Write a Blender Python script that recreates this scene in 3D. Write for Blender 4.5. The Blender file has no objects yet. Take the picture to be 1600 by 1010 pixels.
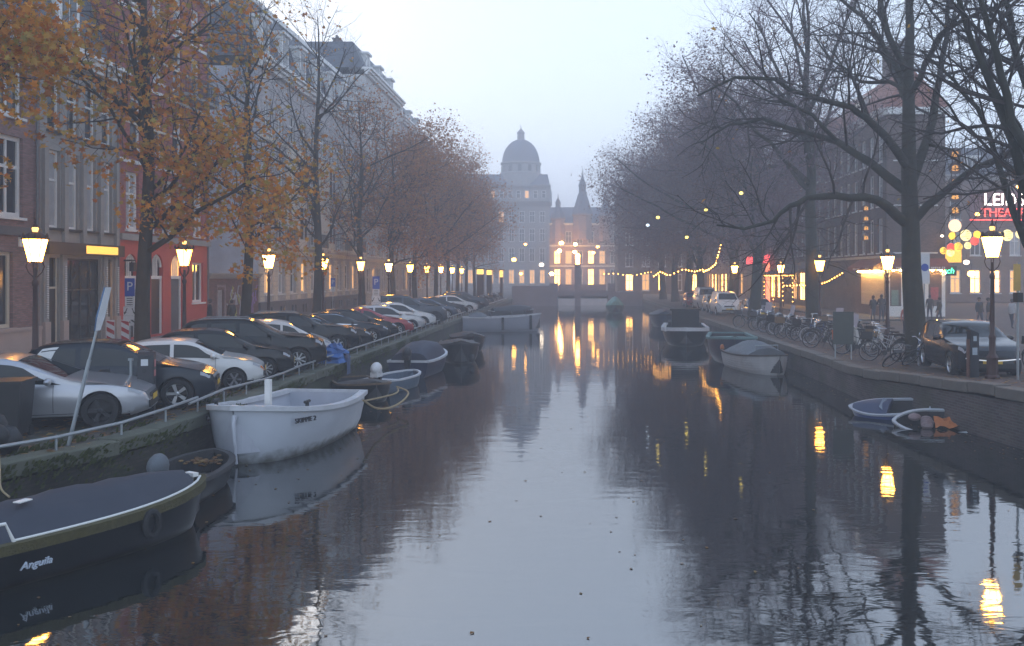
import bpy, bmesh, math, random
from mathutils import Vector, Matrix, Euler
import numpy as np

# ------------------------------------------------------------------ camera, sky, sun, exposure
F, CU, CV, EYE = 1400.0, 895.0, 432.0, 3.95      # focal length in photo pixels, vanishing point, eye height above the water
sc = bpy.context.scene
col = sc.collection
cam_d = bpy.data.cameras.new('camera'); cam = bpy.data.objects.new('camera', cam_d); col.objects.link(cam)
cam.location = (0, 0, EYE); cam.rotation_euler = (math.radians(90), 0, 0)
cam_d.sensor_fit = 'HORIZONTAL'; cam_d.sensor_width = 36; cam_d.lens = 36 * F / 1600
cam_d.shift_x = (800 - CU) / 1600; cam_d.shift_y = (CV - 505) / 1600
cam_d.clip_start = 0.2; cam_d.clip_end = 3000
sc.camera = cam

w = bpy.data.worlds.new('World'); sc.world = w; w.use_nodes = True
nt = w.node_tree; nt.nodes.clear()
sky = nt.nodes.new('ShaderNodeTexSky'); sky.sky_type = 'NISHITA'; sky.sun_disc = False
SUN_EL, SUN_AZ = math.radians(14), math.radians(-30)
sky.sun_elevation = SUN_EL; sky.sun_rotation = SUN_AZ
sky.air_density = 1.0; sky.dust_density = 3.0
skym = nt.nodes.new('ShaderNodeMix'); skym.data_type = 'RGBA'; skym.blend_type = 'MIX'
scl = nt.nodes.new('ShaderNodeVectorMath'); scl.operation = 'SCALE'; scl.inputs['Scale'].default_value = 0.10
nt.links.new(sky.outputs[0], scl.inputs[0])
skym.inputs['Factor'].default_value = 0.90             # a closed sheet of thin evening cloud over the clear sky: pale low down, deeper blue overhead
gtc = nt.nodes.new('ShaderNodeTexCoord'); gsp = nt.nodes.new('ShaderNodeSeparateXYZ'); grp = nt.nodes.new('ShaderNodeValToRGB')
nt.links.new(gtc.outputs['Generated'], gsp.inputs[0]); nt.links.new(gsp.outputs[2], grp.inputs[0])
el = grp.color_ramp.elements
for pos_, c_ in ((0., (.71, .82, .96)), (.28, (.66, .81, 1.0)), (.42, (.48, .72, 1.16)), (.60, (.36, .54, .92)), (1., (.26, .38, .62))):
    e_ = el[0] if pos_ == 0 else (el[1] if pos_ == 1 else el.new(pos_)); e_.position = pos_; e_.color = (*c_, 1)
nt.links.new(scl.outputs[0], skym.inputs[6]); nt.links.new(grp.outputs[0], skym.inputs[7])
bg = nt.nodes.new('ShaderNodeBackground'); bg.inputs[1].default_value = 1.0
wo = nt.nodes.new('ShaderNodeOutputWorld')
nt.links.new(skym.outputs[2], bg.inputs[0]); nt.links.new(bg.outputs[0], wo.inputs[0])

sun_d = bpy.data.lights.new('sun', 'SUN'); sun = bpy.data.objects.new('sun', sun_d); col.objects.link(sun)
sun_d.energy = 0.3; sun_d.angle = math.radians(30); sun_d.color = (1.0, 0.93, 0.86)
sun.rotation_euler = (math.radians(90) - SUN_EL, 0, math.pi - SUN_AZ)
sun.location = (0, 0, 60)
sc.view_settings.view_transform = 'Standard'; sc.view_settings.look = 'None'
sc.view_settings.gamma = 1; sc.view_settings.use_curve_mapping = False
sc.view_settings.exposure = 0.92
sc.cycles.max_bounces = 6; sc.cycles.diffuse_bounces = 3; sc.cycles.glossy_bounces = 3
sc.cycles.transmission_bounces = 4; sc.cycles.volume_bounces = 3; sc.cycles.transparent_max_bounces = 6
sc.cycles.sample_clamp_indirect = 4.0
sc.cycles.caustics_reflective = False; sc.cycles.caustics_refractive = False

def P(u, v, Y):                                       # a photo pixel at distance Y
    return Vector(((u - CU) / F * Y, Y, EYE - (v - CV) / F * Y))

# ------------------------------------------------------------------ materials
def srgb(h):
    h = h.lstrip('#'); c = [int(h[i:i + 2], 16) / 255 for i in (0, 2, 4)]
    return tuple(x / 12.92 if x <= .04045 else ((x + .055) / 1.055) ** 2.4 for x in c)

MATS = {}
def M(name, c, rough=.6, metal=0., var=.15, scale=6., bump=0., bscale=None, coat=0., emit=0., ecol=None, spec=.5, ior=None):
    if name in MATS: return MATS[name]
    m = bpy.data.materials.new(name); m.use_nodes = True; MATS[name] = m
    t = m.node_tree; b = t.nodes['Principled BSDF']
    b.inputs['Roughness'].default_value = rough; b.inputs['Metallic'].default_value = metal
    b.inputs['Coat Weight'].default_value = coat; b.inputs['Coat Roughness'].default_value = .06
    b.inputs['Specular IOR Level'].default_value = spec
    if ior: b.inputs['IOR'].default_value = ior
    tc = t.nodes.new('ShaderNodeTexCoord')
    n = t.nodes.new('ShaderNodeTexNoise'); n.inputs['Scale'].default_value = scale; n.inputs['Detail'].default_value = 5
    t.links.new(tc.outputs['Object'], n.inputs['Vector'])
    mx = t.nodes.new('ShaderNodeMix'); mx.data_type = 'RGBA'
    t.links.new(n.outputs['Fac'], mx.inputs['Factor'])
    mx.inputs[6].default_value = (*[x * (1 - var) for x in c], 1); mx.inputs[7].default_value = (*[min(1, x * (1 + var)) for x in c], 1)
    t.links.new(mx.outputs[2], b.inputs['Base Color'])
    if bump:
        n2 = t.nodes.new('ShaderNodeTexNoise'); n2.inputs['Scale'].default_value = bscale or scale * 4; n2.inputs['Detail'].default_value = 6
        t.links.new(tc.outputs['Object'], n2.inputs['Vector'])
        bp = t.nodes.new('ShaderNodeBump'); bp.inputs['Strength'].default_value = bump; bp.inputs['Distance'].default_value = .03
        t.links.new(n2.outputs['Fac'], bp.inputs['Height']); t.links.new(bp.outputs[0], b.inputs['Normal'])
    if emit:
        b.inputs['Emission Color'].default_value = (*(ecol or c), 1); b.inputs['Emission Strength'].default_value = emit
    return m

def brick_mat(name, c, mortar, bw=.22, bh=.065, ms=.012, var=.3, rough=.85, wear=.25, moss=0.):
    if name in MATS: return MATS[name]
    m = bpy.data.materials.new(name); m.use_nodes = True; MATS[name] = m
    t = m.node_tree; b = t.nodes['Principled BSDF']; b.inputs['Roughness'].default_value = rough
    tc = t.nodes.new('ShaderNodeTexCoord'); sp = t.nodes.new('ShaderNodeSeparateXYZ'); cb = t.nodes.new('ShaderNodeCombineXYZ')
    ad = t.nodes.new('ShaderNodeMath'); ad.operation = 'ADD'
    t.links.new(tc.outputs['Object'], sp.inputs[0]); t.links.new(sp.outputs[0], ad.inputs[0]); t.links.new(sp.outputs[1], ad.inputs[1])
    t.links.new(ad.outputs[0], cb.inputs[0]); t.links.new(sp.outputs[2], cb.inputs[1])
    br = t.nodes.new('ShaderNodeTexBrick'); t.links.new(cb.outputs[0], br.inputs['Vector'])
    br.inputs['Scale'].default_value = 1; br.inputs['Brick Width'].default_value = bw; br.inputs['Row Height'].default_value = bh
    br.inputs['Mortar Size'].default_value = ms; br.inputs['Bias'].default_value = -.1
    br.inputs['Color1'].default_value = (*[x * (1 - var) for x in c], 1); br.inputs['Color2'].default_value = (*[x * (1 + var) for x in c], 1)
    br.inputs['Mortar'].default_value = (*mortar, 1)
    n = t.nodes.new('ShaderNodeTexNoise'); n.inputs['Scale'].default_value = .9; n.inputs['Detail'].default_value = 6
    t.links.new(tc.outputs['Object'], n.inputs['Vector'])
    rp = t.nodes.new('ShaderNodeMapRange'); rp.inputs['From Min'].default_value = .35; rp.inputs['From Max'].default_value = .7
    rp.inputs['To Min'].default_value = 1 - wear; rp.inputs['To Max'].default_value = 1.1
    t.links.new(n.outputs['Fac'], rp.inputs[0])
    mu = t.nodes.new('ShaderNodeMix'); mu.data_type = 'RGBA'; mu.blend_type = 'MULTIPLY'; mu.inputs['Factor'].default_value = 1
    t.links.new(br.outputs['Color'], mu.inputs[6]); t.links.new(rp.outputs[0], mu.inputs[7])
    out = mu.outputs[2]
    if moss:
        n3 = t.nodes.new('ShaderNodeTexNoise'); n3.inputs['Scale'].default_value = .55; n3.inputs['Detail'].default_value = 8
        t.links.new(tc.outputs['Object'], n3.inputs['Vector'])
        r3 = t.nodes.new('ShaderNodeMapRange'); r3.inputs['From Min'].default_value = .52; r3.inputs['From Max'].default_value = .66
        r3.inputs['To Max'].default_value = moss; t.links.new(n3.outputs['Fac'], r3.inputs[0])
        m3 = t.nodes.new('ShaderNodeMix'); m3.data_type = 'RGBA'; t.links.new(r3.outputs[0], m3.inputs['Factor'])
        t.links.new(out, m3.inputs[6]); m3.inputs[7].default_value = (.035, .05, .012, 1); out = m3.outputs[2]
    t.links.new(out, b.inputs['Base Color'])
    bp = t.nodes.new('ShaderNodeBump'); bp.inputs['Strength'].default_value = .5; bp.inputs['Distance'].default_value = .012; bp.invert = True
    t.links.new(br.outputs['Fac'], bp.inputs['Height']); t.links.new(bp.outputs[0], b.inputs['Normal'])
    return m

def leaf_mat(name, cols, rough=.65):
    m = bpy.data.materials.new(name); m.use_nodes = True; MATS[name] = m
    t = m.node_tree; b = t.nodes['Principled BSDF']; b.inputs['Roughness'].default_value = rough
    g = t.nodes.new('ShaderNodeNewGeometry'); r = t.nodes.new('ShaderNodeValToRGB'); r.color_ramp.interpolation = 'LINEAR'
    e = r.color_ramp.elements
    while len(e) < len(cols): e.new(.5)
    for i, c in enumerate(cols): e[i].position = i / (len(cols) - 1); e[i].color = (*c, 1)
    t.links.new(g.outputs['Random Per Island'], r.inputs[0]); t.links.new(r.outputs[0], b.inputs['Base Color'])
    tr = t.nodes.new('ShaderNodeBsdfTranslucent'); t.links.new(r.outputs[0], tr.inputs[0])
    mx = t.nodes.new('ShaderNodeMixShader'); mx.inputs[0].default_value = .35
    o = t.nodes['Material Output']; t.links.new(b.outputs[0], mx.inputs[1]); t.links.new(tr.outputs[0], mx.inputs[2]); t.links.new(mx.outputs[0], o.inputs[0])
    return m

def grime(m, z0, z1, c, amount=.8, scale=3.):              # a waterline stain: a ragged dirty band between two heights of the object
    t = m.node_tree; b = t.nodes['Principled BSDF']; src = b.inputs['Base Color'].links[0].from_socket
    tc = t.nodes.new('ShaderNodeTexCoord'); sp = t.nodes.new('ShaderNodeSeparateXYZ'); n = t.nodes.new('ShaderNodeTexNoise'); n.inputs['Scale'].default_value = scale; n.inputs['Detail'].default_value = 6
    t.links.new(tc.outputs['Object'], sp.inputs[0]); t.links.new(tc.outputs['Object'], n.inputs['Vector'])
    ad = t.nodes.new('ShaderNodeMath'); ad.operation = 'MULTIPLY_ADD'; ad.inputs[1].default_value = (z1 - z0) * 1.6
    t.links.new(n.outputs['Fac'], ad.inputs[0]); t.links.new(sp.outputs[2], ad.inputs[2])
    mr = t.nodes.new('ShaderNodeMapRange'); mr.inputs['From Min'].default_value = z0 + (z1 - z0) * .8; mr.inputs['From Max'].default_value = z1 + (z1 - z0) * .8; mr.inputs['To Min'].default_value = amount; mr.inputs['To Max'].default_value = 0
    t.links.new(ad.outputs[0], mr.inputs[0]); mx = t.nodes.new('ShaderNodeMix'); mx.data_type = 'RGBA'
    t.links.new(mr.outputs[0], mx.inputs['Factor']); t.links.new(src, mx.inputs[6]); mx.inputs[7].default_value = (*c, 1); t.links.new(mx.outputs[2], b.inputs['Base Color']); return m

white = M('white paint', (.72, .71, .68), .5, var=.08, scale=3)
cream = M('cream paint', (.62, .54, .42), .6, var=.12, scale=2)
stone = M('grey sandstone', (.30, .28, .26), .8, var=.22, scale=3, bump=.2)
pinkstone = M('pinkish plinth stone', (.42, .33, .29), .8, var=.15, scale=2, bump=.15)
darkstone = M('dark blue stone', (.11, .105, .11), .75, var=.2, scale=3, bump=.15)
slate = M('slate roof', (.075, .085, .105), .6, var=.3, scale=5, bump=.3, bscale=14)
redtile = M('red roof tiles', (.24, .085, .055), .75, var=.3, scale=4, bump=.4, bscale=12)
pane = M('window glass', (.02, .024, .03), .06, var=.3, scale=.8, spec=.8)
curtain = M('net curtain behind glass', (.36, .37, .38), .25, var=.25, scale=3, spec=.8)
litpane = M('lit window', (.5, .3, .12), .3, emit=6.0, ecol=(1, .46, .10), var=.3, scale=1.2)
dimlit = M('dimly lit window', (.2, .12, .06), .25, emit=.8, ecol=(1, .48, .15), var=.4, scale=1.0)
iron = M('black iron', (.014, .014, .015), .45, var=.2, metal=.2)
brownpaint = M('dark red brown cast iron', (.045, .016, .012), .5, var=.25, scale=5)
galv = M('galvanised steel', (.33, .36, .38), .45, metal=.7, var=.15, scale=6)
blackwood = M('black painted timber', (.016, .017, .018), .4, var=.3, scale=4)
rubber = M('tyre rubber', (.012, .012, .013), .75, var=.2)
alloy = M('alloy wheel', (.55, .56, .58), .3, metal=.9, var=.1)
darkalloy = M('dark alloy wheel', (.05, .05, .055), .35, metal=.7, var=.1)
blackplastic = M('black plastic', (.015, .015, .017), .55, var=.2)
chrome = M('chrome', (.75, .76, .78), .12, metal=1, var=.05)
bark = M('bark', (.045, .036, .026), .9, var=.5, scale=4, bump=.8, bscale=14)
mossbark = M('damp mossy bark', (.030, .029, .020), .9, var=.6, scale=2.2, bump=.8, bscale=12)
twigm = M('bare twigs', (.042, .032, .030), .85, var=.3)
twigp = M('purple brown twigs', (.15, .105, .125), .85, var=.3)
lampglass = M('lit lantern glass', (.9, .75, .45), .4, emit=26.0, ecol=(1, .42, .055), var=.02)
bulb = M('warm bulb', (.9, .7, .3), .4, emit=14.0, ecol=(1, .43, .06), var=.02)
rope_m = M('tan rope', (.32, .24, .13), .9, var=.3, scale=30, bump=.4, bscale=80)

# ------------------------------------------------------------------ mesh helpers
class MB:
    def __init__(s): s.v, s.f, s.mi = [], [], []
    def add(s, vs, fs, m=0):
        o = len(s.v); s.v.extend([tuple(x) for x in vs]); s.f.extend([tuple(i + o for i in f) for f in fs]); s.mi.extend([m] * len(fs)); return s
    def box(s, c, d, rz=0., m=0):
        hx, hy, hz = d[0] / 2, d[1] / 2, d[2] / 2; cs, sn = math.cos(rz), math.sin(rz); vs = []
        for z in (-hz, hz):
            for x, y in ((-hx, -hy), (hx, -hy), (hx, hy), (-hx, hy)):
                vs.append((c[0] + x * cs - y * sn, c[1] + x * sn + y * cs, c[2] + z))
        return s.add(vs, [(3, 2, 1, 0), (4, 5, 6, 7), (0, 1, 5, 4), (1, 2, 6, 5), (2, 3, 7, 6), (3, 0, 4, 7)], m)
    def b2(s, a, b, m=0):
        return s.box([(a[i] + b[i]) / 2 for i in range(3)], [abs(b[i] - a[i]) for i in range(3)], m=m)
    def tube(s, pts, r, n=6, m=0, closed=False, cap=True):
        pts = [Vector(p) for p in pts]; k = len(pts)
        if not hasattr(r, '__len__'): r = [r] * k
        ref = None; vs = []
        for i, p in enumerate(pts):
            a = pts[(i - 1) % k] if (i > 0 or closed) else p; b = pts[(i + 1) % k] if (i < k - 1 or closed) else p
            d = (b - a)
            d = d.normalized() if d.length > 1e-9 else Vector((0, 0, 1))
            if ref is None: ref = d.orthogonal().normalized()
            ref = ref - d * ref.dot(d); ref = ref.normalized() if ref.length > 1e-6 else d.orthogonal().normalized()
            q = d.cross(ref)
            for j in range(n):
                t = 2 * math.pi * j / n; vs.append(p + (ref * math.cos(t) + q * math.sin(t)) * r[i])
        fs = []
        for i in range(k if closed else k - 1):
            i2 = (i + 1) % k
            for j in range(n):
                j2 = (j + 1) % n; fs.append((i * n + j, i * n + j2, i2 * n + j2, i2 * n + j))
        if cap and not closed:
            fs.append(tuple(range(n - 1, -1, -1))); fs.append(tuple((k - 1) * n + j for j in range(n)))
        return s.add(vs, fs, m)
    def lathe(s, prof, n=12, c=(0, 0, 0), m=0, axis='z', sx=1., sy=1., cap=True):
        vs, fs = [], []
        for r, z in prof:
            for j in range(n):
                t = 2 * math.pi * (j + .5) / n; x, y = r * math.cos(t) * sx, r * math.sin(t) * sy
                q = (x, y, z) if axis == 'z' else ((x, z, y) if axis == 'y' else (z, x, y))
                vs.append((c[0] + q[0], c[1] + q[1], c[2] + q[2]))
        for i in range(len(prof) - 1):
            for j in range(n):
                j2 = (j + 1) % n; f = (i * n + j, i * n + j2, (i + 1) * n + j2, (i + 1) * n + j)
                fs.append(f if axis != 'y' else f[::-1])
        if cap: fs.append(tuple(range(n - 1, -1, -1))); fs.append(tuple((len(prof) - 1) * n + j for j in range(n)))
        return s.add(vs, fs, m)
    def prism(s, poly, a, b, axis='y', m=0):
        n = len(poly)
        def q(p, d): return (p[0], d, p[1]) if axis == 'y' else ((d, p[0], p[1]) if axis == 'x' else (p[0], p[1], d))
        vs = [q(p, a) for p in poly] + [q(p, b) for p in poly]
        fs = [tuple(range(n)), tuple(range(2 * n - 1, n - 1, -1))] + [((i + 1) % n, i, i + n, (i + 1) % n + n) for i in range(n)]
        return s.add(vs, fs, m)
    def ell(s, c, r, n=10, k=6, m=0):
        prof = [(max(1e-4, math.sin(math.pi * i / k)), -math.cos(math.pi * i / k)) for i in range(k + 1)]
        vs, fs = [], []
        for rr, z in prof:
            for j in range(n):
                t = 2 * math.pi * j / n; vs.append((c[0] + r[0] * rr * math.cos(t), c[1] + r[1] * rr * math.sin(t), c[2] + r[2] * z))
        for i in range(k):
            for j in range(n):
                j2 = (j + 1) % n; fs.append((i * n + j, i * n + j2, (i + 1) * n + j2, (i + 1) * n + j))
        return s.add(vs, fs, m)
    def mesh(s, name, mats, smooth=False, angle=40, fix=True):
        me = bpy.data.meshes.new(name); me.from_pydata(s.v, [], s.f)
        for mt in (mats if isinstance(mats, (list, tuple)) else [mats]): me.materials.append(mt)
        if any(s.mi): me.polygons.foreach_set('material_index', s.mi)
        me.update()
        if fix:
            bm = bmesh.new(); bm.from_mesh(me); bmesh.ops.recalc_face_normals(bm, faces=bm.faces); bm.to_mesh(me); bm.free()
        if smooth:
            me.shade_smooth(); me.set_sharp_from_angle(angle=math.radians(angle))
        return me
    def build(s, name, mats, parent=None, smooth=False, angle=40, loc=None, rz=0., fix=True):
        return link(name, s.mesh(name, mats, smooth, angle, fix), parent, loc, rz)

def link(name, me, parent=None, loc=None, rz=0.):
    o = bpy.data.objects.new(name, me); col.objects.link(o)
    if parent: o.parent = parent
    if loc is not None: o.location = loc
    if rz: o.rotation_euler[2] = rz
    return o
def tag(o, label=None, cat=None, group=None, kind=None):
    if label: o['label'] = label
    if cat: o['category'] = cat
    if group: o['group'] = group
    if kind: o['kind'] = kind
    return o
def thing(name, label, cat, loc=(0, 0, 0), rz=0., group=None):
    o = bpy.data.objects.new(name, None); col.objects.link(o); o.empty_display_size = .3
    o.location = loc; o.rotation_euler[2] = rz
    return tag(o, label, cat, group)
KIDS = {}
def copy_tree(o, parent=None):
    c = o.copy(); col.objects.link(c); c.parent = parent
    if o.name not in KIDS: KIDS[o.name] = list(o.children)
    for ch in KIDS[o.name]:
        copy_tree(ch, c)
    return c
def dup(root, label, loc, rz=0., scale=None, group=None):
    c = copy_tree(root); c['label'] = label; c.location = loc; c.rotation_euler[2] = rz
    if scale: c.scale = (scale,) * 3 if not hasattr(scale, '__len__') else scale
    if group: c['group'] = group
    return c
def text_mesh(s, size=1., ext=.01, shear=0., spacing=1.):
    cu = bpy.data.curves.new('lettering', 'FONT'); cu.body = s; cu.size = size; cu.extrude = ext; cu.align_x = 'CENTER'; cu.align_y = 'CENTER'
    cu.shear = shear; cu.space_character = spacing; cu.resolution_u = 3
    ob = bpy.data.objects.new('lettering', cu); col.objects.link(ob)
    dg = bpy.context.evaluated_depsgraph_get(); me = bpy.data.meshes.new_from_object(ob.evaluated_get(dg))
    bpy.data.objects.remove(ob); bpy.data.curves.remove(cu); return me
def lettering(s, size, mat, parent, loc, rot, ext=.008, shear=0., name='lettering', spacing=1.):
    me = text_mesh(s, size, ext, shear, spacing); me.materials.clear(); me.materials.append(mat)
    o = link(name, me, parent, loc); o.rotation_euler = rot; return o
ORD = ['first', 'second', 'third', 'fourth', 'fifth', 'sixth', 'seventh', 'eighth', 'ninth', 'tenth', 'eleventh', 'twelfth', 'thirteenth', 'fourteenth', 'fifteenth', 'sixteenth', 'seventeenth', 'eighteenth', 'nineteenth', 'twentieth', 'twenty-first', 'twenty-second', 'twenty-third', 'twenty-fourth', 'twenty-fifth', 'twenty-sixth']
# ------------------------------------------------------------------ the setting: water, streets, quay walls
GZ = .95
def sstep(a, b, x):
    t = max(0., min(1., (x - a) / (b - a))); return t * t * (3 - 2 * t)
def rz_ground(y):                                     # the right bank climbs a little towards the bridge the camera stands on
    return GZ + .40 * (1 - sstep(19, 31, y))
LEFT_EDGE = [(-12.6, 2), (-9.95, 11), (-9.04, 14.1), (-8.53, 15.5), (-8.08, 17.3), (-8.0, 20), (-8.0, 121)]
RIGHT_EDGE = [(12.3, 2), (11.2, 12.5), (10.25, 20.3), (9.6, 25.2), (9.15, 28.5), (9.25, 34), (9.25, 121)]
def edge_x(E, y):
    for (xa, ya), (xb, yb) in zip(E, E[1:]):
        if ya <= y <= yb: return xa + (xb - xa) * (y - ya) / (yb - ya)
    return E[0][0] if y < E[0][1] else E[-1][0]

# water
wm = bpy.data.materials.new('canal water'); wm.use_nodes = True
t = wm.node_tree; b = t.nodes['Principled BSDF']
b.inputs['Base Color'].default_value = (.010, .013, .014, 1); b.inputs['Roughness'].default_value = .035; b.inputs['IOR'].default_value = 3.6
tc = t.nodes.new('ShaderNodeTexCoord'); mp = t.nodes.new('ShaderNodeMapping'); mp.inputs['Scale'].default_value = (.55, 1.3, 1)
t.links.new(tc.outputs['Object'], mp.inputs[0])
n1 = t.nodes.new('ShaderNodeTexNoise'); n1.inputs['Scale'].default_value = 1.9; n1.inputs['Detail'].default_value = 3; n1.inputs['Distortion'].default_value = .6
n2 = t.nodes.new('ShaderNodeTexNoise'); n2.inputs['Scale'].default_value = .22; n2.inputs['Detail'].default_value = 1
t.links.new(mp.outputs[0], n1.inputs['Vector']); t.links.new(mp.outputs[0], n2.inputs['Vector'])
ma = t.nodes.new('ShaderNodeMath'); ma.operation = 'MULTIPLY_ADD'; ma.inputs[1].default_value = 2.2
t.links.new(n2.outputs['Fac'], ma.inputs[0]); t.links.new(n1.outputs['Fac'], ma.inputs[2])
bp = t.nodes.new('ShaderNodeBump'); bp.inputs['Strength'].default_value = .12; bp.inputs['Distance'].default_value = .035
t.links.new(ma.outputs[0], bp.inputs['Height']); t.links.new(bp.outputs[0], b.inputs['Normal'])
g = MB(); g.add([(-14, -12, 0), (14, -12, 0), (14, 122, 0), (-14, 122, 0)], [(0, 1, 2, 3)])
tag(g.build('water', wm), kind='structure')

# street paving (clinker bricks laid flat): a brick pattern over x and y
def paving(name, c, mortar, bw, bh, moss=0.):
    m = brick_mat(name, c, mortar, bw, bh, .012, .3, .8, .35, moss)
    t = m.node_tree; tc = [n for n in t.nodes if n.type == 'TEX_COORD'][0]; br = [n for n in t.nodes if n.type == 'TEX_BRICK'][0]
    t.links.new(tc.outputs['Object'], br.inputs['Vector']); return m
pave_l = paving('clinker paving with moss', (.085, .068, .056), (.03, .03, .022), .22, .11, .55)
pave_r = paving('red clinker paving', (.115, .07, .055), (.035, .03, .026), .22, .11, .3)
slabs = paving('grey pavement slabs', (.15, .145, .14), (.05, .05, .05), .45, .30, .1)
def street(name, E, side, mat):
    g = MB(); ys = [-14, 2] + [y for x, y in E[1:]]
    if side > 0: ys = sorted(set(ys + list(range(4, 36, 2))))
    vs, fs = [], []
    for y in ys:
        z = rz_ground(y) if side > 0 else GZ
        x = edge_x(E, y) + side * .40
        vs += [(x, y, z), (side * 420, y, z)]
    for i in range(len(ys) - 1): fs.append((2 * i, 2 * i + 1, 2 * i + 3, 2 * i + 2))
    g.add(vs, fs); return tag(g.build(name, mat), kind='structure')
street('street_left', LEFT_EDGE, -1, pave_l); street('street_right', RIGHT_EDGE, 1, pave_r)
g = MB(); g.add([(-420, 121, GZ), (420, 121, GZ), (420, 900, GZ), (-420, 900, GZ)], [(0, 1, 2, 3)])
tag(g.build('street_far', paving('far asphalt', (.06, .057, .055), (.05, .05, .05), .5, .5)), kind='structure')
# pavement along the left house fronts, one kerb step up
g = MB(); g.b2((-20.4, 10, GZ - .2), (-17.35, 121, GZ + .12)); sw = tag(g.build('pavement_left', slabs), kind='structure')
g = MB(); g.b2((-17.35, 10, GZ - .2), (-17.17, 121, GZ + .125)); tag(g.build('kerb', stone), kind='structure')
g = MB(); g.b2((18.9, 60, GZ - .2), (23, 121, GZ + .12)); tag(g.build('pavement_right', slabs), kind='structure')

quaybrick_r = brick_mat('quay brickwork', (.085, .058, .055), (.10, .095, .095), .22, .07, .012, .35, .85, .5, .35)
quaybrick_l = brick_mat('mossy quay brickwork', (.05, .042, .03), (.03, .032, .022), .22, .07, .012, .35, .85, .5, .85)
cop_l = M('mossy coping stone', (.10, .104, .074), .85, var=.5, scale=1.3, bump=.3, bscale=9)
cop_r = M('worn coping stone', (.12, .105, .09), .85, var=.35, scale=1.6, bump=.3, bscale=9)
mossface = M('green algae on stone', (.06, .072, .022), .9, var=.6, scale=2.5, bump=.4, bscale=12)

def quay(name, E, side, brick, stonem, label, zf):
    root = thing(name, label, 'quay wall', (E[0][0], E[0][1], 0))
    ox, oy = E[0]
    g = MB()
    pts = [(x, y) for x, y in E if y <= 121]
    dens = []
    for (xa, ya), (xb, yb) in zip(pts, pts[1:]):
        n = max(1, int((yb - ya) / 3)) if yb < 40 else 1
        for i in range(n): dens.append((xa + (xb - xa) * i / n, ya + (yb - ya) * i / n))
    dens.append(pts[-1])
    for (xa, ya), (xb, yb) in zip(dens, dens[1:]):
        za, zb = zf(ya) - .27, zf(yb) - .27
        xa_, xb_ = xa + side * .03 - ox, xb + side * .03 - ox
        g.add([(xa_, ya - oy, -1.2), (xb_, yb - oy, -1.2), (xb_, yb - oy, zb), (xa_, ya - oy, za),
               (xa_ + side * .5, ya - oy, -1.2), (xb_ + side * .5, yb - oy, -1.2), (xb_ + side * .5, yb - oy, zb), (xa_ + side * .5, ya - oy, za)],
              [(0, 1, 2, 3), (3, 2, 6, 7)])
    g.build('brick_face', brick, root)
    # coping stones, one by one as far as they can be told apart
    L = 1.15; st = MB(); st.b2((0, 0, -.265), (.46, L - .028, .0)); me = st.mesh('coping_stone', stonem)
    bm = bmesh.new(); bm.from_mesh(me); bmesh.ops.bevel(bm, geom=bm.edges[:], offset=.018, segments=1, affect='EDGES'); bm.to_mesh(me); bm.free()
    rng = random.Random(3)
    s = 0.; seg = []
    for a, c in zip(pts, pts[1:]): seg.append((a, c, math.hypot(c[0] - a[0], c[1] - a[1])))
    tot = sum(q[2] for q in seg); y_end = 78
    while True:
        d = s; 
        for a, c, l in seg:
            if d <= l: break
            d -= l
        x, y = a[0] + (c[0] - a[0]) * d / l, a[1] + (c[1] - a[1]) * d / l
        if y > y_end: break
        if y > 6:
            o = link('coping_stone', me, root, (x - ox - side * (.03 + rng.uniform(0, .02)) + (0 if side > 0 else 0), y - oy, zf(y) + .03 + rng.uniform(-.02, .02)))
            ang = math.atan2(-(c[0] - a[0]), c[1] - a[1]); o.rotation_euler[2] = ang + rng.uniform(-.006, .006)
            if side < 0: o.scale = (-1, 1, 1)
            o.rotation_euler[0] = math.atan2(zf(y + L) - zf(y), L)
        s += L
    g = MB(); x = E[-1][0]; g.b2((x - ox - side * .04, y - oy, zf(99) - .24), (x - ox + side * .42, 121 - oy, zf(99) + .03)); g.build('coping_run', stonem, root)
    return root
ql = quay('quay_wall', LEFT_EDGE, -1, quaybrick_l, cop_l, 'mossy left quay wall with grey coping stones below the parked cars', lambda y: GZ)
qr = quay('quay_wall', RIGHT_EDGE, 1, quaybrick_r, cop_r, 'dark brick quay wall on the right above the sunken boats', rz_ground)

# low tubular rail along the left coping
root = thing('quay_railing', 'low galvanised tube rail on short posts along the left quay edge', 'railing', (-8.3, 12, GZ))
pm = MB(); pm.tube([(0, 0, 0), (0, 0, .26)], .022, 6); pme = pm.mesh('rail_post', galv, True)
y = 9.5; rng = random.Random(5)
pts = []
while y < 112:
    x = edge_x(LEFT_EDGE, y) - .22
    h = .30 + (.05 * math.sin(y * .7) if y < 26 else .0)
    if not (18.9 < y < 19.6): link('rail_post', pme, root, (x + 8.3, y - 12, .03))
    pts.append((x + 8.3, y - 12, h)); y += 1.45
k = 7
for a, c in ((0, 7), (7, 24), (24, len(pts))):
    seg = pts[a:c + 1]
    if a == 7: seg = [(seg[0][0] + .03, seg[0][1] - .5, seg[0][2] - .07)] + seg[1:]
    r = MB(); r.tube(seg, .03, 7); r.build('rail_tube', galv, root, True)

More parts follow.
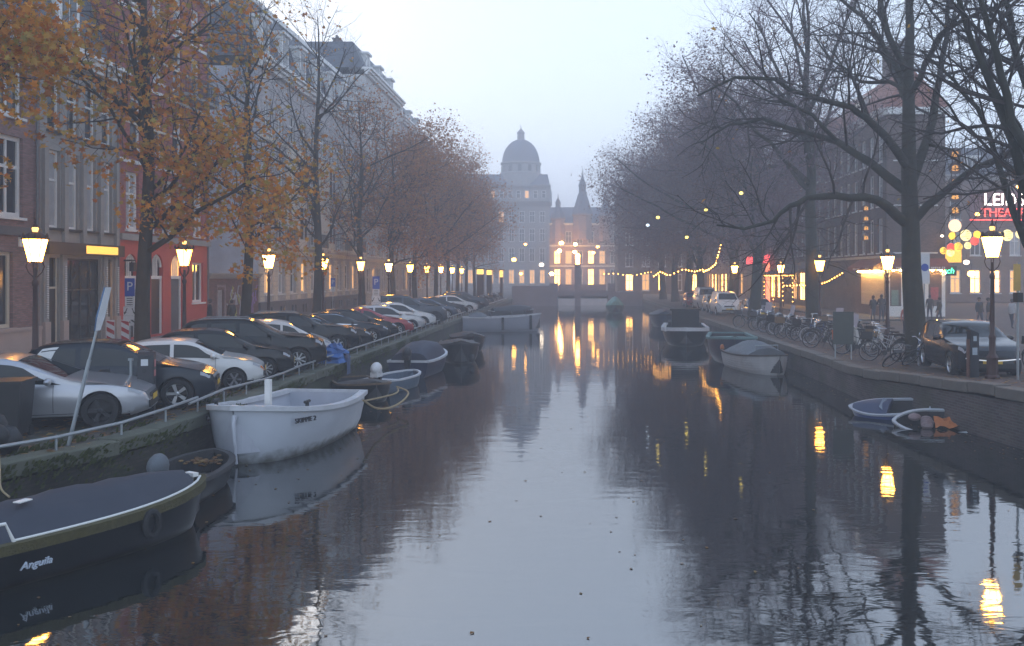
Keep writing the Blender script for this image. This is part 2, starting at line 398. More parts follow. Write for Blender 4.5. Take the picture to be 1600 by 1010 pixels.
# leaf litter and floating leaves
litter = leaf_mat('fallen leaves', [(.16, .075, .02), (.26, .12, .03), (.12, .07, .035), (.32, .20, .06), (.20, .085, .02)])
rng = random.Random(11)
def leafquads(g, pts, size):
    for p in pts:
        a = rng.uniform(0, 6.3); s = size * rng.uniform(.6, 1.3); c, q = math.cos(a) * s, math.sin(a) * s; tz = rng.uniform(.0, .35) * s
        g.add([(p[0] + c, p[1] + q, p[2]), (p[0] - q * .6, p[1] + c * .6, p[2] + tz), (p[0] - c, p[1] - q, p[2]), (p[0] + q * .6, p[1] - c * .6, p[2] + tz * .4)], [(0, 1, 2, 3)])
g = MB(); pl = []
for i in range(3600):
    y = 12 + 60 * rng.random() ** 1.7; x = edge_x(LEFT_EDGE, y) - (.08 if rng.random() < .2 else .45) - abs(rng.gauss(0, 2.4)); pl.append((x, y, GZ + (.045 if x > edge_x(LEFT_EDGE, y) - .44 else .006)))
for i in range(900):
    y = 16 + 40 * rng.random() ** 1.5; x = edge_x(RIGHT_EDGE, y) + .5 + abs(rng.gauss(0, 2.2)); pl.append((x, y, rz_ground(y) + .008))
leafquads(g, pl, .075); tag(g.build('fallen_leaves', litter, fix=False), 'brown and orange leaf litter strewn over the paving', 'leaves', kind='stuff')
g = MB(); pl = []
for i in range(260):
    y = 7 + 30 * rng.random() ** 1.4; x = -8 + 16 * (rng.random() ** 1.8 if rng.random() < .8 else rng.random()); pl.append((x, y, .006))
for i in range(520):
    y = 8 + 26 * rng.random() ** 1.3; x = edge_x(LEFT_EDGE, y) + .15 + abs(rng.gauss(0, .9)); pl.append((x, y, .006))
for i in range(160):
    y = 15 + 22 * rng.random(); x = edge_x(RIGHT_EDGE, y) - .12 - abs(rng.gauss(0, .6)); pl.append((x, y, .006))
leafquads(g, pl, .034); tag(g.build('floating_leaves', litter, fix=False), 'small dead leaves floating on the dark water', 'leaves', kind='stuff')
# moss clumps hanging over the left coping: many small tufts
mossl = leaf_mat('moss and grass tufts', [(.05, .075, .015), (.08, .10, .02), (.04, .05, .015), (.10, .11, .03)])
g = MB(); pl = []
for c in range(46):
    y0 = 12 + 34 * rng.random() ** 1.3
    for i in range(50):
        y = y0 + rng.gauss(0, .4); x = edge_x(LEFT_EDGE, y) + .05 + rng.uniform(-.02, .02); pl.append((x, y, GZ - .05 - abs(rng.gauss(0, .22))))
    for i in range(18):
        y = y0 + rng.gauss(0, .5); pl.append((edge_x(LEFT_EDGE, y) - .5 - abs(rng.gauss(0, .25)), y, GZ + .01))
for p in pl:
    s = .05 * rng.uniform(.5, 1.4); q = rng.uniform(-.05, .05)
    g.add([(p[0], p[1] - s * .5, p[2]), (p[0] + .02, p[1] + s * .5, p[2]), (p[0] + .05, p[1] + q + s * .3, p[2] + s * 1.3), (p[0] + .03, p[1] + q - s * .3, p[2] + s * 1.1)], [(0, 1, 2, 3)])
tag(g.build('moss_tufts', mossl, fix=False), 'green moss and grass tufts on the left quay edge', 'moss', kind='stuff')
# ------------------------------------------------------------------ buildings
WIN = {}
def bars_mesh(wd, ht, nx, nz, fw, style):
    g = MB()
    g.b2((0, 0, 0), (fw, .10, ht)); g.b2((wd - fw, 0, 0), (wd, .10, ht)); g.b2((fw, 0, 0), (wd - fw, .10, fw)); g.b2((fw, 0, ht - fw), (wd - fw, .10, ht))
    for i in range(1, nx):
        x = wd * i / nx; g.b2((x - fw * .35, .015, fw), (x + fw * .35, .085, ht - fw))
    if style == 'sash':
        zz = [ht * .62]
    else: zz = [ht * j / nz for j in range(1, nz)]
    for z in zz:
        prev = fw
        for i in range(1, nx + 1):
            x = wd * i / nx
            g.b2((prev, .012, z - fw * .4), ((x - fw * .35) if i < nx else wd - fw, .09, z + fw * .4)); prev = x + fw * .35
    return g
def window(parent, x, z, wd, ht, glass=None, nx=2, nz=2, fw=.09, style='sash', frame=None, sill=None, y=.12):
    key = (round(wd, 2), round(ht, 2), nx, nz, fw, style, (frame or white).name)
    if key not in WIN:
        WIN[key] = bars_mesh(wd, ht, nx, nz, fw, style).mesh('window', frame or white)
        g = MB(); g.b2((fw * .5, .06, fw * .5), (wd - fw * .5, .075, ht - fw * .5)); WIN[key + ('p',)] = g
        g = MB(); g.b2((-.08, -.24, -.10), (wd + .08, .0, -.005)); WIN[key + ('s',)] = g
    o = link('window', WIN[key], parent, (x, y, z))
    gm = glass or pane; pk = key + ('p', gm.name)
    if pk not in WIN: WIN[pk] = WIN[key + ('p',)].mesh('pane', gm)
    link('pane', WIN[pk], o)
    if sill:
        sk = key + ('s', sill.name)
        if sk not in WIN: WIN[sk] = WIN[key + ('s',)].mesh('sill', sill)
        link('sill', WIN[sk], o)
    return o
def arch_pts(x0, x1, zs, n=10):
    r = (x1 - x0) / 2; c = (x0 + x1) / 2
    return [(c - r * math.cos(math.pi * i / n), zs + r * math.sin(math.pi * i / n)) for i in range(n + 1)]
def wall(parent, W, z0, z1, D, openings, mat, name='wall', rev=.22, side=None, y=0., arches=()):
    """a block with real openings: (x0, z0, x1, z1) rectangles cut through its front face; arches get a round head"""
    g = MB(); xs = sorted({0., W} | {o[0] for o in openings} | {o[2] for o in openings}); zs = sorted({z0, z1} | {o[1] for o in openings} | {o[3] for o in openings})
    def hole(x, z): return any(o[0] < x < o[2] and o[1] < z < o[3] for o in openings)
    for xa, xb in zip(xs, xs[1:]):
        for za, zb in zip(zs, zs[1:]):
            if not hole((xa + xb) / 2, (za + zb) / 2): g.add([(xa, y, za), (xb, y, za), (xb, y, zb), (xa, y, zb)], [(0, 1, 2, 3)])
    for i, o in enumerate(openings):
        a, b_, c, d = o; r = y + rev
        g.add([(a, y, b_), (a, r, b_), (a, r, d), (a, y, d)], [(0, 1, 2, 3)]); g.add([(c, y, b_), (c, y, d), (c, r, d), (c, r, b_)], [(0, 1, 2, 3)])
        g.add([(a, y, d), (a, r, d), (c, r, d), (c, y, d)], [(0, 1, 2, 3)]); g.add([(a, y, b_), (c, y, b_), (c, r, b_), (a, r, b_)], [(0, 1, 2, 3)])
        if i in arches:                                  # spandrels fill the corners above a round head
            zs_ = d - (c - a) / 2; ap = arch_pts(a, c, zs_)
            for p, q in zip(ap, ap[1:]):
                g.add([(p[0], y, p[1]), (q[0], y, q[1]), (q[0], y, d), (p[0], y, d)], [(0, 1, 2, 3)])
                g.add([(p[0], y, p[1]), (p[0], r, p[1]), (q[0], r, q[1]), (q[0], y, q[1])], [(0, 1, 2, 3)])
    g.add([(0, y, z0), (0, y, z1), (0, D, z1), (0, D, z0)], [(0, 1, 2, 3)]); g.add([(W, y, z0), (W, D, z0), (W, D, z1), (W, y, z1)], [(0, 1, 2, 3)])
    g.add([(0, D, z0), (0, D, z1), (W, D, z1), (W, D, z0)], [(0, 1, 2, 3)]); g.add([(0, y, z1), (W, y, z1), (W, D, z1), (0, D, z1)], [(0, 1, 2, 3)])
    # a dark backing behind the openings, so that a room does not show through
    return g.build(name, mat, parent, fix=False)
def backing(parent, W, z0, z1): 
    g = MB(); g.b2((.05, .30, z0), (W - .05, .34, z1)); return g.build('room_backing', blackplastic, parent)
def cornice(parent, W, z, mat, h=.5, d=.45, name='cornice', x0=-.05):
    g = MB(); g.b2((x0, -d * .45, z), (W - x0, -.004, z + h * .35)); g.b2((x0 - .03, -d * .75, z + h * .35), (W - x0 + .03, -.004, z + h * .7)); g.b2((x0 - .06, -d, z + h * .7), (W - x0 + .06, .3, z + h))
    return g.build(name, mat, parent)
def course(parent, W, z, mat, h=.18, d=.06):
    g = MB(); g.b2((.003, -d, z), (W - .003, -.003, z + h)); return g.build('string_course', mat, parent)
def mansard(parent, W, z, h, D, mat, ins=1.3, name='roof'):
    g = MB(); a = .15
    g.add([(a, .1, z), (W - a, .1, z), (W - a, D, z), (a, D, z), (a + .5, ins, z + h), (W - a - .5, ins, z + h), (W - a - .5, D - ins, z + h), (a + .5, D - ins, z + h)],
          [(0, 1, 5, 4), (1, 2, 6, 5), (2, 3, 7, 6), (3, 0, 4, 7), (4, 5, 6, 7)]); return g.build(name, mat, parent)
def gable_roof(parent, W, z, h, D, mat):
    g = MB(); g.add([(0, -.2, z), (W, -.2, z), (W, D, z), (0, D, z), (0, D / 2, z + h), (W, D / 2, z + h)], [(0, 1, 5, 4), (2, 3, 4, 5), (1, 2, 5), (3, 0, 4)]); return g.build('roof', mat, parent)
def chimney(roof, x, y, z, h=1.8, mat=None, wd=.9):
    g = MB(); g.b2((x - wd / 2, y - .35, z - 1), (x + wd / 2, y + .35, z + h)); g.b2((x - wd / 2 - .06, y - .41, z + h), (x + wd / 2 + .06, y + .41, z + h + .15))
    for i in (-1, 1): g.lathe([(.13, z + h + .15), (.10, z + h + .5)], 8, (x + i * wd * .25, y, 0))
    return g.build('chimney', mat or MATS['dark brown brick'], roof)
def dormer(roof, x, z, wd=1.3, ht=1.7, ins=.35, glass=None, frame=None):
    o = MB(); o.b2((x - wd / 2, ins, z), (x + wd / 2, ins + 1.8, z + ht)); o.b2((x - wd / 2 - .15, ins - .2, z + ht), (x + wd / 2 + .15, ins + 1.9, z + ht + .2))
    d = o.build('dormer', frame or white, roof); g = MB(); g.b2((x - wd * .33, ins - .02, z + .3), (x - .04, ins - .004, z + ht - .15)); g.b2((x + .04, ins - .02, z + .3), (x + wd * .33, ins - .004, z + ht - .15)); link('pane', g.mesh('pane', glass or pane), roof)
    return d
def balcony(parent, x0, x1, z, mat, d=.9, h=.95, slab=None):
    g = MB(); g.b2((x0, -d, z - .16), (x1, -.004, z)); s = g.build('balcony', slab or stone, parent)
    g = MB(); n = int((x1 - x0) / .13)
    for k in (0, 1): g.b2((x0 + .02, -d + .02, z + .08 + k * (h - .1)), (x1 - .02, -d + .06, z + .12 + k * (h - .1)))
    for i in range(n + 1):
        x = x0 + .04 + (x1 - x0 - .08) * i / n; g.b2((x - .01, -d + .03, z), (x + .01, -d + .05, z + h))
    for x in (x0 + .02, x1 - .06):
        g.b2((x, -d + .06, z + h - .02), (x + .04, -.01, z + h + .02))
        for i in range(1, 6): g.b2((x + .01, -d + d * i / 6, z), (x + .03, -d + d * i / 6 + .02, z + h))
    link('railing', g.mesh('railing', iron), s); return s
def std_rows(W, n, rows, ww, margin=.5):
    """openings for n columns; rows = [(z, height)]"""
    out = []; pitch = (W - 2 * margin) / n
    for z, h in rows:
        for i in range(n):
            c = margin + pitch * (i + .5); out.append((c - ww / 2, z, c + ww / 2, z + h))
    return out

brown_brick = brick_mat('dark brown brick', (0.158, 0.093, 0.075), (.09, .08, .075))
red_brick = brick_mat('deep red brick', (.44, .075, .055), (.22, .13, .11), var=.25)
pink_brick = brick_mat('rose brick', (0.297, 0.149, 0.135), (.20, .16, .15))
pale_brick = brick_mat('pale rose brick', (0.351, 0.216, 0.196), (.24, .20, .19))
grey_brick = brick_mat('grey brown brick', (0.140, 0.119, 0.112), (.10, .095, .09))
stucco = brick_mat('pale lilac grey stucco brick', (.50, .46, .45), (.46, .43, .43), wear=.2, var=.08)
stucco2 = brick_mat('off-white stucco brick', (.58, .56, .53), (.54, .52, .5), wear=.2, var=.06)
whitewall = brick_mat('whitewashed brick', (0.528, 0.552, 0.600), (.38, .40, .43), wear=.15, var=.06)
redpaint = M('red painted render', (.48, .06, .045), .55, var=.12, scale=1.5)
greyrender = M('grey render', (.20, .19, .19), .8, var=.18, scale=1.2)
goldsign = M('lit gold fascia', (.35, .2, .05), .4, emit=.9, ecol=(1, .5, .08), var=.4, scale=1.5)
darkfascia = M('dark brown fascia', (.05, .03, .022), .45, var=.3)

def house(name, label, Y0, W, side='L', X=-20., z=GZ + .12, rz=None, loc=None):
    if rz is None:
        rz = math.pi / 2 if side == 'L' else -math.pi / 2
        loc = (X, Y0, z) if side == 'L' else (X, Y0 + W, z)
    return thing(name, label, 'building', loc, rz)

# --- A: rose brick house at the left edge
W = 12.6; A = house('town_house', 'rose brick house with cream window and pale stone plinth, leftmost', 21.0, W)
ops = [(9.3, 1.05, 11.0, 3.75)] + [(4.6, 1.05, 6.3, 3.75)] + std_rows(W, 4, [(5.0, 2.9), (8.6, 2.3)], 1.55, .3)
wall(A, W, 0, 11.3, 10, ops, pink_brick); backing(A, W, .2, 11)
for o in ops[:2]: window(A, o[0], o[1], 1.7, 2.7, pane, 2, 1, .13, 'grid', cream, pinkstone)
for o in ops[2:]: window(A, o[0], o[1], o[2] - o[0], o[3] - o[1], random.Random(int(o[0] * 9)).choice([pane, curtain]), 2, 2, .16, 'sash', white, white)
g = MB(); g.b2((0, -.10, 0), (W - .01, -.004, .9)); g.b2((0, -.14, .9), (W - .01, -.004, 1.02)); g.build('plinth', pinkstone, A)
course(A, W, 4.35, darkstone, .3, .12); cornice(A, W, 11.3, white, .6, .6)
r = mansard(A, W, 11.9, 4.2, 10, slate); dormer(r, 3.5, 12.3); dormer(r, 9.0, 12.3)
g = MB(); g.b2((11.3, -.06, 3.95), (11.5, -.004, 4.3)); g.build('wall_ornament', white, A)
# --- B: grey stone house with a dark shop front
W = 5.75; B = house('shop_house', 'grey stone house with dark glazed shop front and gold lit fascia', 33.62, W)
ops = [(.45, .25, 1.25, 3.6), (1.75, .25, 4.35, 3.6), (4.75, .25, 5.3, 3.6)] + std_rows(W, 4, [(4.75, 3.0), (8.5, 2.2)], .85, .25)
wall(B, W, 0, 11.3, 10, ops, stone); backing(B, W, .2, 11)
for o in ops[3:]: window(B, o[0], o[1], o[2] - o[0], o[3] - o[1], curtain if o[1] < 6 else pane, 1, 2, .10, 'sash', white, blackwood)
window(B, 1.75, .25, 2.6, 3.35, M('shop window glass', (.03, .034, .036), .05, var=.6, scale=1.4), 4, 2, .07, 'sash', blackwood, None)
d = MB(); d.b2((.45, .10, .25), (1.25, .16, 2.4)); dr = d.build('door', blackwood, B)
g = MB(); g.b2((1.17, .08, .25), (1.25, .099, 3.6)); g.b2((.45, .08, 2.4), (1.17, .1, 2.48)); g.b2((4.75, .08, .25), (4.85, .1, 3.6)); g.build('door_frame', cream, B)
window(B, 4.85, .9, .45, 2.6, dimlit, 1, 3, .05, 'grid', blackwood)
for x in (.1, 1.32, 4.42, 5.36):
    g = MB(); g.b2((x, -.16, 0), (x + .36, -.004, 1.15)); pl_ = g.build('pilaster', pinkstone, B)
    g = MB(); g.b2((x + .02, -.10, 1.15), (x + .34, -.004, 3.75)); link('pilaster_shaft', g.mesh('pilaster_shaft', stone), pl_)
    g = MB()
    for k in range(24): g.lathe([(.02, -.03), (.05, 0), (.02, .03)], 6, (x + .18, -.14, 1.3 + k * .085))
    link('turned_colonnette', g.mesh('turned_colonnette', white), pl_)
g = MB(); g.b2((.05, -.34, 3.72), (W - .05, -.17, 4.2)); g.build('fascia', darkfascia, B)
g = MB(); g.b2((2.6, -.352, 3.80), (5.1, -.342, 4.12)); g.build('lit_sign', goldsign, B)
for i in range(5):
    g = MB(); x = .1 + i * 1.33; g.b2((x, -.14, 4.22), (x + .26, -.004, 7.9)); g.build('pilaster', stone, B)
cornice(B, W, 11.3, white, .6, .6); r = mansard(B, W, 11.9, 4.2, 10, slate); dormer(r, 2.6, 12.3, 1.5, 2.2)
# --- C: tall red house
W = 9.7; C = house('tall_red_house', 'tall deep red brick house with arched red ground floor and balcony', 39.4, W)
arch = [(.6, .1, 1.75, 3.9), (3.1, .1, 4.35, 3.95), (5.2, .1, 6.5, 3.95)]
low = arch + [(7.7, 1.5, 9.1, 3.6)]
g = wall(C, W, 0, 4.5, 10, low, redpaint, 'ground_floor_wall', arches=(0, 1, 2), y=0.)
ops = std_rows(W, 5, [(5.0, 2.6)], 1.2, .4) + std_rows(W, 4, [(8.7, 2.4), (12.2, 2.2), (15.3, 1.7)], 1.05, .5)
wall(C, W, 4.5, 18.0, 10, ops, red_brick); backing(C, W, .1, 17.8)
for o in ops: window(C, o[0], o[1], o[2] - o[0], o[3] - o[1], curtain if o[1] < 6 else random.Random(int(o[0] * 7 + o[1])).choice([pane, pane, curtain]), 2 if o[1] < 6 else 1, 2, .14, 'sash', white, white)
for i, (a, b_, c, d_) in enumerate(arch):
    dd = MB(); dd.b2((a + .12, .14, .1), (c - .12, .2, 2.75)); door = dd.build('door', [blackwood, M('dark door', (.03, .016, .014), .4), darkstone][i], C)
    hh = MB(); hh.ell((c - .24, .11, 1.25), (.03, .03, .03)); link('handle', hh.mesh('handle', chrome), door)
    fr = MB(); fr.b2((a, .08, .1), (a + .12, .2, 2.8)); fr.b2((c - .12, .08, .1), (c, .2, 2.8)); fr.b2((a, .07, 2.75), (c, .21, 2.9))
    ap = arch_pts(a + .05, c - .05, d_ - (c - a) / 2)
    fr.tube([(p[0], .12, p[1]) for p in ap], .06, 5)
    for k in (.35, .5, .65): fr.b2((a + (c - a) * k - .03, .1, 2.9), (a + (c - a) * k + .03, .15, d_ - (c - a) / 2 + math.sqrt(max(.01, ((c - a) / 2) ** 2 - ((c - a) * (k - .5)) ** 2)) - .05))
    fo = fr.build('door_frame', white, C)
    pn = MB(); pn.prism([(a + .06, 2.9)] + ap + [(c - .06, 2.9)], .17, .18, 'y'); link('fanlight', pn.mesh('fanlight', dimlit if i == 2 else pane), fo)
window(C, 7.7, 1.5, 1.4, 2.1, pane, 2, 1, .12, 'grid', white, white)
course(C, W, 4.5, stone, .28, .2)
for z in (8.0, 11.6, 14.9): course(C, W, z, white, .16, .05)
for z in (9.8, 13.2): course(C, W, z, cream, .10, .03)
balcony(C, 5.4, 9.3, 12.1, iron, .8); cornice(C, W, 17.6, white, .8, .75)
r = mansard(C, W, 18.4, 2.5, 10, slate); chimney(r, 2, 4, 20.9, 1.5, red_brick)
g = MB(); g.b2((.3, -.42, 3.55), (.75, -.1, 3.62)); g.box((.52, -.4, 3.3), (.26, .2, .4)); g.build('wall_lantern', iron, C)
for hs, x, top in ((A, 12.3, 11.3), (B, 5.62, 11.3), (C, 9.5, 17.5)):      # rainwater pipes between the fronts
    g = MB(); g.tube([(x, -.10, .1), (x, -.10, top)], .05, 7); g.lathe([(.06, top - .3), (.13, top)], 8, (x, -.10, 0)); g.build('drainpipe', M('grey zinc pipe', (.16, .165, .17), .5, .4, var=.3), hs)
# --- low annex with graffiti
W = 7.9; X_ = house('low_annex', 'low one-storey brick annex with scrawled graffiti beside tall red house', 49.14, W)
wall(X_, W, 0, 2.75, 6, [(1.2, .05, 2.2, 2.1)], brick_mat('rust brick', (.20, .08, .06), (.14, .10, .09))); cornice(X_, W, 2.75, stone, .3, .25)
g = MB(); g.b2((1.2, .1, .05), (2.2, .15, 2.1)); dr = g.build('door', M('scrawled grey door', (.30, .29, .30), .6, var=.5, scale=6), X_)
g = MB(); g.b2((1.04, -.06, 0), (1.197, .1, 2.25)); g.b2((2.203, -.06, 0), (2.36, .1, 2.25)); g.b2((1.04, -.06, 2.25), (2.36, .1, 2.4)); g.build('door_frame', pale_brick, X_)
rng = random.Random(8)
for nm, cc, n in (('grey scrawl', (.42, .42, .45), 9), ('yellow scrawl', (.42, .42, .08), 4), ('violet scrawl', (.30, .16, .42), 5)):
    g = MB(); base = {'grey scrawl': 3.2, 'yellow scrawl': 3.0, 'violet scrawl': 5.4}[nm]
    for k in range(n):
        x, z_ = base + rng.uniform(0, 1.8), rng.uniform(.5, 1.9); pts = []
        for q in range(6): pts.append((x, -.012, z_)); x += rng.uniform(-.3, .35); z_ = min(2.3, max(.3, z_ + rng.uniform(-.6, .6)))
        for p, q in zip(pts, pts[1:]): g.tube([p, q], .028, 4)
    g.build('graffiti', M(nm, cc, .5), X_)
# --- D: long house with rusticated cream ground floor, mansard with dormers and a white side wall
W = 29.; D_ = house('long_cream_house', 'long house with cream rusticated piers, dark plinth and slate mansard', 57.0, W)
rows = [(1.7, 2.2), (5.2, 2.4), (8.8, 2.3), (12.3, 2.0)]
ops = std_rows(W, 11, rows, 1.35, .5)
wall(D_, W, 0, 16.3, 12, ops, stucco); backing(D_, W, .2, 16)
g = MB(); g.b2((-.02, .02, 2.2), (-.004, 12.02, 16.28)); g.build('side_wall', whitewall, D_)
for k, o in enumerate(ops):
    window(D_, o[0], o[1], 1.35, o[3] - o[1], [pane, curtain, pane, curtain, curtain][k % 5] if o[1] > 3 else [dimlit, curtain, pane][k % 3], 2, 2, .11, 'sash', white, white)
rust = M('cream rusticated stone', (.66, .58, .48), .7, var=.15, scale=2, bump=.1)
pitch = (W - 1.) / 11
for i in range(12):
    x = .5 + pitch * i - .42 if i else 0.
    x1 = min(W, x + .84)
    for k in range(9):                                    # block courses with open joints
        g = MB(); g.b2((x + .01, -.11, 1.25 + k * .33), (x1 - .01, -.004, 1.25 + k * .33 + .30)); g.build('rusticated_block', rust, D_)
g = MB(); g.b2((0, -.14, 0), (W, -.004, 1.2)); g.build('plinth', darkstone, D_)
for i in range(11):
    for k in (-.33, .33):
        x = .5 + pitch * (i + .5) + k; g = MB(); g.prism([(x - .17, .25), (x + .17, .25), (x + .17, .7)] + arch_pts(x - .17, x + .17, .7, 6)[::-1][1:-1] + [(x - .17, .7)], -.155, -.143, 'y'); g.build('basement_window', pane, D_)
course(D_, W, 4.4, cream, .3, .2)
for z in (8.2, 11.8): course(D_, W, z, cream, .2, .08)
for i in (1, 4, 7, 9): balcony(D_, .5 + pitch * i, .5 + pitch * (i + 1), 5.05, iron, .9, 1.0, rust)
for i in (2, 5, 8):                                        # bay windows on the first floors
    x0 = .5 + pitch * i + .2; x1 = x0 + pitch - .4
    g = MB(); g.prism([(x0 - .2, -.004), (x0 + .25, -.8), (x1 - .25, -.8), (x1 + .2, -.004)], 4.75, 11.7, 'z'); bay = g.build('bay', rust, D_)
    for zz in (5.5, 8.9):
        g = MB(); g.b2((x0 + .35, -.83, zz), (x1 - .35, -.802, zz + 2.2)); pn = link('pane', g.mesh('pane', pane), bay)
        g = MB(); xm = (x0 + x1) / 2; g.b2((xm - .05, -.86, zz), (xm + .05, -.832, zz + 2.2)); g.b2((x0 + .3, -.86, zz + 1.5), (xm - .05, -.832, zz + 1.6)); g.b2((xm + .05, -.86, zz + 1.5), (x1 - .3, -.832, zz + 1.6)); link('glazing_bar', g.mesh('glazing_bar', white), bay)
cornice(D_, W, 16.3, white, .7, .7); r = mansard(D_, W, 17.0, 4.4, 12, slate, 1.6)
for i in range(7): dormer(r, 2.2 + i * 4.1, 17.4, 1.5, 2.4, .3)
g = MB(); g.b2((.3, 1.4, 21.3), (W - .3, 10.6, 21.65)); link('roof_coping', g.mesh('roof_coping', white), r)
chimney(r, 1.6, 5, 21.6, 3.4, brown_brick, 1.6); chimney(r, 12, 5, 21.6, 1.8, brown_brick, 1.4); chimney(r, 22, 5, 21.6, 1.6, brown_brick, 1.4)
# --- the row beyond
for nm, lab, Y0, W, H, mat, n in (('tall_corner_house', 'tall pale house beyond the slate mansard on the left', 86.05, 17.5, 22.3, stucco2, 7), ('pale_house', 'hazy pale house between tall pale house and last house on left', 103.6, 16.5, 20.8, stucco, 6), ('end_house', 'last hazy house of left row before the bridge', 120.15, 26, 19.6, stucco2, 9)):
    h_ = house(nm, lab, Y0, W); rows = [(1.3, 2.4)] + [(4.9 + 3.3 * k, 2.1) for k in range(int((H - 5.5) / 3.3))]
    ops = std_rows(W, n, rows, 1.2, .5); wall(h_, W, 0, H, 12, ops, mat); backing(h_, W, .2, H - .2)
    for k, o in enumerate(ops): window(h_, o[0], o[1], 1.2, o[3] - o[1], [pane, curtain, pane, dimlit][(k * 7) % 4 if o[1] < 4 else k % 3], 1, 2, .12, 'sash', white, white)
    cornice(h_, W, H, white, .7, .7); course(h_, W, 4.3, cream, .3, .15); r = mansard(h_, W, H + .7, 2.6, 12, slate)
    for i in range(3): dormer(r, W * (i + .5) / 3, H + .9, 1.4, 1.6, .3)
    chimney(r, W * .3, 4, H + 3.2, 1.4, brown_brick)

# --- right: corner house with the cafe, its long side along the canal, its short side to the camera
def R_house(name, label, Y0, W): return house(name, label, Y0, W, 'R', 22.4)
W = 16.; K = R_house('corner_cafe_house', 'dark brick corner house with lit snack bar below', 64., W)
rows = [(4.6, 2.5), (8.0, 2.4), (11.2, 2.1)]
ops = [(10.3, .7, 15.6, 3.4)] + std_rows(W, 8, rows, 1.0, .4)
wall(K, W, 0, 14.4, 4.2, ops, brown_brick)
g = MB(); g.b2((.05, .3, .1), (W - .36, .34, 14.2)); g.build('room_backing', blackplastic, K)
for k, o in enumerate(ops[1:]): window(K, o[0], o[1], 1.0, o[3] - o[1], [pane, curtain, pane][k % 3], 2, 2, .11, 'sash', white, white)
# short side: its own wall with two windows on each floor (turned onto the x = W plane further down)
side_ops = [(.55, z, 1.65, z + h) for z, h in rows] + [(2.45, z, 3.55, z + h) for z, h in rows]
gable = bpy.data.objects.new('gable_wall', None); col.objects.link(gable); gable.parent = K; gable.location = (W + .02, 0, 0); gable.rotation_euler[2] = math.pi / 2
shop_ops = [(.25, .75, 1.05, 3.3), (1.45, .1, 2.35, 3.3), (3.0, .75, 3.95, 3.3)]
o = wall(gable, 4.2, 3.55, 14.4, .30, side_ops, brown_brick, 'brick_wall', .16)
o = wall(gable, 4.2, 0, 3.55, .30, shop_ops, white, 'shop_wall', .16)
for q in side_ops: window(gable, q[0], q[1], 1.1, q[3] - q[1], curtain if q[1] < 6 else pane, 2, 2, .11, 'sash', white, white)
warmglass = M('bright snack bar window', (.6, .42, .2), .35, emit=1.5, ecol=(1, .60, .22), var=.5, scale=1.5)
orangeglass = M('orange shop interior', (.5, .22, .05), .35, emit=.8, ecol=(1, .36, .05), var=.7, scale=1.8)
window(gable, .25, .75, .8, 2.55, warmglass, 1, 2, .1, 'sash', white); window(gable, 3.0, .75, .95, 2.55, warmglass, 1, 2, .1, 'sash', white)
window(gable, 1.45, .1, .9, 3.2, orangeglass, 1, 2, .1, 'sash', white)
g = MB(); g.b2((.35, -.03, .8), (.85, -.01, 1.9)); link('poster', g.mesh('poster', M('grey green poster', (.16, .24, .2), .6, var=.5, scale=5)), gable)
g = MB(); g.b2((3.15, -.03, 1.2), (3.7, -.01, 2.1)); link('poster', g.mesh('poster', M('red poster', (.4, .08, .07), .6, var=.4, scale=6)), gable)
def print_bars(parent, x0, x1, y, z, h, mat, seed):         # lettering too small to read in the photograph: short pale strokes
    r_ = random.Random(seed); g = MB(); x = x0
    while x < x1:
        w_ = r_.uniform(.5, .9) * h; g.b2((x, y - .006, z), (min(x1, x + w_), y, z + h * r_.uniform(.8, 1))); x += w_ + h * r_.choice([.25, .25, .7])
    return link('lettering', g.mesh('lettering', mat), parent)
print_bars(gable, 1.62, 2.18, -.03, 2.0, .16, M('menu print', (.6, .5, .42), .6), 1)
# awnings over both fronts
awn = M('brick red awning cloth', (.22, .06, .035), .8, var=.2, scale=3)
g = MB(); g.add([(10.0, -.02, 4.15), (16.05, -.02, 4.15), (16.05, -.95, 3.55), (10.0, -.95, 3.55), (16.05, -.95, 3.3), (10.0, -.95, 3.3)], [(0, 1, 2, 3), (3, 2, 4, 5)]); aw = g.build('awning', awn, K)
g = MB(); g.add([(-.05, -.02, 4.15), (4.25, -.02, 4.15), (4.25, -.8, 3.6), (-.05, -.8, 3.6), (4.25, -.8, 3.35), (-.05, -.8, 3.35)], [(0, 1, 2, 3), (3, 2, 4, 5)]); link('awning', g.mesh('awning', awn), gable)
wl = M('awning lettering', (.75, .6, .5), .6)
print_bars(aw, 11.4, 13.0, -.953, 3.35, .16, wl, 2); print_bars(aw, 14.2, 15.0, -.953, 3.35, .17, wl, 3); print_bars(gable, .4, 3.9, -.803, 3.40, .16, wl, 4)
bright = M('bright snack bar bulb', (.9, .8, .5), .4, emit=150., ecol=(1, .58, .16), var=.02)
# menu board wall along the canal side of the snack bar, lit by a row of bulbs
g = MB(); g.b2((10.35, .02, .75), (15.55, .1, 3.35)); mb = g.build('menu_wall', M('cream menu panels', (.66, .58, .42), .5, var=.2, scale=2.5), K)
for i in range(4):
    for k in range(3): 
        g = MB(); g.b2((10.5 + i * 1.25, .004, 1.0 + k * .75), (11.6 + i * 1.25, .018, 1.62 + k * .75)); link('menu_panel', g.mesh('menu_panel', M('pale menu print', (.60, .52, .38), .5, var=.35, scale=7)), mb)
g = MB()
for i in range(12): g.ell((10.5 + i * .45, -.25, 3.25), (.06, .06, .06), 6, 4)
link('bulb', g.mesh('bulb', bright), aw)
g = MB()
for x in (.4, .9, 3.2, 3.8): g.ell((x, -.25, 3.3), (.07, .07, .07), 6, 4)
link('bulb', g.mesh('bulb', bright), gable)
course(K, W, 4.2, cream, .18, .12); cornice(K, W, 14.4, white, .5, .5)
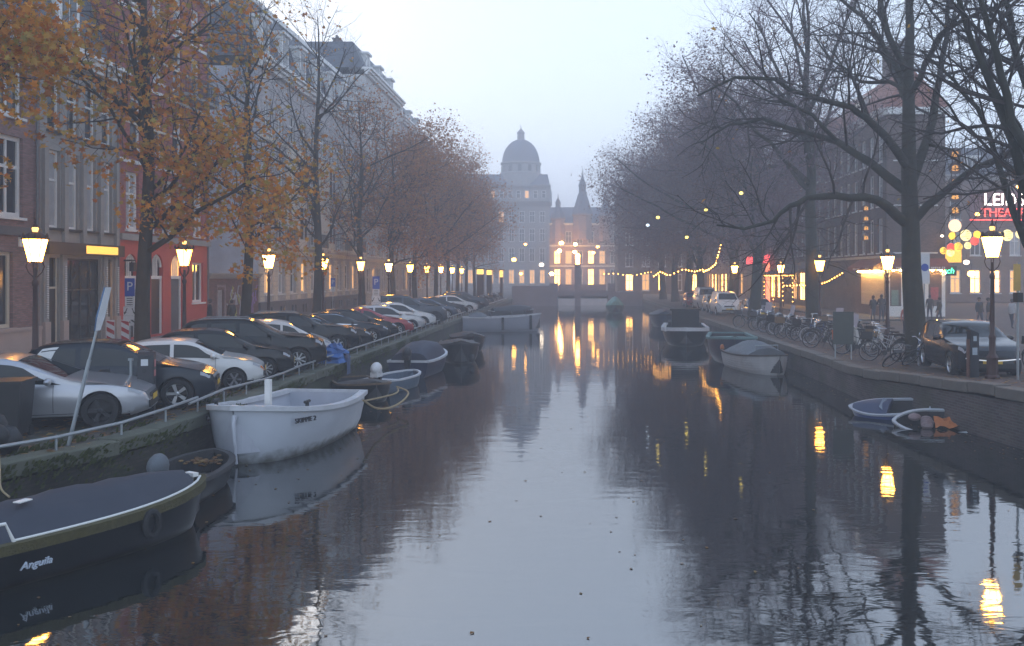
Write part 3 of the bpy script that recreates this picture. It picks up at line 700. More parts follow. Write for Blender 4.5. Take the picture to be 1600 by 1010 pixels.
g = MB(); g.b2((-.1, -.45, 14.4), (4.3, -.004, 14.9)); link('cornice', g.mesh('cornice', white), gable)
g = MB(); g.add([(-.2, -.2, 14.9), (W + .3, -.2, 14.9), (W + .3, 4.5, 14.9), (-.2, 4.5, 14.9), (1, 2.1, 18.2), (W - 1.2, 2.1, 18.2)], [(0, 1, 5, 4), (2, 3, 4, 5), (1, 2, 5), (3, 0, 4)]); rf = g.build('roof', redtile, K)
chimney(rf, 13.2, 2.1, 18.4, 1.6, greyrender, 1.2); chimney(rf, 10.5, 2.1, 18.4, 1.9, brown_brick); dormer(rf, 8, 15.2, 1.6, 1.8, .5)
bpy.context.view_layer.update()
for ch in list(gable.children):
    x, y, z = ch.location; e = ch.rotation_euler.copy(); ch.parent = K; ch.location = (16.02 - y, x, z); ch.rotation_euler = (e[0], e[1], e[2] + math.pi / 2)
bpy.data.objects.remove(gable)
# terrace awning of the neighbour, with light cords along its edge
for nm, lab, Y0, W, H, mat, n in (('terrace_house', 'dark brick house with grey terrace awning next to the corner snack bar', 80.1, 13., 14.2, grey_brick, 6), ('red_portal_house', 'dark brick house with glowing red doorway behind the right trees', 93.2, 22., 15.5, brown_brick, 9), ('far_right_house', 'hazy brick house at the far end of the right bank', 115.3, 34., 16., pink_brick, 12)):
    h_ = R_house(nm, lab, Y0, W); rows = [(4.9 + 3.3 * k, 2.2) for k in range(3)]
    gr = [(1 + 3.1 * i, .5, 3.4 + 3.1 * i, 3.3) for i in range(int((W - 1.5) / 3.1))]
    ops = gr + std_rows(W, n, rows, 1.05, .4); wall(h_, W, 0, H, 10, ops, mat); backing(h_, W, .1, H - .2)
    for k, o in enumerate(ops): window(h_, o[0], o[1], o[2] - o[0], o[3] - o[1], [dimlit, litpane, litpane][k % 3] if o[1] < 2 else [pane, curtain, pane, dimlit][(k * 5) % 4 if k % 7 == 0 else k % 3], 2, 2, .11, 'sash', white if o[1] > 2 else blackwood, white if o[1] > 2 else None)
    cornice(h_, W, H, white, .5, .5); r = gable_roof(h_, W, H + .5, 3.5, 10, redtile if nm != 'far_right_house' else slate); chimney(r, W * .4, 5, H + 3.8, 1.4, brown_brick)
    if nm == 'terrace_house':
        g = MB(); g.add([(.3, -.02, 4.3), (W - .2, -.02, 4.3), (W - .2, -2.6, 3.2), (.3, -2.6, 3.2), (W - .2, -2.6, 2.95), (.3, -2.6, 2.95)], [(0, 1, 2, 3), (3, 2, 4, 5)]); aw = g.build('awning', M('grey awning cloth', (.10, .10, .105), .85, var=.2), h_)
        g = MB()
        for i in range(26): g.ell((.4 + i * .49, -2.62, 2.95), (.04, .04, .04), 6, 4)
        for x in (.4, 4.6, 8.6, 12.4):
            for k in range(6): g.ell((x, -2.6, .6 + k * .42), (.035, .035, .035), 6, 4)
        link('bulb', g.mesh('bulb', bulb), aw)
        g = MB()
        for x in (.4, 4.6, 8.6, 12.4): g.b2((x - .04, -2.58, 0), (x + .04, -2.5, 3.2))
        link('awning_post', g.mesh('awning_post', blackwood), aw)
    if nm == 'red_portal_house':
        redneon = M('red lit portal', (.5, .05, .04), .5, emit=1.5, ecol=(1, .09, .10), var=.2); pink = M('salmon lit column', (.6, .16, .1), .5, emit=1.5, ecol=(1, .20, .10), var=.15)
        x0, x1 = 3.2, 15.4
        g = MB(); g.b2((x0, -.7, 4.4), (x1, -.45, 5.3)); po = g.build('red_portal', redneon, h_)
        g = MB(); g.b2((x1 - .9, -.72, 0), (x1, -.44, 4.397)); link('portal_column', g.mesh('portal_column', pink), po)
        g = MB(); g.b2((x0, -.6, .1), (x1 - .9, -.46, 4.39)); link('portal_screen', g.mesh('portal_screen', M('dark red poster wall', (.06, .02, .022), .5, var=.8, scale=.7)), po)
        o = lettering('spinoz', 1.1, M('white sign lettering', (.8, .8, .8), .5, emit=.25, ecol=(1, 1, 1)), po, (8.5, -.63, 1.5), (math.pi / 2, 0, 0), .01, .25)
# --- buildings closing the side street on the right
sideb = brick_mat('warm side street brick', (.22, .12, .09), (.20, .15, .12))
T = house('theatre_house', 'pinkish theatre front with red and white lit sign in the side street', 0, 30, rz=0., loc=(25.5, 100., GZ + .12))
rows = [(1.0, 2.6), (5.2, 2.6), (9.2, 2.4)]; ops = std_rows(30, 13, rows, 1.2, .6)
wall(T, 30, 0, 13.6, 10, ops, sideb); backing(T, 30, .1, 13.4)
for k, o in enumerate(ops): window(T, o[0], o[1], 1.2, o[3] - o[1], [litpane, dimlit, litpane][k % 3] if o[1] < 2 else [pane, dimlit, curtain][k % 3], 2, 2, .12, 'sash', white, white)
cornice(T, 30, 13.6, stone, .6, .6); r = mansard(T, 30, 14.2, 3.2, 10, slate)
for i in range(7): dormer(r, 2.4 + i * 4.2, 14.5, 1.5, 1.7, .3)
wneon = M('white lit lettering', (.9, .9, .85), .5, emit=3.5, ecol=(1, .95, .85)); rneon = M('red neon lettering', (.8, .1, .08), .5, emit=2.4, ecol=(1, .07, .05))
g = MB(); g.b2((18.6, -.5, 9.15), (26.8, -.3, 12.3)); sg = g.build('sign_board', M('dark red sign board', (.16, .03, .03), .5), T)
lettering('LEIDSE', 1.9, wneon, sg, (22.9, -.53, 11.35), (math.pi / 2, 0, 0), .03); lettering('THEATER', 1.35, rneon, sg, (22.7, -.53, 9.9), (math.pi / 2, 0, 0), .03)
g = MB(); g.b2((18.6, -.53, 9.1), (26.8, -.51, 9.2)); link('neon_line', g.mesh('neon_line', rneon), sg)
# green neon sign hung at the corner house, glowing street sign boxes
o = thing('neon_sign', 'green neon script sign at the corner of the side street', 'sign', (27.3, 66.5, 4.35)); g = MB(); g.b2((-1.2, .02, -.35), (1.2, .1, .35)); g.build('sign_back', blackplastic, o)
lettering('Grolsch', .62, M('green neon', (.1, .7, .4), .5, emit=2.2, ecol=(.08, 1, .42)), o, (0, -.0, 0), (math.pi / 2, 0, 0), .02, .2)
o = thing('light_box', 'yellow lit sign box over the side street terrace', 'sign', (31.4, 74, 5.6)); g = MB(); g.b2((-.7, 0, -.5), (.7, .25, .5)); g.build('box', M('yellow sign box', (.7, .4, .04), .5, emit=.8, ecol=(1, .5, .05)), o); g = MB(); g.b2((-.05, .05, .5), (.05, .12, 1.5)); g.build('hanger', iron, o)

# --- far end: domed building, gothic front with spires
DM = thing('domed_building', 'hazy domed building rising beyond the end of the canal', 'building', (-31.0, 230., GZ)); W = 20.2; DM.scale = (1.25, 1.25, 1.12)
farstone = M('pale weathered stone', (.26, .25, .24), .8, var=.15, scale=.4); farslate = M('grey blue dome slate', (.11, .12, .15), .7, var=.2, scale=.5)
rows = [(1.0, 3.2), (6.0, 3.2), (10.6, 3.0), (15.0, 2.6)]; ops = std_rows(W, 9, rows, 1.15, .6); wall(DM, W, 0, 19.0, 14, ops, farstone); backing(DM, W, .1, 18.8)
for k, o in enumerate(ops): window(DM, o[0], o[1], 1.15, o[3] - o[1], dimlit if o[1] < 2 or k in (20, 29, 31) else pane, 2, 2, .12, 'sash', white)
cornice(DM, W, 19.0, farstone, 1.0, 1.4); 
ops = std_rows(W, 11, [(20.6, 1.8)], .9, .5); wall(DM, W, 20., 23.2, 14, ops, farstone, 'attic_wall', y=.5)
for k, o in enumerate(ops): window(DM, o[0], o[1], .9, 1.8, dimlit if k in (1, 4, 8) else pane, 1, 2, .1, 'sash', white, y=.62)
cornice(DM, W, 23.2, farstone, .5, .3); mansard(DM, W, 23.7, 2.6, 14, farslate, 2.0)
g = MB(); cx, cy = 13.9, 4.2
g.lathe([(4.5, 23.7), (4.5, 26.6), (4.0, 26.8), (4.0, 28.6), (4.3, 28.8), (4.3, 29.2)], 24, (cx, cy, 0)); dr = g.build('drum', farstone, DM)
for i in range(12):
    g = MB(); a = 2 * math.pi * i / 12; g.box((cx + 4.0 * math.cos(a), cy + 4.0 * math.sin(a), 27.7), (.25, .7, 1.5), a); link('drum_window', g.mesh('drum_window', pane), dr)
g = MB(); g.lathe([(3.95 * math.cos(t), 29.2 + 5.6 * math.sin(t)) for t in [i * math.pi / 2 / 9 for i in range(9)]] + [(.75, 34.7)], 24, (cx, cy, 0)); dome = g.build('dome', farslate, DM, True, 60)
g = MB(); g.lathe([(.8, 34.6), (.75, 36.1), (.95, 36.2), (.6, 36.7), (.12, 37.2), (.05, 38.2)], 12, (cx, cy, 0)); link('lantern_turret', g.mesh('lantern_turret', farstone), dome)
GT = thing('gothic_building', 'hazy red brick building with two pointed turrets at the canal end', 'building', (-5.4, 208., GZ)); W = 13.5; GT.scale = (1.23, 1.23, 1.18)
goth = brick_mat('gothic red brick', (.30, .15, .11), (.26, .20, .17)); rows = [(.6, 3.4), (5.0, 2.6), (9.0, 2.4)]; ops = std_rows(W, 6, rows, 1.2, .4)
wall(GT, W, 0, 12.6, 12, ops, goth); backing(GT, W, .1, 12.4)
for k, o in enumerate(ops): window(GT, o[0], o[1], 1.2, o[3] - o[1], [litpane, dimlit, pane][k % 3] if o[1] < 8 else pane, 2, 2, .12, 'sash', cream)
for z in (4.4, 8.4): course(GT, W, z, cream, .3, .12)
cornice(GT, W, 12.6, cream, .4, .4); gable_roof(GT, W, 13., 3.6, 12, farslate)
for x, z, h, r_ in ((1.6, 12.0, 4.2, 1.35), (6.2, 12.8, 8.0, 1.9), (10.6, 12.4, 4.6, 1.4)):
    g = MB(); g.lathe([(r_, z - 3), (r_, z + 1.6), (r_ * 1.15, z + 1.7), (r_ * 1.1, z + 2.0)], 8, (x, .4, 0)); tw = g.build('turret', goth, GT)
    g = MB(); g.lathe([(r_ * 1.1, z + 2.0), (r_ * .45, z + 2 + h * .5), (r_ * .38, z + 2 + h * .52), (r_ * .38, z + 2 + h * .68), (r_ * .45, z + 2 + h * .7), (.12, z + 2 + h * .95), (.03, z + 2 + h * 1.15)], 8, (x, .4, 0)); link('spire', g.mesh('spire', farslate), tw)
h_ = house('bridge_end_house', 'hazy brick house behind the right end of the bridge', 0, 34, rz=0., loc=(7.5, 150., GZ)); W = 34.; H = 13.5
rows = [(.6, 2.8), (4.6, 2.3), (8.2, 2.1)]; ops = std_rows(W, 12, rows, 1.3, .6); wall(h_, W, 0, H, 10, ops, brown_brick); backing(h_, W, .1, H - .2)
for k, o in enumerate(ops): window(h_, o[0], o[1], 1.3, o[3] - o[1], [litpane, dimlit, litpane, pane][k % 4] if o[1] < 2 else [pane, curtain, pane][k % 3], 2, 2, .12, 'sash', white, white)
cornice(h_, W, H, white, .5, .5); r = gable_roof(h_, W, H + .5, 4, 10, slate); chimney(r, 11, 5, H + 4.2, 1.4, brown_brick)
# --- the low bridge that closes the canal
BR = thing('far_bridge', 'low stone bridge with square pillars closing the canal', 'bridge', (0, 119., 0))
brst = M('mauve bridge stone', (0.306, 0.261, 0.270), .8, var=.2, scale=1)
for nm, a, c in (('abutment', (-8.1, 0, -1), (-2.1, 3, 2.7)), ('abutment', (5.0, 0, -1), (9.3, 3, 1.9)), ('abutment_block', (-3.1, -.12, -1), (-2.0, 3.1, 3.0)), ('abutment_block', (4.7, -.12, -1), (5.6, 3.1, 3.0)), ('deck', (-2.0, .2, 1.35), (4.7, 8, 1.9)), ('parapet', (-1.99, .3, 1.9), (.2, .5, 2.05)), ('parapet', (1.1, .3, 1.9), (4.69, .5, 2.05)), ('far_parapet', (-2.0, 7.5, 1.9), (4.7, 7.8, 2.8)), ('added_backing', (-8, 7.0, -1), (9, 7.4, 1.34))):  # last piece is an added backing that keeps the gap under the deck dark
    g = MB(); g.b2(a, c); g.build(nm, brst, BR)
g = MB(); g.b2((.25, -.05, -1), (1.05, .7, 5.4)); g.b2((.2, -.1, 5.4), (1.1, .75, 5.55)); pi = g.build('lamp_pillar', brst, BR)
g = MB(); g.lathe([(.25, 5.55), (.30, 6.8), (.1, 7.0)], 10, (.65, .3, 0)); link('pillar_lamp', g.mesh('pillar_lamp', lampglass), pi)
# ------------------------------------------------------------------ street lamps
def make_lamp():
    root = thing('street_lamp', 'lamp', 'street lamp')
    g = MB(); g.lathe([(.20, 0), (.20, .10), (.16, .14), (.15, .55), (.17, .6), (.12, .68), (.095, .72), (.085, 1.1), (.10, 1.14), (.10, 1.18), (.07, 1.24), (.052, 2.75), (.075, 2.8), (.075, 2.86), (.045, 2.92), (.04, 3.22)], 10)
    g.build('post', brownpaint, root, True, 30)
    g = MB()
    for i in range(4):
        a = math.pi / 4 + i * math.pi / 2; g.tube([(.04 * math.cos(a), .04 * math.sin(a), 2.98), (.15 * math.cos(a), .15 * math.sin(a), 3.1), (.20 * math.cos(a), .20 * math.sin(a), 3.24), (.16 * math.cos(a), .16 * math.sin(a), 3.36)], .013, 5)
    g.build('cradle', brownpaint, root)
    g = MB(); g.lathe([(.145, 3.36), (.27, 3.90)], 6); g.build('lantern_glass', lampglass, root)
    g = MB()
    for i in range(6):
        a = 2 * math.pi * (i + .5) / 6; g.tube([(.150 * math.cos(a), .150 * math.sin(a), 3.355), (.276 * math.cos(a), .276 * math.sin(a), 3.905)], .010, 4)
    g.lathe([(.15, 3.33), (.155, 3.36)], 6); g.build('lantern_frame', brownpaint, root)
    g = MB(); g.lathe([(.31, 3.905), (.31, 3.945), (.25, 3.99), (.12, 4.07), (.07, 4.09)], 6)
    for i in range(6):
        a = 2 * math.pi * i / 6; g.lathe([(.03, 3.94), (.035, 4.0), (.008, 4.06)], 5, (.29 * math.cos(a), .29 * math.sin(a), 0))
    g.build('crown', brownpaint, root)
    g = MB(); g.lathe([(.055, 4.09), (.075, 4.18), (.06, 4.2)], 8); g.build('vent_glass', M('glowing vent', (.8, .5, .2), .4, emit=2., ecol=(1, .5, .12)), root)
    g = MB(); g.lathe([(.09, 4.2), (.05, 4.26), (.02, 4.30), (.03, 4.33), (.008, 4.42)], 8); g.build('finial', brownpaint, root)
    return root
proto = make_lamp(); first = True
lamps = [(-13.2, 22.0 + 8.45 * i) for i in range(11)]
for i, (x, y) in enumerate(lamps):
    lab = 'lit street lamp of the left row, %s from the front' % ORD[i]
    if i == 0: o = proto; o.location = (x, y, GZ); o['label'] = lab
    else: o = dup(proto, lab, (x, y, GZ), .3 * i)
    o['group'] = 'street lamps'
for lab, x, y in (('large lit street lamp in front of dark car on right quay', 11.33, 24.2), ('lit street lamp between the two big right trees', 13.0, 37.0), ('lit street lamp peeping from behind the second right trunk', 12.95, 47.0), ('lit street lamp against orange lit trunk on right bank', 13.1, 72.5), ('lit street lamp beside red doorway on right bank', 15.6, 67.2)):
    o = dup(proto, lab, (x, y, rz_ground(y) - .03), .2, .985, 'street lamps')

vary = [M('lit lantern glass, dimmer', (.9, .75, .45), .4, emit=15., ecol=(1, .40, .05), var=.02), M('lit lantern glass, brighter', (.9, .75, .45), .4, emit=34., ecol=(1, .45, .07), var=.02)]
bpy.context.view_layer.update()
for i, ch in enumerate([c for c in bpy.data.objects if c.name.startswith('lantern_glass')]):   # no two lanterns burn quite alike
    if i % 3: ch.material_slots[0].link = 'OBJECT'; ch.material_slots[0].material = vary[i % 3 - 1]

# ------------------------------------------------------------------ trees
class Tree:
    def __init__(s, seed): s.r = random.Random(seed); s.trunk = MB(); s.twig = MB(); s.tips = []
    def polyline(s, p, d, L, n, wander, up, r=None):
        pts = [Vector(p)]; d = Vector(d).normalized()
        for i in range(n):
            d = (d + Vector((s.r.gauss(0, wander), s.r.gauss(0, wander), s.r.gauss(0, wander) + up))).normalized()
            pts.append(pts[-1] + d * (L / n))
        return pts
    def limb(s, pts, r0, r1, lev):
        n = len(pts); rad = [r0 + (r1 - r0) * (i / (n - 1)) ** .8 for i in range(n)]
        (s.trunk if lev < 2 else s.twig).tube(pts, rad, (9, 7, 5, 3, 3)[min(lev, 4)], cap=lev < 2); return rad
    def spawn(s, pts, rad, lev, cfg, t0=.25):
        """children along a branch"""
        if lev + 1 >= len(cfg['n']): return
        n = cfg['n'][lev + 1]; tot = len(pts) - 1
        seglen = sum((b - a).length for a, b in zip(pts, pts[1:]))
        n = max(1, int(n * (.55 + .45 * min(1.6, seglen / cfg['ref'][lev]))))
        for k in range(n):
            t = t0 + (1 - t0) * (k + s.r.random()) / n; f = t * tot; i = min(tot - 1, int(f)); p = pts[i].lerp(pts[i + 1], f - i)
            d = (pts[i + 1] - pts[i]).normalized()
            ax = Vector((s.r.gauss(0, 1), s.r.gauss(0, 1), s.r.gauss(0, 1) * cfg.get('flat', .7))); ax = (ax - d * ax.dot(d))
            if ax.length < 1e-3: continue
            ax.normalize(); a = math.radians(s.r.uniform(*cfg['ang'])); nd = d * math.cos(a) + ax * math.sin(a)
            nd.z += cfg['lift'][lev + 1]
            L = cfg['len'][lev + 1] * s.r.uniform(.6, 1.25) * (1.15 - .5 * t)
            r = min(rad[i] * .62, cfg['rad'][lev + 1]) * s.r.uniform(.75, 1.1)
            q = s.polyline(p, nd, L, cfg['seg'][lev + 1], cfg['wan'][lev + 1], cfg['up'][lev + 1])
            rr = s.limb(q, r, r * .3, lev + 1)
            if lev + 1 >= cfg['leaf']: s.tips.append(q)
            s.spawn(q, rr, lev + 1, cfg, .12)
    def leaves(s, n, size, spread, shape='leaf', zbias=0., clear=()):
        g = MB()
        if not s.tips: return g
        if zbias:
            wts = [math.exp(-zbias * q[-1].z) for q in s.tips]; picks = s.r.choices(s.tips, wts, k=n)
        else: picks = s.r.choices(s.tips, k=n)
        star = [(0, -.5), (.16, -.22), (.5, -.30), (.30, .0), (.48, .30), (.17, .22), (0, .62), (-.17, .22), (-.48, .30), (-.30, 0), (-.5, -.30), (-.16, -.22)]
        kite = [(0, -.55), (.36, 0), (0, .6), (-.36, 0)]
        sh = star if shape == 'star' else kite
        for q in picks:
            f = s.r.random() * (len(q) - 1); i = int(f); p = q[i].lerp(q[i + 1], f - i) + Vector((s.r.gauss(0, spread), s.r.gauss(0, spread), s.r.gauss(0, spread) - spread))
            if any((p - (a + (b_ - a) * max(0, min(1, (p - a).dot(b_ - a) / (b_ - a).length_squared)))).length < 1.3 for a, b_ in clear): continue
            e = Euler((s.r.gauss(0, .8), s.r.gauss(0, .8), s.r.uniform(0, 6.3))).to_matrix(); z = size * s.r.uniform(.55, 1.25)
            vs = [p + e @ Vector((a * z, b * z, (abs(a) * .35 - .1) * z)) for a, b in sh]
            g.add(vs, [tuple(range(len(sh)))])
        return g
    def finish(s, name, label, loc, tm, twm, leafm=None, lv=None, group=None):
        root = thing(name, label, 'tree', loc, 0., group)
        s.trunk.build('trunk', tm, root, True, 60, fix=False)
        o = s.twig.build('branches', twm, root, fix=False); o['kind'] = 'stuff'
        if lv and lv.v: o = lv.build('foliage', leafm, root, fix=False); o['kind'] = 'stuff'
        return root

autumn = leaf_mat('autumn leaves', [(.46, .13, .015), (.60, .22, .02), (.70, .33, .035), (.48, .24, .03), (.42, .31, .05), (.64, .18, .012), (.30, .26, .05), (.68, .27, .02), (.34, .11, .02)])
rust_l = leaf_mat('russet leaves', [(.40, .15, .06), (.52, .22, .08), (.32, .15, .09), (.54, .27, .08), (.30, .17, .12)])
mauve_l = leaf_mat('withered mauve brown leaves', [(.17, .11, .12), (.24, .14, .12), (.13, .10, .12), (.28, .16, .12), (.15, .12, .15)])

LCFG = dict(n=[0, 13, 8, 6, 4], ref=[9, 4.2, 2.0, 1.0], len=[0, 5.0, 2.3, 1.2, .6], rad=[0, .085, .035, .014, .006], seg=[0, 7, 5, 4, 2], wan=[0, .11, .16, .2, .2], up=[0, .05, .05, .04, .02], lift=[0, .12, .10, .08, .05], ang=(38, 78), leaf=3, flat=.8)
def left_tree(seed, H, fork, r0, label, loc, nleaf, size, leafm, shape, spread, n1=13, L1=5.0, zb=.0, cfg=None, extra=()):
    T = Tree(seed); c = dict(cfg or LCFG); c['n'] = [0, n1] + c['n'][2:]; c['len'] = [0, L1] + c['len'][2:]
    n = 12; lean = T.r.uniform(-.02, .02)
    pts = [Vector((math.sin(i * .9 + seed) * .07 + lean * i * .5, math.cos(i * .7 + seed) * .06, H * i / n)) for i in range(n + 1)]
    rad = [max(.02, r0 * (1.25 if i == 0 else 1) * (1 - (i / n)) ** .75) for i in range(n + 1)]
    T.trunk.tube(pts, rad, 10)
    T.spawn(pts, rad, 0, c, fork / H)
    for path, ra, rb in extra:
        q = [Vector(p) for p in path]; rr = T.limb(q, ra, rb, 1); T.spawn(q, rr, 1, c, .15)
    clear = []                                            # no leaves grow against the hot lanterns
    for lx, ly in lamps[:5]:
        a = Vector((lx, ly, GZ + 3.7)) - Vector(loc); clear.append((a - Vector((0, 0, .6)), a + Vector((0, 0, .4))))
    lv = T.leaves(nleaf, size, spread, shape, zb, clear)
    return T.finish('plane_tree', label, loc, bark, twigm, leafm, lv, 'trees on the left bank')
TX = -13.4
# near trees keep their leaves, the farther ones are thinner and browner
t0 = left_tree(21, 13.5, 3.7, .26, 'leafy autumn tree at the left edge, nearest of the left row', (TX - .3, 18.0, GZ), 15000, .19, autumn, 'star', .22, 18, 5.4, .30)
t1 = left_tree(22, 15.0, 4.3, .25, 'orange-leaved tree behind blue parking sign', (TX + .3, 27.4, GZ), 6200, .18, autumn, 'star', .19, 17, 4.4, .26,
               extra=[([(.1, 0, 3.75), (.9, -.2, 4.2), (1.8, -.3, 5.0), (2.8, -.4, 5.5), (3.6, -.6, 6.0)], .10, .03)])
t2 = left_tree(23, 14.0, 3.4, .23, 'sparse yellow-leaved tree in front of white side wall', (TX, 36.8, GZ), 1900, .19, autumn, 'star', .16, 15, 4.3, .26)
t3 = left_tree(24, 16.6, 3.9, .24, 'tall thin bare-topped tree, fourth of the left row', (TX, 46.9, GZ), 700, .18, autumn, 'kite', .15, 16, 4.4, .2)
t4 = left_tree(25, 13.5, 3.3, .24, 'forked nearly bare tree beside second parking sign', (TX, 56.6, GZ), 1500, .18, rust_l, 'kite', .16, 15, 5.2, .12)
t5 = left_tree(26, 13.5, 3.6, .22, 'russet tree, sixth of the left row', (TX, 66.5, GZ), 9000, .18, rust_l, 'kite', .30, 17, 5.4, .05)
t6 = left_tree(27, 13.2, 3.6, .22, 'russet tree, seventh of the left row', (TX, 76., GZ), 12000, .19, rust_l, 'kite', .34, 18, 6.6, .03)
for i in range(5):
    dup((t5, t6)[i % 2], 'hazy russet tree, %s of the left row' % ORD[7 + i], (TX + .3, 85.5 + 8.4 * i, GZ), 1.3 + i * 1.1, 1.0 + .06 * (i % 3))

RCFG = dict(n=[0, 9, 9, 8, 6], ref=[8, 6.0, 2.8, 1.3], len=[0, 8.0, 3.4, 1.7, .8], rad=[0, .17, .06, .02, .008], seg=[0, 9, 6, 4, 3], wan=[0, .10, .16, .2, .2], up=[0, .035, .02, .01, .0], lift=[0, .15, .10, .08, .02], ang=(30, 72), leaf=3, flat=.75)
def right_tree(seed, H, fork, r0, label, loc, nleaf, leafm, limbs=None, trunk=None, n1=9, size=.13, cfg=None, spread=.25, twm=None):
    T = Tree(seed); c = dict(cfg or RCFG); c['n'] = [0, n1] + c['n'][2:]
    if trunk: pts = [Vector(p) for p in trunk]
    else:
        n = 12; pts = [Vector((math.sin(i * .6 + seed) * .16, math.cos(i * .8 + seed) * .14, H * i / n)) for i in range(n + 1)]
    n = len(pts) - 1
    rad = [max(.03, r0 * (1.3 if i == 0 else 1) * (1 - i / n) ** .7) for i in range(n + 1)]
    T.trunk.tube(pts, rad, 12)
    if n1: T.spawn(pts, rad, 0, c, fork / H)
    for path, ra, rb in (limbs or ()):
        q = [Vector(p) for p in path]
        dense = []
        for a, b_ in zip(q, q[1:]): dense += [a, a.lerp(b_, .5) + Vector((T.r.gauss(0, .04), T.r.gauss(0, .08), T.r.gauss(0, .04)))]
        dense.append(q[-1]); rr = T.limb(dense, ra, rb, 1); T.spawn(dense, rr, 1, c, .22)
    lv = T.leaves(nleaf, size, spread, 'kite') if nleaf else None
    return T.finish('elm_tree', label, loc, mossbark, twm or twigm, leafm, lv, 'trees on the right bank')
def px_path(base, Y, pts):                              # limb drawn from photo pixels around distance Y, dy = metres nearer or farther
    out = []
    for u, v, dy in pts: out.append(P(u, v, Y + dy) - Vector(base))
    return out
b1 = (12.1, 31.3, GZ); Y = 31.3
trunk = [(0, 0, -.1)] + [P(u, v, Y) - Vector(b1) for u, v in ((1432, 540), (1428, 480), (1424, 420), (1423, 360), (1421, 300), (1420, 250), (1420, 180), (1419, 110), (1422, 50), (1420, -20), (1424, -90), (1420, -170))]
limbs = [
    (px_path(b1, Y, [(1418, 350, 0), (1385, 322, -.6), (1350, 308, -1.2), (1308, 306, -1.8), (1260, 310, -2.2), (1235, 322, -2.4), (1208, 346, -2.5), (1163, 358, -2.6), (1120, 352, -2.7)]), .20, .03),
    (px_path(b1, Y, [(1418, 300, 0), (1361, 255, .8), (1309, 222, 1.5), (1276, 212, 2.), (1191, 186, 2.6), (1140, 195, 3), (1095, 225, 3.3)]), .19, .03),
    (px_path(b1, Y, [(1418, 262, 0), (1385, 215, -.8), (1352, 183, -1.5), (1329, 167, -2.), (1257, 147, -2.8), (1211, 124, -3.3), (1149, 121, -4), (1090, 150, -4.4)]), .17, .03),
    (px_path(b1, Y, [(1428, 345, 0), (1469, 306, -.5), (1513, 270, -1.), (1550, 252, -1.4), (1600, 236, -2.), (1640, 215, -2.4)]), .17, .05),
    (px_path(b1, Y, [(1422, 290, 0), (1448, 220, .6), (1462, 150, 1.), (1472, 90, 1.3), (1480, 20, 1.6), (1490, -50, 2.)]), .20, .06),
    (px_path(b1, Y, [(1420, 140, 0), (1395, 95, .6), (1378, 65, 1.), (1348, 26, 1.6), (1309, -5, 2.), (1260, -40, 2.4)]), .13, .04),
    (px_path(b1, Y, [(1420, 150, 0), (1445, 100, -1.), (1475, 50, -2.), (1530, 20, -3.), (1600, -10, -4)]), .13, .04),
    (px_path(b1, Y, [(1419, 140, 0), (1390, 128, 1.8), (1345, 128, 3.), (1320, 118, 3.6), (1300, 80, 4.)]), .10, .03),
    (px_path(b1, Y, [(1352, 183, -1.5), (1340, 140, -1.), (1325, 110, -.6), (1300, 95, 0), (1270, 50, .6)]), .09, .02),
    (px_path(b1, Y, [(1445, 225, .6), (1490, 235, -.6), (1500, 255, -1.)]), .07, .02),
    (px_path(b1, Y, [(1309, 222, 1.5), (1270, 180, 1.), (1230, 160, .6), (1180, 130, .2), (1130, 70, 0)]), .09, .02),
]
R1C = dict(RCFG); R1C['n'] = [0, 4, 10, 8, 6]
r1 = right_tree(41, 14, 8, .40, 'large bare tree with spreading limbs on the right quay', b1, 60, autumn, limbs, trunk, 4, .16, R1C, .1)
b0 = (12.6, 21.3, 1.25); Y = 21.3
trunk = [(0, 0, -.1), (.0, 0, 1.2), (.03, 0, 2.2)]
limbs = [
    ([(0, 0, 2.1)] + px_path(b0, Y, [(1640, 330, 0), (1600, 294, -.3), (1580, 209, -.6), (1557, 157, -.8), (1538, 108, -1), (1510, 40, -1.3), (1480, -60, -1.6)]), .17, .05),
    ([(0, 0, 2.0)] + px_path(b0, Y, [(1625, 420, .3), (1583, 330, .8), (1557, 248, 1.2), (1528, 170, 1.6), (1492, 127, 2.), (1440, 80, 2.4)]), .13, .03),
    ([(0, 0, 2.2)] + px_path(b0, Y, [(1640, 300, -.4), (1600, 225, -.8), (1574, 150, -1), (1557, 82, -1.2), (1535, 10, -1.4), (1515, -80, -1.6)]), .15, .05),
    ([(0, 0, 2.2)] + px_path(b0, Y, [(1645, 250, .4), (1600, 120, .6), (1583, 55, .8), (1567, -10, 1), (1550, -90, 1.2)]), .14, .05),
    ([(0, 0, 2.2)] + px_path(b0, Y, [(1680, 250, 0), (1700, 100, 0), (1720, -60, 0)]), .2, .06)]
r0 = right_tree(42, 5, 4, .36, 'bare multi-stemmed tree at the right edge, mostly out of view', b0, 10, autumn, limbs, trunk, 0, .15, R1C, .1)
b2_ = (12.85, 48., GZ); Y = 48.
trunk = [(0, 0, -.1)] + [P(u, v, Y) - Vector(b2_) for u, v in ((1270, 500), (1269, 440), (1268, 380), (1266, 320), (1268, 270), (1266, 200), (1258, 140), (1262, 80), (1255, 20), (1258, -30))]
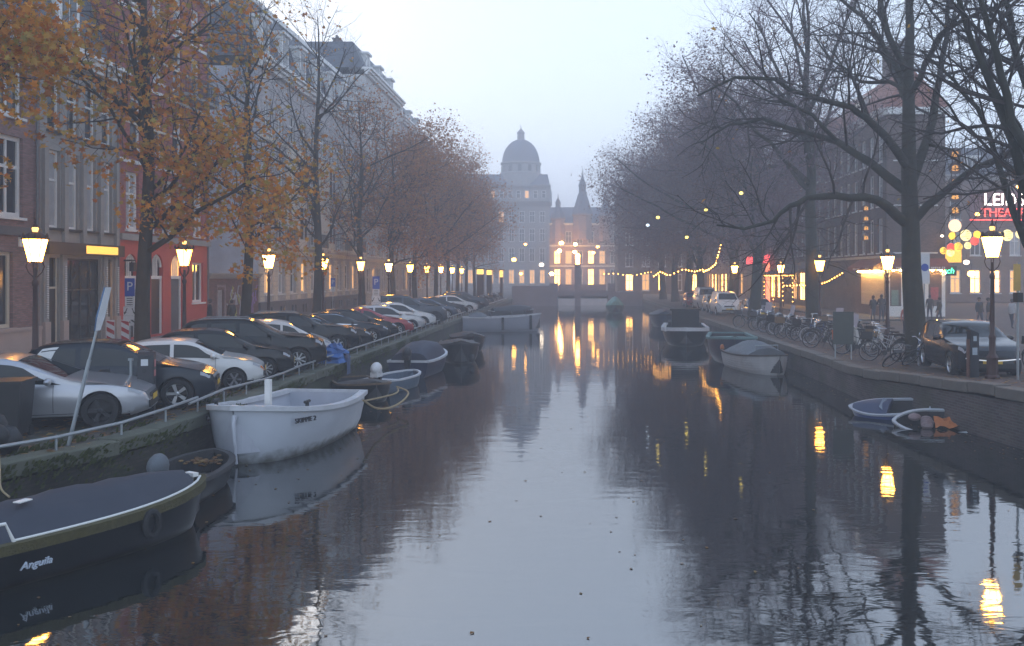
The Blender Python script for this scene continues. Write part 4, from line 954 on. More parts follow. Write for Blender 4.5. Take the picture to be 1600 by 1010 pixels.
limbs = [(px_path(b2_, Y, [(1266, 365, 0), (1235, 362, -1), (1215, 345, -1.6), (1200, 320, -2)]), .10, .03),
         (px_path(b2_, Y, [(1267, 300, 0), (1240, 270, 1), (1205, 225, 2.2), (1170, 195, 3), (1120, 185, 4), (1060, 215, 5)]), .17, .03),
         (px_path(b2_, Y, [(1267, 290, 0), (1225, 250, -1), (1180, 205, -2), (1150, 160, -3), (1100, 120, -4)]), .16, .03),
         (px_path(b2_, Y, [(1267, 250, 0), (1240, 170, -.6), (1215, 110, -1), (1195, 60, -1.5), (1170, 20, -2)]), .16, .03),
         (px_path(b2_, Y, [(1267, 260, 0), (1295, 180, .6), (1310, 120, 1), (1320, 60, 1.5)]), .14, .03)]
r2 = right_tree(43, 15, 7, .40, 'second big bare tree of the right bank behind the bicycles', b2_, 1500, mauve_l, limbs, trunk, 8, .12, None, .3, twigp)
RD = dict(RCFG); RD['n'] = [0, 12, 12, 9, 7]; RD['len'] = [0, 10.5, 4.0, 2.0, 1.0]; RD['rad'] = [0, .16, .055, .022, .013]; RD['lift'] = [0, .04, .05, .02, .0]; RD['up'] = [0, .03, .0, -.02, -.03]; RD['ang'] = (35, 85)
r3 = right_tree(44, 16.5, 3.6, .46, 'broad trunk lit orange by a lamp on the right bank', (13.1, 73.6, GZ), 20000, mauve_l, None, None, 14, .18, RD, .5, twigp)
r4 = right_tree(45, 16.0, 3.4, .42, 'leaning purple-brown tree left of the orange lit trunk', (12.6, 62., GZ), 16000, mauve_l, None, None, 13, .17, RD, .45, twigp)
r4.location = (11.9, 84.5, GZ)
for i, (x, y, s, a) in enumerate(((12.4, 60.5, .95, 2.1), (12.3, 95.5, 1.0, .7), (12.2, 106., 1.02, 3.9), (11.6, 116.5, .95, 5.0))):
    dup((r4, r3)[i % 2], 'purple-brown twiggy tree of the right bank, ' + ('between second trunk and orange lit trunk' if i == 0 else 'hazy, %s from the bridge' % ORD[3 - i]), (x, y, GZ), a, s)
# ------------------------------------------------------------------ cars
def lerp_keys(keys, x):
    if x <= keys[0][0]: return keys[0][1]
    for (a, va), (b_, vb) in zip(keys, keys[1:]):
        if x <= b_:
            t = (x - a) / (b_ - a); return va + (vb - va) * t
    return keys[-1][1]
def smooth_keys(keys, x):                               # Catmull-Rom-like monotone smoothing by averaging
    d = .035; return (lerp_keys(keys, x - d) + 2 * lerp_keys(keys, x) + lerp_keys(keys, x + d)) / 4 if keys[0][0] + d < x < keys[-1][0] - d else lerp_keys(keys, x)
# profiles: fractions of length from the tail (0) to the nose (1): height of the top line, as a fraction of the full height
PROF = {
    'hatch': dict(top=[(0, .50), (.012, .62), (.035, .68), (.13, .93), (.22, .985), (.40, 1.0), (.52, .975), (.735, .66), (.80, .635), (.93, .55), (.985, .46), (1, .36)], belt=.615, glass=(.11, .71), ws=(.535, .735), rw=(.045, .125), pil=(.34,)),
    'fastback': dict(top=[(0, .52), (.01, .64), (.05, .69), (.14, .76), (.30, .955), (.42, 1.0), (.50, .985), (.70, .68), (.78, .65), (.93, .555), (.985, .46), (1, .34)], belt=.60, glass=(.16, .685), ws=(.51, .705), rw=(.15, .29), pil=(.44,)),
    'suv': dict(top=[(0, .46), (.008, .62), (.03, .70), (.085, .93), (.16, .985), (.38, 1.0), (.51, .975), (.685, .70), (.76, .675), (.93, .61), (.985, .52), (1, .38)], belt=.635, glass=(.075, .665), ws=(.52, .685), rw=(.036, .082), pil=(.24, .42)),
    'mpv': dict(top=[(0, .42), (.006, .60), (.02, .66), (.06, .94), (.15, .99), (.40, 1.0), (.55, .95), (.80, .60), (.86, .56), (.95, .48), (.985, .42), (1, .34)], belt=.57, glass=(.06, .76), ws=(.57, .80), rw=(.024, .058), pil=(.30, .50)),
    'van': dict(top=[(0, .40), (.004, .90), (.02, .97), (.10, 1.0), (.62, 1.0), (.72, .97), (.86, .62), (.90, .57), (.96, .48), (.99, .40), (1, .32)], belt=.56, glass=(.66, .83), ws=(.73, .86), rw=(.001, .003), pil=()),
}
GLASSC = M('car glass', (.012, .016, .018), .04, var=.2, spec=.45)
HEAD = M('headlamp glass', (.34, .36, .40), .1, var=.3, scale=20, spec=.8)
TAIL = M('red tail lamp', (.30, .01, .01), .2, var=.3, scale=20)
AMBER = M('amber indicator', (.6, .16, .01), .25)
PLATE = M('yellow number plate', (.60, .38, .02), .5, var=.05)
def paint(name, c, metal=.35, rough=.32): return M(name, c, rough, metal, var=.05, scale=2, coat=.8 if max(c) > .1 else .3, spec=.5 if max(c) > .1 else .3)
def wheel_meshes(R, wd, spokes, rimm, cache={}):
    key = (R, wd, spokes, rimm.name)
    if key not in cache:
        g = MB(); r_ = R * .66
        g.lathe([(r_, -wd / 2), (R * .93, -wd / 2), (R, -wd * .32), (R, wd * .32), (R * .93, wd / 2), (r_, wd / 2)], 24, axis='y', cap=False); ty = g.mesh('tyre', rubber, True, 40)
        g = MB(); h = wd / 2
        g.lathe([(R * .665, -h + .005), (R * .69, h - .02), (R * .655, h - .012), (R * .62, h - .05), (R * .60, -h + .01)], 24, axis='y', cap=False)
        for i in range(spokes):
            a = 2 * math.pi * i / spokes; c, s_ = math.cos(a), math.sin(a); tw = .5 * math.pi * R * .6 / spokes * .62
            def q(r, t, y): return (r * c - t * s_, y, r * s_ + t * c)
            g.add([q(R * .12, -tw * .7, h - .035), q(R * .12, tw * .7, h - .035), q(R * .63, tw, h - .03), q(R * .63, -tw, h - .03), q(R * .12, -tw * .7, h - .075), q(R * .12, tw * .7, h - .075), q(R * .63, tw, h - .07), q(R * .63, -tw, h - .07)], [(0, 1, 2, 3), (7, 6, 5, 4), (0, 4, 5, 1), (1, 5, 6, 2), (2, 6, 7, 3), (3, 7, 4, 0)])
        g.lathe([(R * .15, -h * .2), (R * .15, h - .03), (R * .08, h - .02)], 10, axis='y')
        rm = g.mesh('rim', rimm)
        g = MB(); g.lathe([(R * .6, -.02), (R * .6, .01)], 18, axis='y'); cache[key] = (ty, rm, g.mesh('brake_disc', blackplastic))
    return cache[key]
def car(label, kind, L, Wd, H, R, wb, fo, body, pos, heading, spokes=10, rimm=None, doors=4, roofm=None, rail=False, chromeline=False, cpillar=None, front_wheel=True, amber=False, light_c=None, clad=False):
    """pos = ground point of the front wheel nearest the camera (its right side), heading in radians"""
    pr = PROF[kind]; rimm = rimm or alloy
    root = thing('parked_car', label, 'car')
    hw = Wd / 2; xs = sorted(set([0, .004, .012, .03, .06] + [i / 34 for i in range(2, 33)] + [.95, .97, .985, .995, 1] + [k[0] for k in pr['top']]))
    def halfw(t): return hw * (1 - .16 * abs(2 * t - 1) ** 5 - (.26 * max(0, (t - .86) / .14) ** 2) - .05 * max(0, (.06 - t) / .06) ** 2)
    def top(t): return H * smooth_keys(pr['top'], t)
    def belt(t): return min(H * pr['belt'] * (1 + .05 * (.5 - t)), top(t) - .012)
    def bot(t): return .20 + .10 * max(0, (t - .93) / .07) + .12 * max(0, (.06 - t) / .06)
    def ring(t):
        w_, zt, zb, z0 = halfw(t), top(t), belt(t), bot(t)
        gh = max(0., zt - zb); tw = w_ * (1 - min(.26, .34 * gh))
        zm = z0 + (zb - z0) * .55
        return [(0, z0), (w_ * .86, z0), (w_ * .965, z0 + .07), (w_, zm - .08), (w_ * 1.0, zm + .06), (w_ * .985, zb - .05), (w_ * .955, zb), (tw + (w_ * .95 - tw) * .12, zb + gh * .80), (tw * .93, zb + gh * .94), (tw * .62, zt - .012 * min(1, gh * 4)), (0, zt)]
    def S(t, j):
        i = min(9, int(j)); a, b_ = ring(t)[i], ring(t)[i + 1]; f = j - i; return Vector(((t - .5) * L, a[0] + (b_[0] - a[0]) * f, a[1] + (b_[1] - a[1]) * f))
    g = MB(); nr = 11; vs = []; n2 = 20
    for t in xs:
        r = ring(t); x = (t - .5) * L
        vs += [(x, -p[0], p[1]) for p in r] + [(x, p[0], p[1]) for p in r[-2:0:-1]]
    m = len(xs); fs = []
    for i in range(m - 1):
        for j in range(n2):
            j2 = (j + 1) % n2; fs.append((i * n2 + j, i * n2 + j2, (i + 1) * n2 + j2, (i + 1) * n2 + j))
    fs.append(tuple(range(n2))); fs.append(tuple((m - 1) * n2 + j for j in range(n2 - 1, -1, -1)))
    g.add(vs, fs); me = g.mesh('body', body)
    ob = link('body', me, root)
    # wheel arches cut out of the body
    xf = L / 2 - fo; xr = xf - wb
    cut = MB()
    for x in (xf, xr):
        for s_ in (-1, 1): cut.lathe([(R * 1.13, 0), (R * 1.13, hw)], 22, (x, s_ * hw * 1.2 if s_ < 0 else hw * .52, R * 1.02), axis='y') if s_ > 0 else cut.lathe([(R * 1.13, -hw * 1.5), (R * 1.13, -hw * .52)], 22, (x, 0, R * 1.02), axis='y')
    co = link('cutter', cut.mesh('cutter', blackplastic)); co.parent = root
    ob.data.materials.append(blackplastic)
    bmod = ob.modifiers.new('arches', 'BOOLEAN'); bmod.object = co; bmod.operation = 'DIFFERENCE'; bmod.solver = 'EXACT'
    try: bmod.material_mode = 'TRANSFER'
    except Exception: pass
    dg = bpy.context.evaluated_depsgraph_get(); nm = bpy.data.meshes.new_from_object(ob.evaluated_get(dg)); ob.modifiers.clear(); ob.data = nm
    bpy.data.objects.remove(co); nm.shade_smooth(); nm.set_sharp_from_angle(angle=math.radians(32))
    off = .006
    def patch(t0, t1, j0, j1, nt=8, nj=3, sides=(-1, 1), o=off, shear=0., te=None):
        p = MB()
        for s_ in sides:
            vs = []
            for i in range(nt + 1):
                for k in range(nj + 1):
                    f = k / nj; j = j0 + (j1 - j0) * f; a0, a1 = t0 + shear * f, (t1 if te is None else t1 + te * f)
                    t = a0 + (a1 - a0) * i / nt; v = S(max(0, min(1, t)), j); e = .004
                    n = (S(min(1, t + e), j) - S(max(0, t - e), j)).cross(S(t, min(9.99, j + .05)) - S(t, max(0, j - .05)))
                    n = n.normalized() if n.length > 1e-9 else Vector((0, 1, 0))
                    if n.y < -.01 or (abs(n.y) < .01 and n.z < 0): n = -n
                    v = v + n * o; vs.append((v.x, s_ * v.y, v.z))
            p.add(vs, [(i * (nj + 1) + k, (i + 1) * (nj + 1) + k, (i + 1) * (nj + 1) + k + 1, i * (nj + 1) + k + 1) for i in range(nt) for k in range(nj)])
        return p
    def pb(name, mt, *a, **k):                            # the same panel on both flanks, each its own part
        for sd in (-1, 1): patch(*a, sides=(sd,), **k).build(name, mt, root, True, 60)
    def pc(name, mt, *a, **k):                            # a panel across the middle, welded along the centre line
        me_ = patch(*a, **k).mesh(name, mt); bm = bmesh.new(); bm.from_mesh(me_); bmesh.ops.remove_doubles(bm, verts=bm.verts, dist=.012); bmesh.ops.recalc_face_normals(bm, faces=bm.faces); bm.to_mesh(me_); bm.free(); me_.shade_smooth(); link(name, me_, root)
    ga, gb = pr['glass']
    cuts = [ga] + list(pr['pil'] if doors == 4 else ([.40] if kind != 'van' else [])) + [gb]
    if kind == 'fastback' and doors == 4: cuts = [ga, .445, gb]
    for k, (a, c) in enumerate(zip(cuts, cuts[1:])):
        last = k == len(cuts) - 2; frst = k == 0
        pb('side_window', GLASSC, a + .012, c - (.012 if not last else .0), 6.12, 6.93, 10, 3, shear=(.05 if frst else 0) * (1 if kind not in ('van',) else 0), te=(-.14 if last else 0))
    if cpillar: pb('rear_pillar_panel', cpillar, .115, .20, 6.1, 7.2, 6, 3, shear=.06, te=.05, o=.008)
    a, c = pr['ws']; pc('windscreen', GLASSC, a + .01, c - .015, 8.3, 10, 8, 4)
    a, c = pr['rw']
    if c - a > .01: pc('rear_window', GLASSC, a + .004, c - .006, 8.3, 10, 6, 4)
    if roofm: pc('roof_panel', roofm, pr['rw'][1] + .02, pr['ws'][0], 8.1, 10, 10, 4, o=.009)
    if chromeline:
        pb('window_trim', chrome, ga + .01, gb, 6.0, 6.1, 14, 1, o=.01); pb('roof_trim', chrome, ga + .03, gb - .13, 7.0, 7.12, 14, 1, o=.01)
    pb('headlight', HEAD, .925, .972, 4.75, 5.75, 6, 3, o=.008)
    pb('tail_light', TAIL, .008, .05, 4.4, 5.9, 4, 3, o=.008)
    if amber: pb('indicator', AMBER, .972, .998, 4.5, 5.5, 3, 2, o=.016)
    pb('side_sill', blackplastic, .10, .93, 1.1, 2.2 if not clad else 2.7, 16, 2, o=.006)
    for tt in ([pr['pil'][-1] if pr['pil'] and doors == 4 else .40, gb - .03] + ([.27] if doors == 4 else [])):   # door gaps
        pb('door_gap', blackplastic, tt, tt + .0022, 2.3, 6.05, 1, 8, o=.003)
    for tt in ([.45] if doors == 2 else [.30, .47]):
        for s_ in (-1, 1): v = S(tt, 5.35); p = MB(); p.box((v.x, s_ * (v.y + .012), v.z), (.19, .03, .035)); p.build('door_handle', body if kind != 'hatch' else blackplastic, root)
    for s_ in (-1, 1):                                     # mirrors
        v = S(gb - .05, 6.1); mm = MB(); mm.ell((v.x + .03, s_ * (v.y + .13), v.z + .07), (.07, .12, .075), 10, 6); mm.box((v.x + .03, s_ * (v.y + .04), v.z + .03), (.05, .1, .04)); mm.build('mirror', body if not roofm else blackplastic, root, True)
    p = MB(); zf = bot(1); p.b2((L / 2 - .02, -hw * .62, zf + .04), (L / 2 + .012, hw * .62, zf + .18)); p.b2((L / 2 - .03, -hw * .42, H * .365), (L / 2 + .008, hw * .42, H * .42)); p.build('grille', blackplastic, root)
    p = MB(); p.b2((L / 2 + .012, -.26, zf + .16), (L / 2 + .022, .26, zf + .27)); p.build('number_plate', PLATE, root)
    p = MB(); p.b2((-L / 2 - .02, -.26, .55), (-L / 2 - .006, .26, .66)); p.build('rear_plate', PLATE, root)
    if rail:
        for s_ in (-1, 1):
            p = MB(); a, c = S(.17, 8.4), S(.50, 8.4); p.tube([(a.x, s_ * a.y, a.z), (a.x + .15, s_ * a.y, a.z + .05), (c.x - .15, s_ * c.y, c.z + .05), (c.x, s_ * c.y, c.z)], .014, 5); p.build('roof_rail', galv, root)
    ty, rm, bd = wheel_meshes(R, .225, spokes, rimm)
    for x in (xf, xr):
        for s_ in (-1, 1):
            wo_ = link('wheel', ty, root, (x, s_ * (hw - .125), R)); 
            if s_ < 0: wo_.rotation_euler[2] = math.pi
            link('rim', rm, wo_); link('brake_disc', bd, wo_)
    # floor pan closes the underside
    c, s_ = math.cos(heading), math.sin(heading); lx, ly = xf, -(hw - .1)
    root.location = (pos[0] - (lx * c - ly * s_), pos[1] - (lx * s_ + ly * c), pos[2]); root.rotation_euler[2] = heading
    return root
silver = paint('silver metallic paint', (.40, .41, .44), .6, .3); black = paint('black paint', (.008, .009, .011), .1, .22); navy = paint('dark grey blue paint', (.018, .023, .032), .3, .25)
whitep = paint('white car paint', (.62, .62, .61), 0., .3); redp = paint('red car paint', (.28, .012, .018), .2, .28); greyp = paint('light silver paint', (.46, .46, .46), .4, .3); dgrey = paint('slate grey paint', (.06, .07, .085), .4, .3); bluep = paint('blue grey paint', (.05, .07, .11), .4, .3)
def gp(u, v, H=3.0):
    k = (v - CV) / H; return ((u - CU) / k, F / k, EYE - H)
hd = math.radians(17)
car('silver fastback saloon parked at the left edge of the photo', 'fastback', 4.87, 1.87, 1.45, .345, 2.84, .86, silver, gp(157, 668.6), hd, 5, darkalloy)
car('black hatchback with white rear pillar panel behind the parking meter', 'hatch', 4.26, 1.81, 1.56, .345, 2.77, .80, navy, gp(276.7, 639), hd, 5, alloy, cpillar=whitep, roofm=black)
car('old white three-door hatchback with orange indicator', 'hatch', 3.75, 1.62, 1.37, .29, 2.30, .74, whitep, gp(366, 610), hd, 6, M('grey hub cap', (.22, .22, .23), .5, .3), 2, amber=True)
car('small black hatchback with white mirror between white hatchback and tall black car', 'hatch', 4.0, 1.75, 1.50, .32, 2.5, .78, black, gp(415, 594), hd, 10)
car('tall black estate car with large bright spoked wheel', 'suv', 4.60, 1.90, 1.70, .37, 2.74, .87, black, gp(466, 580), hd, 9, rail=True)
car('small white hatchback partly hidden behind tall black estate car', 'mpv', 3.5, 1.63, 1.47, .29, 2.34, .68, whitep, gp(489, 563), hd, 8)
car('black off-roader behind the blue tarpaulin bundle', 'suv', 4.65, 1.9, 1.64, .36, 2.8, .86, black, gp(527, 553), hd, 7, rail=True)
car('black saloon with pale windows beside black off-roader', 'fastback', 4.7, 1.83, 1.45, .33, 2.8, .85, black, gp(551, 547.5), hd, 6, chromeline=True)
car('dark blue fastback with bright window line and bright wheel', 'fastback', 4.69, 1.85, 1.44, .335, 2.87, .85, navy, gp(581, 537), hd, 9, chromeline=True, doors=4)
car('dark hatchback nose between dark blue fastback and red car', 'hatch', 4.2, 1.78, 1.48, .32, 2.6, .82, black, gp(596, 531.5), hd, 8)
car('red car in the left row', 'fastback', 4.6, 1.84, 1.46, .335, 2.75, .85, redp, gp(621, 526), hd, 9)
car('light silver hatchback just past the red car', 'hatch', 4.2, 1.78, 1.47, .32, 2.6, .80, greyp, gp(643, 519), hd, 9)
car('white hatchback nose past the light silver car', 'hatch', 4.2, 1.78, 1.5, .32, 2.6, .80, whitep, gp(661, 512.5), hd, 8)
car('big slate grey off-roader with black wheels past the white cars', 'suv', 4.8, 1.95, 1.88, .40, 2.9, .80, dgrey, gp(680, 508), hd, 6, darkalloy, clad=True)
car('blue grey hatchback beyond the big off-roader', 'hatch', 4.2, 1.78, 1.5, .32, 2.6, .8, bluep, gp(699, 498), hd, 8)
car('dark saloon beyond the blue grey hatchback', 'fastback', 4.6, 1.83, 1.45, .33, 2.75, .85, navy, gp(715, 493.5), hd, 8)
car('white hatchback near the far white boat', 'hatch', 4.0, 1.72, 1.47, .31, 2.5, .78, whitep, gp(733, 489), hd, 8)
car('dark hatchback just past the far white hatchback', 'hatch', 4.2, 1.78, 1.5, .32, 2.6, .8, black, gp(742, 486), hd, 8)
car('farthest dark car of the left row before the bicycles', 'suv', 4.4, 1.85, 1.62, .34, 2.65, .82, dgrey, gp(751, 483), hd, 8)
# right bank
jag = car('dark electric car with silver grille smile on the right quay', 'suv', 4.68, 1.90, 1.565, .365, 2.99, .85, navy, (10.96, 25.9, rz_ground(27.2)), math.radians(-97.6), 5, alloy)
g = MB(); pts = [(2.36, y, .62 - .07 * math.cos(y * 2.0)) for y in [(-.72 + .09 * i) for i in range(17)]]; g.tube(pts, .016, 6); g.build('grille_trim', M('white grille trim', (.75, .77, .8), .3, emit=.25, ecol=(.9, .95, 1)), jag)  # pale trim tube with a weak emission of its own
hr = math.radians(-90)
car('white van parked on right bank beyond the bicycles', 'van', 4.6, 1.85, 1.85, .33, 3.0, .9, whitep, (11.0, 68.5, GZ), hr, 6)
car('grey van farther along the right bank', 'van', 4.9, 1.9, 2.05, .33, 3.0, .9, greyp, (11.2, 80., GZ), hr, 6)
car('dark car behind the bicycles before the white van', 'hatch', 4.2, 1.8, 1.5, .32, 2.6, .8, bluep, (12.0, 60.8, GZ), hr, 8)
car('small red car beyond the grey van', 'hatch', 3.8, 1.7, 1.48, .30, 2.45, .75, redp, (11.0, 86.5, GZ), hr, 8)
car('pale car parked beside the leaning tree on right bank', 'hatch', 4.2, 1.8, 1.5, .32, 2.6, .8, greyp, (11.2, 74.3, GZ), hr, 8)
# ------------------------------------------------------------------ boats
def hull(root, L, B, fb, fs, draft, mat, rim, inner, bowp=2.2, sternw=.75, rimw=.07, rimh=.06, floor=.12, open_=True, flare=.9, full=.55, rimname='gunwale', n=22, strakes=0):
    """bow at +x; sheer height fb at the bow, fs at the stern; sternw = transom width as a fraction"""
    def bw(t):                                           # half beam along the length, t = 0 stern .. 1 bow
        if t < full: a = t / full; return B / 2 * (sternw + (1 - sternw) * math.sin(a * math.pi / 2))
        a = (t - full) / (1 - full); return B / 2 * max(.015, (1 - a ** bowp) ** .72)
    def sh(t): return fs + (fb - fs) * (max(0, t - .25) / .75) ** 2 + (.03 * (1 - t / .25) ** 2 if t < .25 else 0)
    def kz(t): return -draft * (1 - max(0, (t - .82) / .18) ** 2 * .9)
    ts = [i / n for i in range(n)] + [.985, 1.0]
    prof = [(0., 0.), (.45, .04), (.78, .18), (.93, .45), (.985, .75), (1., 1.)]
    g = MB(); vs = []; k = len(prof)
    for t in ts:
        b_, zs, zk = bw(t), sh(t), kz(t); x = (t - .5) * L
        rk = -.25 * (1 - 0) * max(0, (t - .85) / .15) ** 2  # raked stem
        half = [(x + rk * (1 - pz), b_ * (py if not flare else py * (flare + (1 - flare) * pz)), zk + (zs - zk) * pz) for py, pz in prof]
        vs += [(q[0], -q[1], q[2]) for q in half[::-1]] + [q for q in half[1:]]
    m = 2 * k - 1
    fs_ = [(i * m + j, i * m + j + 1, (i + 1) * m + j + 1, (i + 1) * m + j) for i in range(len(ts) - 1) for j in range(m - 1)]
    fs_.append(tuple(range(m)))
    g.add(vs, fs_); h = g.build('hull', mat, root, True, 50)
    if strakes:
        for s_ in range(strakes):
            pz = .45 + .5 * s_ / strakes; p = MB()
            for sd in (-1, 1):
                pts = []
                for t in ts[1:-1]:
                    b_, zs, zk = bw(t), sh(t), kz(t); py = lerp_keys([(a[1], a[0]) for a in prof], pz); rk = -.25 * max(0, (t - .85) / .15) ** 2
                    pts.append(((t - .5) * L + rk * (1 - pz), sd * (b_ * py * (flare + (1 - flare) * pz) + .004), zk + (zs - zk) * pz))
                p.tube(pts, .012, 4)
            p.build('strake', mat, root)
    # gunwale: a rounded rim all round
    g = MB(); per = [((t - .5) * L, -bw(t), sh(t)) for t in ts] + [((t - .5) * L, bw(t), sh(t)) for t in ts[::-1]]
    vs = []; fs_ = []; c0 = Vector((0, 0))
    for x, y, z in per:
        sgn = -1 if y < 0 else 1; d = Vector((x / (L / 2) * .35, sgn * 1.0)); d.normalize()
        if abs(x - L / 2) < .05: d = Vector((1, sgn * .15)).normalized()
        for a, c_ in ((rimw * .5, -rimh * .5), (rimw * .5, rimh * .5), (-rimw, rimh * .5), (-rimw, -rimh * .5)):
            ix = x + d.x * a if a > 0 else x - abs(d.x) * rimw * (1 if x > 0 else -1) * 1.0
            iy = y + d.y * a if abs(y) > rimw or a > 0 else y * .2
            vs.append((ix, iy, z + c_))
    q = len(per)
    for i in range(q):
        i2 = (i + 1) % q
        for j in range(4): fs_.append((i * 4 + j, i * 4 + (j + 1) % 4, i2 * 4 + (j + 1) % 4, i2 * 4 + j))
    g.add(vs, fs_); g.build(rimname, rim, root)
    if open_:
        g = MB(); vs = []
        for t in ts:
            b_, zs = max(.01, bw(t) - .05), sh(t) - .02; x = (t - .5) * L * .98; fz = max(floor, kz(t) + .12)
            vs += [(x, -b_, zs), (x, -b_ * .85, fz), (x, b_ * .85, fz), (x, b_, zs)]
        fs_ = [(i * 4 + j, i * 4 + j + 1, (i + 1) * 4 + j + 1, (i + 1) * 4 + j) for i in range(len(ts) - 1) for j in range(3)] + [(0, 1, 2, 3)]
        g.add(vs, fs_); g.build('lining', inner, root, fix=False)
    return bw, sh
def cover(root, L, B, bw, sh, t0, t1, ridge, mat, name='cover', over=.03, n=14, wav=.02, seed=1, flat=1.6):
    r_ = random.Random(seed); g = MB(); vs = []; m = 11
    for i in range(n + 1):
        t = t0 + (t1 - t0) * i / n; b_ = bw(t) + over; z0 = sh(t) + .035; rr = ridge * math.sin(math.pi * min(1, max(0, (i + 1.2) / (n + 2.4)))) ** .5
        for j in range(m):
            f = 2 * j / (m - 1) - 1; zz = z0 + rr * (1 - abs(f) ** flat) + r_.uniform(-wav, wav) * (1 if 0 < j < m - 1 else .3)
            vs.append(((t - .5) * L, b_ * f, zz))
    fs = [(i * m + j, i * m + j + 1, (i + 1) * m + j + 1, (i + 1) * m + j) for i in range(n) for j in range(m - 1)]
    k = len(vs)
    for i in (0, n):                                     # short hanging hem at both ends
        o = len(vs)
        for j in range(m): v = vs[i * m + j]; vs.append((v[0], v[1], sh(t0 if i == 0 else t1) - .05))
        fs += [(i * m + j, i * m + j + 1, o + j + 1, o + j) for j in range(m - 1)]
    for s_ in (0, m - 1):
        o = len(vs)
        for i in range(n + 1): v = vs[i * m + s_]; vs.append((v[0], v[1] * 1.005, v[2] - .10))
        fs += [(i * m + s_, (i + 1) * m + s_, o + i + 1, o + i) for i in range(n)]
    g.add(vs, fs); return g.build(name, mat, root, True, 50)
def outboard(root, x, y, z, m1, m2=None, s=1.):
    o = MB(); o.ell((x - .12 * s, y, z + .32 * s), (.24 * s, .15 * s, .20 * s), 12, 8); o.box((x - .12 * s, y, z + .16 * s), (.34 * s, .22 * s, .14 * s)); e = o.build('outboard_motor', m1, root, True)
    p = MB(); p.box((x - .14 * s, y, z - .22 * s), (.14 * s, .09 * s, .66 * s)); p.box((x - .02 * s, y, z + .02 * s), (.12 * s, .2 * s, .25 * s)); p.tube([(x, y, z + .25 * s), (x + .35 * s, y + .05, z + .34 * s)], .02 * s, 6); link('motor_leg', p.mesh('motor_leg', m2 or blackplastic), e)
def bench(root, x, w, z, mat, d=.26): g = MB(); g.b2((x - d / 2, -w, z - .03), (x + d / 2, w, z + .02)); g.build('bench', mat, root)
boatwhite = M('white boat paint', (.46, .49, .54), .38, var=.12, scale=1.6, coat=.2); boatrim = M('worn white gunwale', (.50, .51, .53), .55, var=.3, scale=3.5)
boatblack = M('black hull paint', (.008, .009, .011), .35, var=.3, scale=2, spec=.2); boatnavy = M('navy hull paint', (.012, .02, .05), .35, var=.3, scale=2); tarnavy = M('dark blue grey tarpaulin', (.030, .034, .048), .75, var=.25, scale=2, bump=.6, bscale=2.6)
tarblack = M('black tarpaulin', (.014, .015, .017), .6, var=.3, scale=2, bump=.3, bscale=5); targrey = M('grey tarpaulin', (.10, .115, .13), .65, var=.25, scale=2, bump=.3, bscale=5); teal = M('faded teal deck paint', (.10, .19, .19), .7, var=.25, scale=3)
fender_m = M('olive rope fender', (.07, .06, .02), .95, var=.5, scale=12, bump=.8, bscale=40); tarblue = M('blue tarpaulin', (.03, .11, .32), .6, var=.3, scale=3, bump=.4, bscale=6); darkin = M('dark boat inside', (.03, .03, .032), .7, var=.4, scale=3); woodm = M('weathered wood', (.14, .09, .05), .7, var=.4, scale=8)
grime(boatwhite, .0, .26, (.075, .075, .05), .9, 5.); grime(boatblack, .0, .10, (.05, .045, .03), .5); blueboat = M('royal blue hull', (.015, .045, .18), .3, var=.15, scale=2)

def boat(label, x, y, ang, name='moored_boat', cat='boat'): return thing(name, label, cat, (x, y, 0), ang)
# white sloop with black lettering, bow towards the camera
bo = boat('white open sloop with black lettering on its bow', -6.75, 21.0, math.radians(-97)); L = 4.9
bw, sh = hull(bo, L, 2.65, 1.22, .92, .3, boatwhite, boatrim, M('pale blue grey lining', (.40, .42, .47), .6, var=.15, scale=3), 2.6, .8, .13, .10, .25, full=.5, n=26)
g = MB(); vs = []
for i in range(9):
    t = .70 + .285 * i / 8; vs += [((t - .5) * L, -bw(t) + .03, sh(t) - .005), ((t - .5) * L, 0, sh(t) + .05), ((t - .5) * L, bw(t) - .03, sh(t) - .005)]
g.add(vs, [(i * 3 + j, i * 3 + j + 1, i * 3 + j + 4, i * 3 + j + 3) for i in range(8) for j in range(2)] ); g.build('foredeck', boatrim, bo)
for s_ in (-1, 1):
    g = MB(); x = .24 * L; yy = s_ * (bw(.74) - .12); g.lathe([(.05, sh(.74)), (.035, sh(.74) + .14)], 8, (x, yy, 0)); g.tube([(x - .12, yy, sh(.74) + .15), (x + .12, yy, sh(.74) + .15)], .035, 8); g.build('bollard_cleat', blackplastic, bo, True)
g = MB(); g.b2((.16 * L, -.06, sh(.66)), (.16 * L + .12, .06, sh(.66) + .62)); g.build('mast_stub', white, bo)
g = MB(); x = -L / 2 + .02; 
for a, c_ in (((x, -.45, .45), (x + .02, .45, .48)), ((x, -.45, .75), (x + .02, .45, .78)), ((x, -.45, .48), (x + .02, -.42, .75)), ((x, .42, .48), (x + .02, .45, .75))): g.b2(a, c_)
g.build('locker_frame', galv, bo); bench(bo, -.6, .98, .55, boatrim); bench(bo, .7, .9, .6, boatrim)
g = MB(); g.tube([(L / 2 - .02, .03, 1.05), (L / 2 + .05, .04, .9), (L / 2 + .02, .05, .5), (L / 2 - .05, .06, .05)], [.06, .045, .035, .03], 8); g.build('bow_fender', M('white hose fender', (.45, .47, .52), .5, var=.2), bo, True)
inkm = M('black lettering', (.015, .015, .02), .5)
